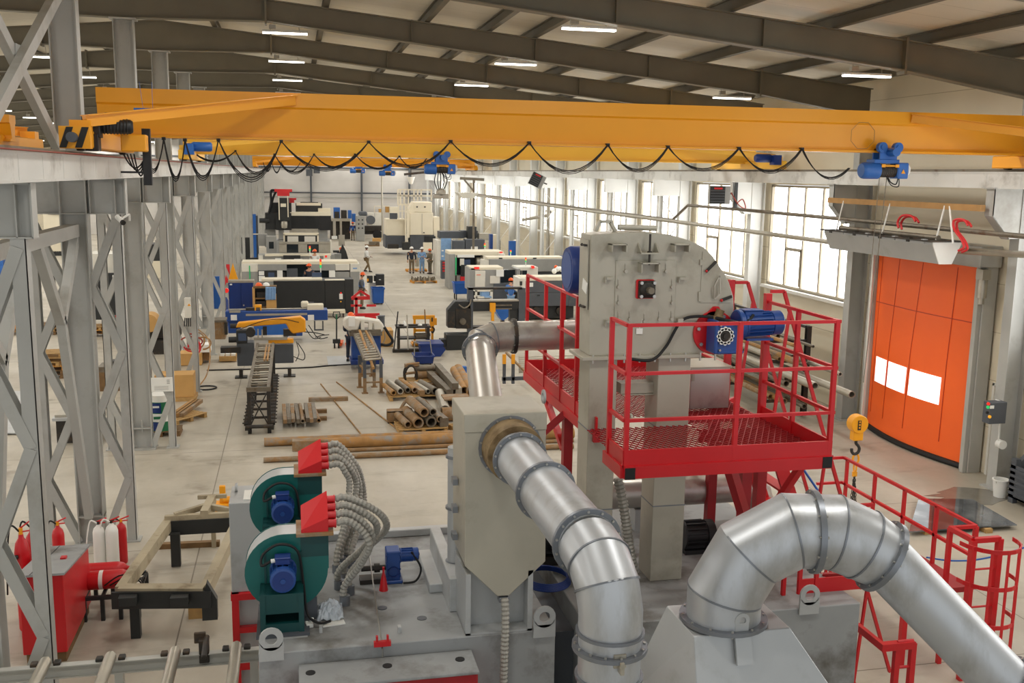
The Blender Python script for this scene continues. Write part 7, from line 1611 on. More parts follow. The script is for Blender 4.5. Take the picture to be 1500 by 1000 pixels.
# cantilever pipe rack
xr0 = 13.6
t = thing('pipe_rack','dark steel cantilever rack full of long pipes along the window wall behind the red platform','rack',(xr0+.6,31,0))
for y in (26.6,29.2,31.8,34.4):
    b = MB(); b.hbeam((xr0+1.25,y,0),(xr0+1.25,y,2.7),.14,.16,.014,.012); b.build('post','dark_iron',t,smooth=False)
    for z in (.45,1.05,1.65,2.25):
        b = MB(); b.bar((xr0,y,z),(xr0+1.25,y,z),.08,.08); b.bar((xr0,y,z),(xr0,y,z+.16),.06,.06); b.build('arm','dark_iron',t,smooth=False)
b = MB(); b.bar((xr0+1.25,26.6,2.65),(xr0+1.25,34.4,2.65),.08,.08); b.build('tie','dark_iron',t,smooth=False)
random.seed(11); mts = ['rust_steel','mill_steel','pale_steel','rust_orange','mill_steel']
lv = ['lowest','second','third','top']; k = 0
for li, z in enumerate((.45,1.05,1.65,2.25)):
    n = 7 if li < 3 else 4
    for i in range(n):
        r = random.choice((.04,.055,.075,.09)) if not (li == 2 and i == 2) else .1; ya = 25.6+random.uniform(-.5,1.2); yb = 35+random.uniform(-1,2.0)
        x = xr0+.14+i*(1.0/n)+random.uniform(-.01,.01); b = MB(); b.pipe((x,ya,z+.045+r),(x,yb,z+.045+r), r, r*.8, 10)
        tag(b.build('rack_pipe', mts[(i*3+li) % 5]), 'long steel pipe lying on the %s level of the cantilever rack' % lv[li], 'pipe', 'pipes on the %s level of the rack' % lv[li])
for k, (p, q, r, l) in enumerate(((P(1180,574,X=15.0),(15.0,33,.95),.1,''),)): pass
for k, (px, py, z) in enumerate(((1248,578,1.3),(1194,565,1.2),(1231,548,1.6))):
    a = P(px,py,X=14.3+.2*k if k != 1 else 13.3); b = MB(); b.pipe(a,(a.x,a.y+6.5,a.z),.1 if k < 2 else .06,.08 if k < 2 else .045,12); o = b.build('rack_pipe','pale_steel'); tag(o,['bright pipe sticking out of the rack end farthest, near the door column','bright pipe end pointing at the viewer in the middle of the rack','thin bright pipe end sticking out above the others'][k],'pipe')
    b = MB()
b = MB(); b.bb(14.0,15.2,25.95,26.25,0,.5) ; 
q = P(707,470,Y=30)
p = P(1171,496,Y=26); 
# air curtain above the orange door with its plank and ropes
Ya0, Ya1 = 20.9, 26.4
xa = 13.9
def xz(px, py, Y): p = P(px,py,Y=Y); return p
L_ = P(1224,352,X=14.6); R_ = P(1385,372,X=14.6)
t = thing('air_curtain','long grey V-shaped air curtain hung on ropes in front of the orange door','air curtain',tuple((L_+R_)/2))
zc = (P(1385,358,X=14.6).z+P(1224,334,X=14.6).z)/2; ya_, yb_ = R_.y, L_.y
prof = [(-.36,.0),(.36,.0),(.36,-.06),(.16,-.5),(-.16,-.5),(-.36,-.06)]
b = MB(); b.prism(prof,(14.6,ya_,zc),(1,0,0),(0,0,1),(0,1,0),yb_-ya_); b.build('housing','sheet_grey',t,smooth=False)
b = MB(); b.prism([(p[0]*1.01,p[1]*1.01) for p in prof],(14.6,ya_-.03,zc),(1,0,0),(0,0,1),(0,1,0),.03); b.build('end_plate','paper',t,smooth=False)
b = MB(); b.bb(14.14,15.06,ya_-.06,yb_+.1,zc,zc+.03); b.build('top_rim','dark_iron',t,smooth=False)
n = 8
for k in range(n): yy = ya_+.35+(yb_-ya_-.7)*k/(n-1); b = MB(); b.bb(14.22,14.32,yy-.06,yy+.06,zc-.05,zc+.05); b.build('clip','dark_iron' if k % 2 else 'sheet_grey',t,smooth=False)
b = MB(); b.tube([(14.6,ya_+.3,zc+.08),(14.6,yb_-.2,zc+.08)],.06,8); b.build('heating_pipe','mill_steel',t)
pa, pc = P(1215,293,X=14.75), P(1440,305,X=14.75)
b = MB(); b.bar(pa, pc, .12, .14); pw = tag(b.build('wooden_plank','beam_wood',smooth=False),'long wooden plank slung under the runway above the air curtain','plank')
for k, (a, c_) in enumerate((((1236,294),(1225,338)),((1304,298),(1292,342)),((1384,301),(1370,355)),((1391,302),(1396,356)))):
    b = MB(); b.tube([P(a[0],a[1],X=14.7),P(c_[0],c_[1],X=14.55)],.022,6); tag(b.build('rope','paper'),['pale rope at the window end of the air curtain','slanting pale rope in the middle of the air curtain','pale rope near the white end of the air curtain','thin pale rope closest to the white end of the air curtain'][k],'rope')
for k, pts in enumerate(([(1316,334),(1315,325),(1320,317),(1328,315),(1336,317),(1341,324)],[(1404,367),(1412,362),(1408,350),(1398,336),(1397,324),(1404,321),(1413,323),(1418,330)])):
    b = MB(); b.tube(spline([P(x,y,X=14.4) for x, y in pts],6),.028,7); b.tube(spline([P(x+5,y+2,X=14.5) for x, y in pts],6),.028,7); tag(b.build('red_hose','red_label'),['pair of red hose loops over the middle of the air curtain','pair of long red hose loops beside the white end of the air curtain'][k],'hose')
# control box, light switch, bucket, steel bin and wet sheet near the door
yb0 = 19.0; q = P(1452,600,Y=yb0)
t = thing('control_box','dark grey control box with red and green lights on the column beside the orange door','control box',(q.x,yb0,q.z)); a, c_ = P(1443,587,Y=yb0), P(1464,617,Y=yb0)
b = MB(); b.bb(a.x,c_.x,yb0-.2,yb0+.05,c_.z,a.z); b.build('box','machine_slate',t,bevel=.01)
for (px, py, m_, nm) in ((1447,591,'light_red','red_light'),(1446.5,596,'light_green','green_light'),(1449,610,'light_amber','orange_button'),(1445.5,604,'black_paint','knob')): p = P(px,py,Y=yb0-.2); b = MB(); b.cyl((p.x,yb0-.23,p.z),(p.x,yb0-.2,p.z),.035,n=12); b.build(nm,m_,t)
b = MB(); p = P(1453,596,Y=yb0-.2); b.box((p.x,yb0-.205,p.z),(.1,.01,.07)); b.build('label_plate','paper',t)
b = MB(); b.tube([P(1458,585,Y=yb0),P(1467,588,Y=yb0-.05),P(1465,610,Y=yb0-.05),P(1462,650,Y=yb0-.05)],.014,6); b.build('conduit','paper',t)
p = P(1465,650,Y=18.95); b = MB(); b.cyl((p.x,18.85,p.z),(p.x,19.0,p.z),.1,n=16); tag(b.build('wall_disc','paper'),'white round disc on the foot of the column beside the control box','disc')
q = F(1464,727); t = thing('bucket','white plastic bucket standing at the foot of the column by the steel bin','bucket',tuple(q)); b = MB(); b.lathe([(.13,0),(.17,.38),(.185,.38),(.185,.41),(.155,.41),(.12,.03)],q,(0,0,1),18); b.build('body','paper',t); b = MB(); b.tube([(q.x+.17*math.cos(PI*k/8),q.y-.05,q.z+.4-.14*math.sin(PI*k/8)) for k in range(9)],.008,5); b.build('handle','pale_steel',t)
q = F(1478,735); x0, y0 = q.x, q.y; W2 = min(1.4,16.1-x0)
t = thing('steel_bin','dark ribbed steel bin cut by the frame edge beside the bucket','bin',(x0+.7,y0,0))
b = MB(); b.bb(x0,x0+W2,y0-1.2,y0-1.15,.12,.85); b.bb(x0,x0+W2,y0,y0+.05,.12,.85); b.bb(x0,x0+.05,y0-1.2,y0+.05,.12,.85); b.bb(x0+W2-.05,x0+W2,y0-1.2,y0+.05,.12,.85); b.bb(x0,x0+W2,y0-1.2,y0+.05,.12,.16)
for k in range(5): b.bb(x0-.02,x0,y0-1.2,y0+.05,.2+.13*k,.26+.13*k)
b.build('body','machine_slate',t,smooth=False); b = MB(); b.bar((x0+.1,y0,.8),(x0+W2,y0-.2,1.6),.16,.1); b.build('chute_arm','machine_slate',t); b = MB(); b.bb(x0,x0+.12,y0-.1,y0+.05,0,1.0); b.bb(x0+W2-.12,x0+W2,y0-.1,y0+.05,0,1.0); b.bb(x0,x0+.12,y0-1.2,y0-1.1,0,.9); b.build('leg','machine_slate',t,smooth=False)
# wet plate
WET = mat('wet_steel',(70,76,84),.04,metal=.55,var=.2,scale=2,rgb2=(150,154,158),mix=.45,mscale=.8)  # wet steel, lightened with pale patches that stand for window reflections
c4_ = [F(1331,786), F(1489,776), F(1424,738), F(1345,737)]
b = MB(); b.hull8([V((p.x,p.y,.09)) for p in c4_],[V((p.x,p.y,.115)) for p in c4_]); tag(b.build('steel_sheet',WET,smooth=False),'wet shiny steel sheet lying on wooden blocks beside the lower walkway','sheet')
for k, (px, py) in enumerate(((1449,781),(1360,783),(1420,748))): q = F(px,py); b = MB(); b.box((q.x,q.y+.1,.045),(.16,.2,.09)); tag(b.build('wood_block','pallet_wood'),['wooden block under the front edge of the wet sheet','wooden block under the walkway side of the wet sheet','wooden block under the rear edge of the wet sheet'][k],'block')
PUD = mat('puddle',(120,116,106),.05,var=.1); b = MB(); q = F(1425,726); n = 20; pts = [(q.x+.95*math.cos(2*PI*k/n)*(1+.25*math.sin(3*k)), q.y+.55*math.sin(2*PI*k/n)*(1+.2*math.cos(5*k))) for k in range(n)]; b.prism(pts,(0,0,.002),(1,0,0),(0,1,0),(0,0,1),.003); tag(b.build('puddle',PUD),'shallow puddle of water on the floor beyond the wet sheet','puddle')
# jib crane posts with arms and flood lights in the far part
t = thing('jib_crane','slim grey jib crane post with two hinged arms in front of the window wall','crane',(P(806,380,Y=60).x,60,0)); q = P(803,330,Y=60); b = MB(); b.cyl((q.x,60,0),(q.x,60,7.0),.12,n=12); b.build('post','pale_steel',t)
for (a, c_) in (((805,315),(765,322)),((806,311),(835,300)),((806,310),(838,303))): b = MB(); b.tube([P(*a,Y=60),P(*c_,Y=60 if c_[0] < 800 else 61)],.09,8); b.build('arm','pale_steel',t)
t = thing('jib_crane','brown cantilever arm with a grey hood on the far window wall','crane',(P(690,300,Y=66).x,66,3)); b = MB(); a = P(674,261,Y=66); c_ = P(709,263,Y=66); b.bar(a,c_,.16,.18); p2 = P(694,280,Y=66); b.bar(P(680,263,Y=66),p2,.1,.1); b.bar((p2.x,66,0),(p2.x,66,a.z),.14,.14); b.build('arm','mill_steel',t); b = MB(); a, c_ = P(672,282,Y=65.5), P(696,290,Y=65.5); b.hull8([(a.x+.2,65.3,c_.z),(c_.x-.1,65.3,c_.z),(c_.x-.1,66.4,c_.z),(a.x+.2,66.4,c_.z)],[(a.x-.1,65.1,a.z),(c_.x+.2,65.1,a.z),(c_.x+.2,66.6,a.z),(a.x-.1,66.6,a.z)]); b.build('hood','machine_white',t,smooth=False)
for k, (px, py) in enumerate(((453,253),(464,249))): p = P(px,py,Y=112); b = MB(); b.box((p.x,112,p.z),(.6,.4,.7),.3); b.cyl((p.x,112,p.z),(p.x,YB-.05,p.z),.05,n=6); tag(b.build('flood_light','machine_slate',bevel=.04),['dark flood light high on the back wall, the lower of two','dark flood light high on the back wall, the upper of two'][k],'lamp')
t = thing('bell_lamp','white bell-shaped lamp under a bracket near the far window corner','lamp',tuple(P(602,264,Y=88))); p = P(602,264,Y=88); b = MB(); b.lathe([(.36,.3),(.34,.22),(.16,-.3),(.05,-.34)],p,(0,0,1),14); b.build('shade','paper',t); b = MB(); b.cyl((p.x,88,p.z+.3),(p.x,88,p.z+1.2),.04,n=6); b.bar((p.x-.6,88,p.z+.5),(p.x+1.2,88,p.z+.7),.2,.2); b.build('bracket','dark_iron',t)
# ================================================================== LEFT SIDE: FIRE EQUIPMENT, CHASSIS, NEIGHBOUR BAY
def extinguisher(label, x, y, h, r, mt, horn=False, z=0):
    t = thing('fire_extinguisher', label, 'fire extinguisher', (x,y,z))
    b = MB(); b.lathe([(r*.9,0),(r,.03),(r,h*.74),(r*.8,h*.82),(r*.35,h*.87),(r*.3,h*.9)], (x,y,z), (0,0,1), 18); b.build('cylinder', mt, t)
    b = MB(); b.cyl((x,y,z+h*.9),(x,y,z+h*.96),r*.28,n=10); b.build('valve','crane_yellow' if mt != 'paper' else 'dark_iron',t)
    b = MB(); b.bar((x-.02,y,z+h*.95),(x+.14,y,z+h*1.02),.03,.02); b.bar((x-.02,y,z+h*.92),(x+.12,y,z+h*.93),.03,.015); b.build('lever','red_label',t)
    b = MB(); b.tube(spline([(x-.02,y-.02,z+h*.93),(x-r*1.2,y-.04,z+h*.98),(x-r*1.8,y-.05,z+h*.7),(x-r*2.1,y-.05,z+h*.35)],6),.014,6); b.build('hose','rubber' if mt == 'red_paint' else 'paper',t)
    if horn: b = MB(); b.lathe([(.03,0),(.05,.1),(.075,.34),(.075,.36)],(x-.02,y-r*1.3,z+h*.72),(-1,-.15,-.2),14); b.build('horn','black_paint',t)
    return t
def exq(px, py0, py1, Y): a = P(px,py1,Y=Y); c_ = P(px,py0,Y=Y); return a.x, c_.z
for px, pt, Y, r, mt, horn, l in ((36,766,15.6,.11,'red_paint',True,'red fire extinguisher with a black horn behind the red chest'),(52,760,16.1,.11,'red_paint',False,'red fire extinguisher with a bent black hose next to the one with the horn'),(90,760,17.6,.1,'red_paint',False,'single red extinguisher with a wire bracket seen behind the thick column'),(149,760,17.9,.1,'paper',False,'white extinguisher at the foot of the dark column, closer to the chest'),(168,758,17.9,.11,'paper',False,'white extinguisher beside the last red one'),(182,757,18.1,.09,'red_paint',False,'small red extinguisher at the outer end of the row')):
    x, z = exq(px,pt,860,Y); extinguisher(l, x, Y, max(.6,z), r, mt, horn)
# red chest with sloping grey lid
Yc1 = 14.35
p0, p1 = F(40,902), F(88,905)
t = thing('fire_chest','red sloping-topped fire chest on wooden feet behind the laced column','chest',(P(70,880,Y=Yc1).x,Yc1,0))
xa, xb = P(27,860,Y=Yc1).x, P(93,860,Y=Yc1).x; zf = P(60,842,Y=Yc1).z; z0 = .16
xa2, xb2 = xa+.02, xb+.02; zb_ = zf-.28; Yb_ = Yc1+1.75
b = MB(); b.hull8([(xa,Yc1,z0),(xb,Yc1,z0),(xb,Yb_,z0),(xa,Yb_,z0)],[(xa,Yc1,zf),(xb,Yc1,zf-.0),(xb,Yb_,zb_),(xa,Yb_,zb_)]); b.build('body','red_paint',t,bevel=.01,smooth=False)
sl = V((0,Yb_-Yc1,zb_-zf)).normalized(); nn = V((0,-sl.z,sl.y))
lo = [V((xa-.03,Yc1-.04,zf-.012)),V((xb+.03,Yc1-.04,zf-.012)),V((xb+.03,Yb_+.03,zb_+.01)),V((xa-.03,Yb_+.03,zb_+.01))]
b = MB(); b.hull8([p+nn*.004 for p in lo],[p+nn*.035 for p in lo]); lid = b.build('lid','deck_grey',t,smooth=False)
b = MB(); c_ = (lo[1]+lo[2])/2; b.box(c_+V((-.2,0,.05)),(.08,.1,.03)); b.build('lid_latch','red_paint',lid); b = MB(); b.box((xa+.45*(xb-xa),Yc1-.03,zf-.22),(.13,.05,.03)); b.build('handle','red_dark',t)
b = MB(); m0 = lo[0].lerp(lo[1],.3)+nn*.037; m1 = lo[3].lerp(lo[2],.3)+nn*.037; b.bar(m0,m1,.012,.008); b.build('lid_seam','black_paint',lid)
for x in (xa+.1,xb-.1): b = MB(); b.bb(x-.07,x+.07,Yc1+.05,Yb_-.05,0,z0); b.build('foot','pallet_dark',t)
# lying red cylinders on a rack
t = thing('cylinder_rack','dark steel rack with hoses carrying two lying red cylinders behind the fire chest','rack',(P(165,830,Y=16).x,16.2,0))
p = P(170,845,Y=15.8); x0, x1 = P(100,830,Y=16).x, P(205,830,Y=16).x
for yy in (15.7,16.6): b = MB(); b.bar((x0,yy,.38),(x1,yy,.38),.06,.06); b.build('rail','machine_black',t)
for k in range(5): xx = x0+(x1-x0)*k/4; b = MB(); b.bar((xx,15.7,.38),(xx,16.6,.38),.05,.04); b.bb(xx-.03,xx+.03,15.67,15.73,0,.36); b.bb(xx-.03,xx+.03,16.57,16.63,0,.36); b.build('bearer','machine_black',t)
for k in range(4): b = MB(); b.tube(spline([(x1-.5+.08*k,15.75,.55),(x1-.2+.05*k,15.65,.75-.05*k),(x1+.05,15.8+.1*k,.5),(x1-.1,15.7,.2)],5),.012,5); b.build('hose','rubber',t)
for k, (px0, px1, py, Y, r, l) in enumerate(((118,192,801,16.0,.15,'thick red gas cylinder lying on the rack, closer to the viewer'),(90,190,788,16.45,.13,'red gas cylinder lying behind the thicker one'))):
    a, c_ = P(px0,py,Y=Y), P(px1,py-4,Y=Y); zz = .4+r
    t = thing('gas_cylinder', l, 'gas cylinder', ((a.x+c_.x)/2,Y,zz)); L_ = c_.x-a.x
    b = MB(); b.lathe([(r*.5,0),(r*.9,.03),(r,.08),(r,L_*.8),(r*.85,L_*.88),(r*.4,L_*.95),(r*.3,L_)],(a.x,Y,zz),(1,0,0),20); b.build('body','red_paint',t)
    b = MB(); b.cyl((a.x+L_,Y,zz),(a.x+L_+.1,Y,zz),.035,n=10); b.box((a.x+L_+.06,Y,zz+.05),(.05,.05,.1)); b.build('valve','mill_steel',t); b = MB(); b.lathe([(r*1.005,L_*.34),(r*1.005,L_*.42)],(a.x,Y,zz),(1,0,0),20); b.build('band','paper' if k == 0 else 'red_label',t)
# steel chassis frame
CH = mat('chassis_primer',(168,156,130),.6,var=.1,scale=3,rgb2=(120,104,76),mix=.25,mscale=2)
fa, fb, ra, rb = P(176,868,Z=.72), P(300,868,Z=.72), P(246,768,Z=.72), P(350,762,Z=.72)
t = thing('chassis_frame','long dusty beige trailer chassis frame with a coupling, standing beside the teal blowers','chassis',tuple((fa+rb)/2-V((0,0,.7))))
b = MB(); b.bar(fa,ra,.14,.2); b.build('side_member',CH,t,smooth=False); b = MB(); b.bar(fb,rb,.14,.2); b.build('side_member',CH,t,smooth=False)
b = MB(); b.bar(fa+V((0,0,.02)),fb+V((0,0,.02)),.2,.18); b.build('front_member',CH,t,smooth=False)
b = MB(); b.bar(fa+V((-.1,-.12,-.06)),fb+V((.1,-.12,-.06)),.05,.26); b.build('front_plate','machine_black',t,smooth=False)
b = MB(); b.bar(ra+V((-.05,0,.1)),rb+V((0,0,.1)),.1,.14); b.build('rear_member',CH,t,smooth=False); b = MB(); b.bar(ra+V((0,-.06,-.05)),rb+V((0,-.06,-.05)),.05,.26); b.build('rear_plate','machine_black',t,smooth=False)
for f in (.12,.72): c_ = fa.lerp(fb,f)+V((0,-.2,-.02)); b = MB(); b.box(c_,(.26,.2,.14)); b.build('bracket','machine_black',t,bevel=.006)
b = MB(); c_ = fb+V((.06,-.1,-.1)); b.prism([(-.02,.3),(.12,.02),(.12,-.3),(-.1,-.3),(-.1,.02)],c_,(1,0,0),(0,0,1),(0,1,0),.14); b.build('corner_gusset','machine_black',t,smooth=False)
q = F(292,900); b = MB(); b.box((q.x,q.y,.1),(.3,.3,.2)); b.build('wood_support','pallet_wood',t); b = MB(); b.box((fa.x+.2,fa.y+.0,.3),(.14,.14,.6)); b.build('support_leg','machine_black',t)
b = MB(); b.box((ra.x+.14,ra.y-.2,.32),(.16,.12,.6)); b.build('support_leg','machine_black',t)
q0, q1 = F(233,803), F(322,799); b = MB(); b.bar(q0+V((0,0,.05)),q1+V((0,0,.05)),.12,.1); b.build('cross_timber','pallet_dark',t,smooth=False)
h0 = (ra+rb)/2+V((.02,0,.16)); h1 = P(311,730,Z=.95); b = MB(); b.bar(h0+V((0,-.05,0)),h1,.14,.16); b.build('drawbar',CH,t,smooth=False); b = MB(); b.bar(ra.lerp(rb,.1)+V((0,0,.16)),h0+V((0,.3,.05)),.08,.1); b.bar(rb+V((0,0,.16)),h0+V((0,.3,.05)),.08,.1); b.build('drawbar_brace',CH,t,smooth=False)
b = MB(); b.bar(h1+V((-.26,0,.04)),h1+V((.26,0,.04)),.07,.07); b.build('coupling',CH,t,smooth=False); b = MB(); b.bar(h1+V((0,0,-.08)),V((h1.x,h1.y,0)),.08,.08); b.build('support_leg',CH,t)
b = MB(); q = F(327,752); b.box((q.x,q.y,.42),(.12,.1,.36)); b.cyl((q.x,q.y,.3),(q.x+.6,q.y,.3),.07,n=12); b.box((q.x,q.y,.12),(.3,.3,.24)); tag(b.build('jack_stand','crane_yellow',bevel=.01),'yellow jack stand behind the chassis frame drawbar','stand')
# drum behind third column, sign, cardboard box, pallets
q = F(235,640)
pallet('dark pallet under the striped drum', q.x+.0, q.y+.35, 0, 1.0, .7, 'pallet_dark')
t = thing('drum','large drum with green, navy and white bands behind the laced column','drum',(q.x,q.y+.35,.145)); r = .33; h = P(235,578,Y=q.y+.2).z-.145; c_ = (q.x,q.y+.35,.145)
for z0, z1, m_, nm in ((0,.27,'green_paint','green_band'),(.27,.5,'paper','white_band'),(.5,.82,'green_paint','green_band'),(.82,1,'white_paint','lid')):
    b = MB(); b.lathe([(r if nm != 'lid' else r*.97,h*z0),(r if nm != 'lid' else r*.9,h*z1)],c_,(0,0,1),28); b.build(nm,m_,t)
for z0, z1 in ((0.02,.26),(.52,.8)):
    b = MB(); n = 10
    for k in range(n):
        a0, a1 = PI*1.02+(PI*.52)*k/n, PI*1.02+(PI*.52)*(k+1)/n; rr = r*1.004
        b.hull8([(c_[0]+rr*math.cos(a),c_[1]+rr*math.sin(a),c_[2]+h*z) for a, z in ((a0,z0),(a1,z0),(a1,z1),(a0,z1))],[(c_[0]+rr*1.006*math.cos(a),c_[1]+rr*1.006*math.sin(a),c_[2]+h*z) for a, z in ((a0,z0),(a1,z0),(a1,z1),(a0,z1))])
    b.build('navy_label','navy',t)
b = MB(); p = P(228,596,Y=c_[1]-r); b.box((c_[0]-.08,c_[1]-r-.012,p.z),(.16,.008,.05)); b.build('white_print','paper',t)
b = MB(); p = P(229,612,Y=c_[1]-r); b.box((c_[0]-.06,c_[1]-r-.012,p.z),(.18,.006,.07)); b.build('green_print','green_paint',t)
p = P(237.5,563,Y=25.72); w = .52
t = thing('notice_board','white notice with small print fixed on the laced column above the drum','sign',(p.x,25.72,p.z)); b = MB(); b.box((p.x,25.72,p.z),(w,.02,.36)); b.build('board','paper',t)
b = MB()
for k in range(3): b.box((p.x+.15,25.706,p.z+.11-.04*k),(.07,.004,.018))
for k in range(4): b.box((p.x-.02,25.706,p.z-.04-.03*k),(.34,.004,.006))
b.build('print','machine_grey',t)
q0, q1 = F(222,580), F(284,580)
t = thing('cardboard_box','big brown cardboard box on a low pallet beside the laced columns','box',((q0.x+q1.x)/2,31.6,0)); a, c_ = P(226,550,Y=31.2), P(284,575,Y=31.2); b = MB(); b.bb(a.x,c_.x,31.2,31.9,.12,a.z); b.build('box','cardboard',t,bevel=.01); b = MB(); b.bb(a.x-.05,c_.x+.05,31.15,31.95,0,.12); b.build('skid','pallet_wood',t)
q = F(268,622); pallet('small pallet carrying timber beams beside the drum', q.x-.1, q.y+.6, .9, 1.2, .8)
for k in range(3):
    a = P(250+k*4,612-3*k,Y=28.2); p_, q_ = F(252+k*3,622), F(282+k*5,602); b = MB(); b.bar((p_.x+.05*k,p_.y+.3,.2+.0*k),(q_.x,q_.y+.5,.2),.14,.1); tag(b.build('timber_beam','beam_wood' if k < 2 else 'rust_steel'),['pale timber on the small pallet, closest to the drum','pale timber in the middle of the small pallet','brown timber at the outer side of the small pallet'][k],'beam')
# hose reel clutter
t = thing('hose_bundle','tangle of red and orange hoses over the stacked parts beside the columns','hose',(P(300,510,Y=36).x,36,0))
random.seed(8)
for k in range(7):
    cx_, cy_ = 292+random.uniform(-14,16), 503+random.uniform(-6,6); rx, ry = random.uniform(8,16), random.uniform(6,12); b = MB(); b.tube([P(cx_+rx*math.cos(a),cy_+ry*math.sin(a),Y=36+.1*k) for a in [PI*(1+k*.1)+PI*1.3*i/14 for i in range(15)]],.03,6); b.build('hose',['red_label','copper_cable','rust_orange'][k % 3],t)
b = MB(); b.tube(spline([P(287,480,Y=36),P(304,495,Y=36),P(308,520,Y=35),P(303,548,Y=34),F(292,566)+V((0,0,.03))],6),.022,6); b.build('hose','rust_orange',t)
b = MB(); q = F(302,569); b.tube([(q.x+.32*math.cos(2*PI*k/20),q.y+.3*math.sin(2*PI*k/20),.03) for k in range(21)],.025,6,caps=False); tag(b.build('floor_hose','rubber'),'black hose ring lying on the floor at the column foot','hose')
t = thing('parts_stack','stack of wrapped machine parts on pallets behind the fourth laced column','stack',(P(270,530,Y=37).x,37,0)); part(t,'crate','cardboard',(262,295,518,535,37,.8)); part(t,'wrapped_part','paper',(286,308,505,516,37.2,.6)); part(t,'dark_part','dark_iron',(218,262,470,495,40,1),(200,262,500,548,39.5,1.0)); part(t,'crate','rust_steel',(296,307,516,528,37.5,.6)); b = MB(); p = P(225,538,Y=38); b.cyl((p.x-.4,38,p.z),(p.x+1.1,38,p.z),.22,n=14); b.build('roll','pale_steel',t); b = MB(); p = P(219,472,Y=40); b.cyl((p.x,39.7,p.z),(p.x,40.6,p.z),.35,n=16); b.build('roll_end','cardboard',t)
q0, q1 = F(330,528), F(336,528); t = thing('small_pallet','short pale pallet with white blocks beside the yellow saw','pallet',(P(334,528,Y=37.5).x,37.5,0)); part(t,'skid','pallet_wood',(321,346,522,529,37.5,.8)); 
for k in range(3): part(t,'block','paper',(322.5+8*k,328.5+8*k,518,522,37.6,.6))
# electrical box + camera on columns
p = P(275,448,Y=32.2); t = thing('electrical_box','small white electrical box with a yellow warning triangle fixed on a laced column','box',(p.x,32.2,p.z)); a, c_ = P(270,436,Y=32.2), P(280,465,Y=32.2); b = MB(); b.bb(a.x,c_.x,32.1,32.4,c_.z,a.z); b.build('box','machine_white',t,bevel=.01); b = MB(); p = P(277,448,Y=32.09); b.prism([(-.05,0),(.05,0),(0,.08)],(p.x,32.09,p.z),(1,0,0),(0,0,1),(0,1,0),.01); b.build('warning_triangle','crane_yellow',t)
for k in range(4): b = MB(); p0_, p1_ = P(271+2.6*k,465,Y=32.3), P(270+3*k,478,Y=32.3); b.tube([p0_,p1_],.018,5); b.build('cable','rubber',t)
p = P(178,322,Y=18.9); t = thing('security_camera','small white security camera on the laced column under the cross beam','camera',tuple(p)); b = MB(); b.cyl(p+V((-.08,.06,.05)),p+V((.03,-.1,-.03)),.045,n=14); b.build('body','paper',t,); b = MB(); b.cyl(p+V((.03,-.1,-.03)),p+V((.05,-.13,-.05)),.046,n=14); b.build('lens','black_paint',t); b = MB(); b.bar(p+V((0,0,.02)),p+V((.12,.1,.1)),.03,.03); b.bar(p+V((.12,.1,.1)),p+V((.12,.1,-.02)),.03,.03); b.build('mount','paper',t)
for px, py, l, Y in ((328,411,'red cloth triangle tied to a far laced column',56),(334,402,'pinkish strip hanging beside the red triangle',57)):
    a = P(px,py-11 if px < 330 else py-25+10,Y=Y); c_ = P(px,py+12,Y=Y); m_ = P(px+5,py,Y=Y); b = MB()
    if px < 330: b.prism([(a.x,a.z),(c_.x,c_.z),(m_.x,m_.z)],(0,Y,0),(1,0,0),(0,0,1),(0,1,0),.03)
    else: b.bar(a,c_,.2,.04)
    tag(b.build('red_flag','red_label'),l,'flag')
b = MB(); a = P(342,420,Y=52); b.prism([(0,0),(.25,-.9),(.1,-1.2),(-.25,-.9)],(a.x,52,a.z+1.2),(1,0,0),(0,0,1),(0,1,0),.15); tag(b.build('yellow_bracket','crane_yellow'),'orange yellow bracket hanging on the column beside the navy cabinet','bracket')
t = thing('blue_locker','blue locker panel with a gas bottle beside the navy cabinet','panel',(P(318,445,Y=47).x,47,0)); part(t,'panel','hoist_blue',(312,322,405,452,47,.2)); q = P(330,440,Y=46.5); b = MB(); b.lathe([(.14,0),(.14,1.15),(.06,1.3)],(q.x,46.5,0.02),(0,0,1),14); b.build('bottle','navy',t); b = MB(); p = P(332,425,Y=46.5); b.cyl((p.x,46.3,p.z),(p.x,46.5,p.z),.1,n=12); b.build('red_knob','light_red',t)
# ---- neighbour bay, seen through the columns
def stackp(px, py, n, l, group=None, mts=('pallet_wood','pallet_orange','pallet_dark')):
    q = F(px,py)
    for k in range(n): pallet(l[k] if isinstance(l,list) else l, q.x+random.uniform(-.08,.08), q.y+.4, random.uniform(-.1,.1), 1.3, .9, mts[k % len(mts)], z=.145*k, group=group)
stackp(63,555,6,['lowest dark pallet of the stack behind the column row','second pallet of the stack, an orange one, behind the column row','third pallet of the stack behind the column row','fourth pallet of the stack behind the column row','fifth pallet of the stack behind the column row','topmost pale pallet of the stack behind the column row'],None,('pallet_dark','pallet_dark','pallet_orange','pallet_wood','pallet_wood','pallet_wood'))
def boxes(name, label, cat, base, Y, *prts):
    t = thing(name, label, cat, (P(base,500,Y=Y).x,Y,0))
    for nm, mt, *bx in prts: part(t, nm, mt, *bx)
    return t
boxes('sheet_stack','stack of thin steel sheets lying on the floor of the neighbour bay','sheets',92,26.5,('sheet','sheet_grey',(76,140,612,616,26.5,2.2)),('sheet','pale_steel',(80,138,607,611,26.6,2.0)),('skid','dark_iron',(82,136,616,628,26.7,1.8,0)))
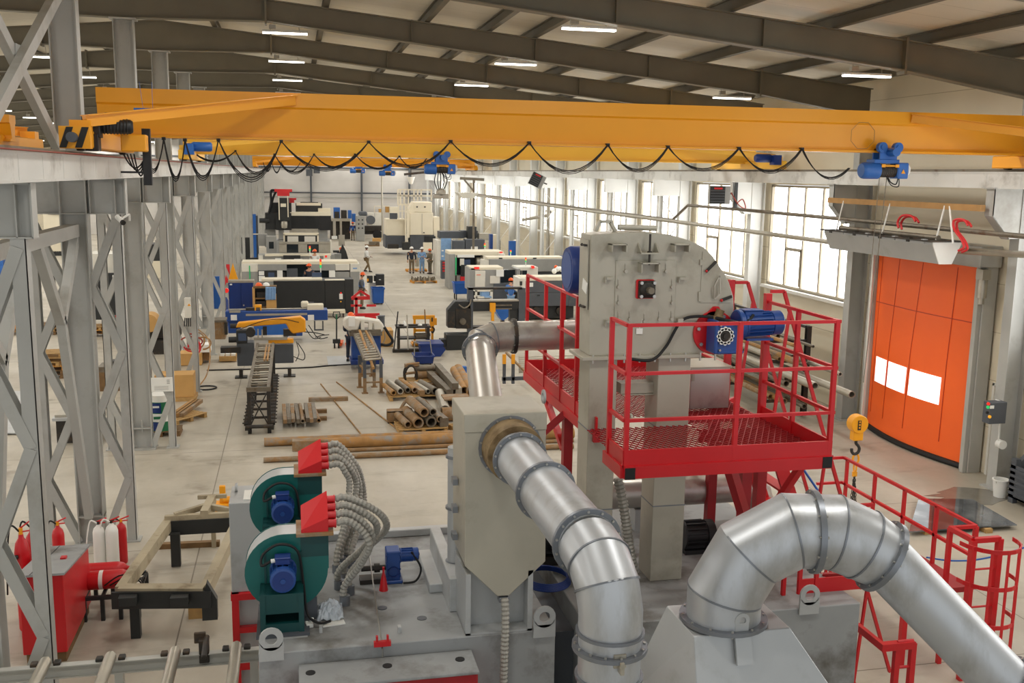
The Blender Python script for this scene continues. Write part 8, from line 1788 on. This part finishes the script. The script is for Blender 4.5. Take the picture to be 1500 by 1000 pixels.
q0, q1, q2_, q3_ = F(-30,637), F(50,637), F(38,575), F(-20,575); b = MB(); b.hull8([V((p.x,p.y,.03)) for p in (q0,q1,q2_,q3_)],[V((p.x,p.y,.06)) for p in (q0,q1,q2_,q3_)]); tag(b.build('steel_sheet','sheet_grey',smooth=False),'large grey steel sheet lying flat at the left edge of the floor','sheet')
boxes('parts_pallet','pallet with flat dark parts behind the second laced column','pallet',155,33,('skid','pallet_dark',(145,180,545,556,33,.8,0)),('part','mill_steel',(143,182,537,545,33,.8)),('part','dark_iron',(160,178,529,537,33.2,.4)))
boxes('machine_tool','black and white machine tool in the neighbour bay behind the columns','machine',160,44,('body','machine_black',(136,178,400,468,44,2)),('upper_body','machine_white',(128,180,372,400,44.2,1.8)),('window','glass_dark',(166,176,370,398,44.1,.1)),('notice','paper',(165,170,403,420,43.95,.05)),('red_box','red_label',(167,176,463,472,43.5,.3)))
boxes('machine_tool','dark machine tool farther in the neighbour bay','machine',225,60,('body','machine_black',(212,236,358,382,68,2)),('cover','machine_slate',(228,236,352,384,68.1,1)),('base','cream_paint',(215,240,382,400,68,1.5,0)))
boxes('cream_machine','long cream machine against the far wall of the neighbour bay','machine',80,86,('body','cream_paint',(64,98,312,352,86,2)),('base','machine_black',(64,98,368,376,86,2,0)),('lower_body','cream_paint',(64,98,352,369,86,2)),('top_unit','dark_iron',(70,88,308,314,85.8,1)))
boxes('blue_cart','blue cart with a dark load at the left edge of the neighbour bay','cart',28,70,('tub','hoist_blue',(-4,4,372,390,70,1,0)),('crate','rust_steel',(8,26,374,388,71,1,0)),('blue_drum','motor_blue',(26,38,354,376,73,1,0)))
boxes('low_table','low table with scattered parts in the neighbour bay','table',85,60,('top','pale_steel',(76,96,400,404,60,1.5)),('leg','dark_iron',(78,80,404,416,60,.2,0),(92,94,404,416,60,.2,0)))
t = thing('swivel_stool','round dark stool standing alone in the neighbour bay','stool',(P(90,412,Y=46).x,46,0)); p = P(90,403,Y=46); b = MB(); b.lathe([(.3,0),(.32,.06),(.28,.1)],(p.x,46,p.z),(0,0,1),14); b.build('seat','cloth_brown',t); b = MB(); b.cyl((p.x,46,.1),(p.x,46,p.z),.05,n=8); b.build('post','dark_iron',t); b = MB()
for k in range(5): b.bar((p.x,46,.1),(p.x+.3*math.cos(2*PI*k/5),46+.3*math.sin(2*PI*k/5),.05),.05,.05)
b.build('foot','dark_iron',t)
stackp(34,490,2,['lower pallet of the low orange stack in the neighbour bay','upper orange pallet of the low stack in the neighbour bay'],None,('pallet_wood','pallet_orange'))
stackp(80,490,3,['lower pallet of the parts stack between the columns in the neighbour bay','middle pallet of the parts stack between the columns','top pallet of the parts stack between the columns'],None,('pallet_dark','pallet_wood','pallet_dark'))
stackp(150,493,3,['lowest pallet of the stack in front of the black machine tool','middle orange pallet of the stack in front of the black machine tool','top pallet of the stack in front of the black machine tool'],None,('pallet_dark','pallet_orange','pallet_wood'))
# ================================================================== PEOPLE
def skin_obj(name, chains, mt, parent, sub=2, root=0):
    """chains: list of [(point, radius), ...]; a chain starting with an int hangs on that vertex"""
    vs, es, rs = [], [], []
    for ch in chains:
        prev = None
        for it in ch:
            if isinstance(it, int): prev = it; continue
            vs.append(it[0]); rs.append(it[1]); i = len(vs)-1
            if prev is not None: es.append((prev, i))
            prev = i
    me = bpy.data.meshes.new(name); me.from_pydata([tuple(v) for v in vs], es, [])
    o = bpy.data.objects.new(name, me); COL.objects.link(o); o.parent = parent
    sk = o.modifiers.new('skin', 'SKIN'); sk.use_smooth_shade = True
    for i, r in enumerate(rs):
        d = me.skin_vertices[0].data[i]
        d.radius = (r, r) if not isinstance(r, tuple) else r
        d.use_root = (i == root)
    ss = o.modifiers.new('sub', 'SUBSURF'); ss.levels = sub; ss.render_levels = sub
    me.materials.append(M(mt)); return o
def person(label, x, y, face, H=1.76, arms=None, legs=None, lean=0.0, head_turn=0.0, head_tilt=0.0, top='cloth_blue', trousers='cloth_navy', helmet='helmet_orange', skin='skin', vest=None, seat=None, z=0):
    """figure facing +X in its own frame, turned by face; legs/arms = joint targets (x forward, y to its left, z)"""
    t = thing('person', label, 'person', (0,0,0)); s = H/1.76
    hz = .93*s if seat is None else seat
    S = lambda a: V(a)*s
    hip = V((0,0,hz)); ch = hip+V((math.sin(lean)*.30, 0, math.cos(lean)*.30))*s; sh = hip+V((math.sin(lean)*.50,0,math.cos(lean)*.50))*s
    nk = sh+V((math.sin(lean)*.08,0,math.cos(lean)*.08))*s; hd = nk+V((.02+.5*math.sin(head_tilt)*.2,0,.1))*s; tp = hd+V((.02+.1*math.sin(head_tilt),0,.11))*s
    legs = legs or [((.02,.1,.5),(0,.11,.06)),((.02,-.1,.5),(0,-.11,.06))]
    arms = arms or [((-.02,.27,1.13),(.06,.27,.88)),((-.02,-.27,1.13),(.06,-.27,.88))]
    body = [[(hip,.13*s),(ch,.125*s),(sh,.11*s),(nk,.055*s),(hd,.085*s),(tp,.085*s)]]
    idx = 6; cloth_legs = [[(hip+V((0,0,.02)),.15*s)]]; cloth_arms = [[(hip+V((0,0,-.04*s)),.155*s),(ch,.152*s),(sh,.13*s),(nk-V((0,0,.02*s)),.075*s)]]
    ends = []
    for i, (kn, ft) in enumerate(legs):
        sd = 1 if i == 0 else -1; hj = hip+V((0,sd*.09,-.05))*s; k = S(kn); f = S(ft); toe = f+V((.15,0,-.03))*s
        body.append([0,(hj,.085*s),(k,.055*s),(f+V((0,0,.06))*s,.04*s),(f,.04*s),(toe,.032*s)]); idx += 5
        cloth_legs.append([0,(hj,.105*s),(k,.076*s),(f+V((0,0,.05))*s,.066*s)])
        b = MB(); b.hull8([f+V((-.09,-.05,-.06))*s,f+V((.2,-.055,-.06))*s,f+V((.2,.055,-.06))*s,f+V((-.09,.05,-.06))*s],[f+V((-.07,-.045,.06))*s,f+V((.12,-.045,.02))*s,f+V((.12,.045,.02))*s,f+V((-.07,.045,.06))*s]); b.build('shoe','shoe',t,bevel=.015*s)
    hands = []
    for i, (el, wr) in enumerate(arms):
        sd = 1 if i == 0 else -1; sj = sh+V((0,sd*.2,-.03))*s; e = S(el); w = S(wr); hdir = (w-e).normalized(); palm = w+hdir*.07*s
        body.append([2,(sj,.06*s),(e,.042*s),(w,.03*s),(palm,.034*s)])
        cloth_arms.append([2,(sj,.082*s),(e,.062*s),(w-hdir*.03*s,.05*s)])
        # five fingers, rooted in the palm
        d, sdv, up = frame_of(hdir, (0,0,1) if abs(hdir.z) < .9 else (1,0,0)); hands.append((palm, d, sdv, up, sd))
    bo = skin_obj('body', body, skin, t)
    fc = []
    vi = 0
    for palm, d, sdv, up, sd in hands:
        for k in range(4):
            a = palm+sdv*(.024-.016*k)*s+d*.01*s; L = (.075,.085,.08,.062)[k]*s; fc.append([(a,.010*s),(a+d*L*.5-up*.008*s,.009*s),(a+d*L-up*.03*s,.008*s)])
        a = palm+sdv*.03*s-d*.03*s; fc.append([(a,.012*s),(a+(sdv*.7+d*.7)*.035*s,.010*s),(a+(sdv*.6+d*.9)*.06*s-up*.01*s,.009*s)])
    for ch_ in fc:
        b = MB(); b.tube([p for p, r in ch_],[r for p, r in ch_],6); b.build('finger',skin,bo)
    skin_obj('trousers', cloth_legs, trousers, t); skin_obj('jacket', cloth_arms, top, t)
    if vest: skin_obj('vest', [[(hip+V((0,0,.0)),.158*s),(ch,.16*s),(sh-V((0,0,.02)),.142*s)]], vest, t)
    # face: nose, eyes, mouth, ears, hair, helmet
    R_ = Matrix.Rotation(head_turn,3,'Z'); hc = (hd+tp)/2
    F_ = lambda a: hc+R_ @ (V(a)*s)
    b = MB(); b.hull8([F_((.08,-.015,-.03)),F_((.115,-.012,-.03)),F_((.115,.012,-.03)),F_((.08,.015,-.03))],[F_((.08,-.008,.02)),F_((.09,-.006,.02)),F_((.09,.006,.02)),F_((.08,.008,.02))]); b.build('nose',skin,bo)
    for sd in (1,-1):
        b = MB(); b.ball(F_((.082,sd*.033,.015)),.013*s,6); b.build('eye','hair_dark',bo); b = MB(); b.ball(F_((0,sd*.088,-.01)),.022*s,6,(1,.5,1.4)) if 0 else b.box(F_((0,sd*.09,-.01)),(.04*s,.016*s,.06*s)); b.build('ear',skin,bo,bevel=.006)
    b = MB(); b.box(F_((.083,0,-.06)),(.012*s,.045*s,.01*s)); b.build('mouth','copper_cable',bo)
    b = MB(); b.lathe([(.092*s,-.06*s),(.098*s,-.0*s),(.096*s,.03*s)],hc+R_ @ V((-.018*s,0,.0)),(0,0,1),14); b.build('hair','hair_dark',t)
    b = MB(); helmet_mesh(b, hc+V((0,0,.045*s)), .122*s); b.box(F_((.13,0,.04)),(.09*s,.13*s,.012*s)); b.build('helmet',helmet,t)
    t.rotation_euler = (0,0,face); t.location = (x,y,z); return t
W = PI/2
q = F(514,529); person('man in dark clothes and an orange helmet bending over the white band saw', q.x, q.y, W*.9, 1.78, arms=[((.18,.24,1.14),(.42,.12,1.08)),((.16,-.24,1.14),(.42,-.1,1.06))], lean=.1, head_tilt=.4, top='cloth_navy', trousers='cloth_navy')
q = F(537,398); person('man in a white shirt, khaki trousers and white helmet walking down the aisle', q.x, q.y, -.35, 1.82, arms=[((-.16,.3,1.16),(-.02,.24,.98)),((.1,-.26,1.12),(.36,-.24,1.06))], legs=[((.1,.08,.5),(-.14,.1,.08)),((.16,-.08,.5),(.26,-.1,.06))], top='cloth_white', trousers='cloth_khaki', helmet='helmet_white', skin='skin_dark')
q = F(603,400); person('man in a navy jacket and white helmet standing in the group of three', q.x, q.y, -W, 1.82, top='cloth_navy', trousers='cloth_brown', helmet='helmet_white')
q = F(618,400); person('man in light blue work clothes and white helmet looking at his hands in a group', q.x, q.y, -W, 1.8, arms=[((.1,.27,1.1),(.28,.06,1.16)),((.1,-.27,1.1),(.28,-.06,1.16))], head_tilt=.5, top='cloth_paleblue', trousers='cloth_paleblue', helmet='helmet_white')
q = F(630,401); person('person in khaki work clothes and an orange helmet turned towards the other two', q.x, q.y, -PI*.85, 1.72, arms=[((.05,.27,1.1),(.22,.14,1.1)),((.08,-.24,1.1),(.3,-.1,1.14))], top='cloth_camo', trousers='cloth_camo')
q = F(517,352); person('man in a blue vest walking away near the back wall', q.x, q.y, W*1.1, 1.85, top='navy', trousers='cloth_brown', vest='cloth_blue', legs=[((.06,.1,.5),(.08,.11,.06)),((.0,-.1,.5),(-.08,-.11,.06))])
q = F(530,452); person('man in a blue vest and grey sleeves standing behind the red rack', q.x, q.y, -.2, 1.85, arms=[((-.02,.27,1.12),(.14,.24,.92)),((.05,-.27,1.12),(.24,-.22,.96))], top='machine_slate', trousers='cloth_brown', vest='cloth_blue', head_tilt=.2)
q = P(498,375,Y=70); person('man in blue and an orange helmet sitting hunched beside the guarded mill', q.x, 70.6, -W*.8, 1.78, lean=.35, seat=.95, legs=[((.4,.14,.95),(.42,.16,.5)),((.4,-.14,.95),(.42,-.16,.5))], arms=[((.25,.26,1.28),(.42,.06,1.1)),((.25,-.26,1.28),(.42,-.04,1.1))], head_tilt=.6, top='cloth_navy', trousers='cloth_brown', vest=None)
q = P(749,440,Y=48.6); person('man in a light blue shirt and orange helmet leaning into the white lathe', q.x, 48.7, W*.9, 1.8, lean=.25, arms=[((.2,.25,1.15),(.42,.14,1.1)),((.2,-.25,1.15),(.42,-.12,1.1))], head_tilt=.4, top='cloth_blue', trousers='cloth_paleblue')
q = P(453,400,Y=53.5); person('worker of whom only an orange helmet shows above the black lathe', q.x, 53.4, -W, 1.78, top='cloth_navy', z=.38)
q = P(461,376,Y=62.5); person('worker of whom only an orange helmet shows between the two lathes', q.x, 62.3, -W, 1.78, top='cloth_white', z=.45)
for nm, px, Y in (('step_platform',453,53.4),('step_platform',461,62.3)):
    q = P(px,400,Y=Y); h = .38 if px == 453 else .45; b = MB(); b.bb(q.x-.5,q.x+.5,Y-.4,Y+.4,h-.05,h); b.bb(q.x-.45,q.x-.4,Y-.35,Y+.35,0,h-.05); b.bb(q.x+.4,q.x+.45,Y-.35,Y+.35,0,h-.05); tag(b.build(nm,'dark_iron',smooth=False), 'low step hidden behind the lathe in front of the %s worker' % ('nearer' if px == 453 else 'farther'), 'step')
# ================================================================== LIGHT, CAMERA
lampdata = bpy.data.lights.new('led_tube_light', 'AREA'); lampdata.shape = 'RECTANGLE'; lampdata.size = 1.1; lampdata.size_y = .12; lampdata.energy = 105; lampdata.color = (1, .975, .93)
def ceiling_lamp(x, y, z, label, group):
    t = thing('ceiling_lamp', label, 'lamp', (x,y,z), group)
    b = MB(); b.bb(x-.55,x+.55,y-.07,y+.07,z,z+.05); b.build('housing', 'lamp_housing', t, bevel=.008)
    b = MB(); b.bb(x-.54,x+.54,y-.06,y+.06,z-.03,z-.001); b.build('diffuser', 'lamp_glow', t)
    b = MB()
    for dx in (-.35,.35): b.tube([(x+dx,y,z+.05),(x+dx*.9,y,z+.38)], .008, 5)
    b.box((x-.3,y,z+.13),(.16,.1,.1)); b.build('hanger', 'pale_steel', t)
    lo = bpy.data.objects.new('led_tube', lampdata); COL.objects.link(lo); lo.parent = t; lo.location = (0,0,-.06)
    return t
G = 'ceiling lamps under the rafters'
SP = {(0,2):'lit ceiling lamp hanging highest near the ridge, right of the first steel column head', (1,1):'lit ceiling lamp at the top edge in the middle of the roof slope', (2,1):'lit ceiling lamp hanging above the crane next to the orange door bay'}
for i, y in enumerate(FY):
    if y > YB: break
    for j, x in enumerate((-.1, 5.75, 11.85)):
        z = (10.36, 9.83, 9.15)[j]
        lab = None
        if i == 2: lab = ['', 'lit ceiling lamp in the upper middle of the roof, under the nearest visible rafter', 'lit ceiling lamp above the blue hoist, under the nearest visible rafter'][j] or None
        if i == 3: lab = ['lit ceiling lamp near the ridge, the upper of two above the yellow crane strut', 'lit ceiling lamp in mid slope, under the second rafter', 'lit ceiling lamp low on the slope, under the second rafter left of the hoist'][j]
        if i == 4: lab = ['lit ceiling lamp near the ridge, the lower of two above the yellow crane strut', 'lit ceiling lamp just above the crane girder in mid slope, under the third rafter', None][j]
        ceiling_lamp(x, y+.25, z, lab or 'ceiling lamp under a rafter, hidden by the cranes or beyond the frame', G)
    for x in (-7.4, -13.6, -19.6):
        z = roof_z(x)-.85
        lab = 'lit ceiling lamp of the neighbour bay, behind the grey cross brace' if (i == 4 and x == -7.4) else 'ceiling lamp of the neighbour bay under a rafter'
        ceiling_lamp(x, y+.25, z, lab, G)
w = bpy.data.worlds.new('daylight'); SC.world = w; w.use_nodes = True
bg = w.node_tree.nodes['Background']; bg.inputs[0].default_value = (.93, .97, 1.0, 1); bg.inputs[1].default_value = .9
cam = bpy.data.cameras.new('camera'); cam.sensor_width = 36; cam.lens = FPX/1500*36; cam.clip_start = .1; cam.clip_end = 400
co = bpy.data.objects.new('camera', cam); COL.objects.link(co)
Mx = Matrix(((_rt.x,_up.x,-_fw.x,0),(_rt.y,_up.y,-_fw.y,0),(_rt.z,_up.z,-_fw.z,7.0),(0,0,0,1)))
co.matrix_world = Mx
SC.camera = co
SC.view_settings.view_transform = 'Standard'; SC.view_settings.look = 'None'; SC.view_settings.gamma = 1; SC.view_settings.exposure = 0.1
SC.view_settings.use_curve_mapping = False
SC.cycles.max_bounces = 6; SC.cycles.diffuse_bounces = 4; SC.cycles.glossy_bounces = 3
SC.cycles.sample_clamp_indirect = 6
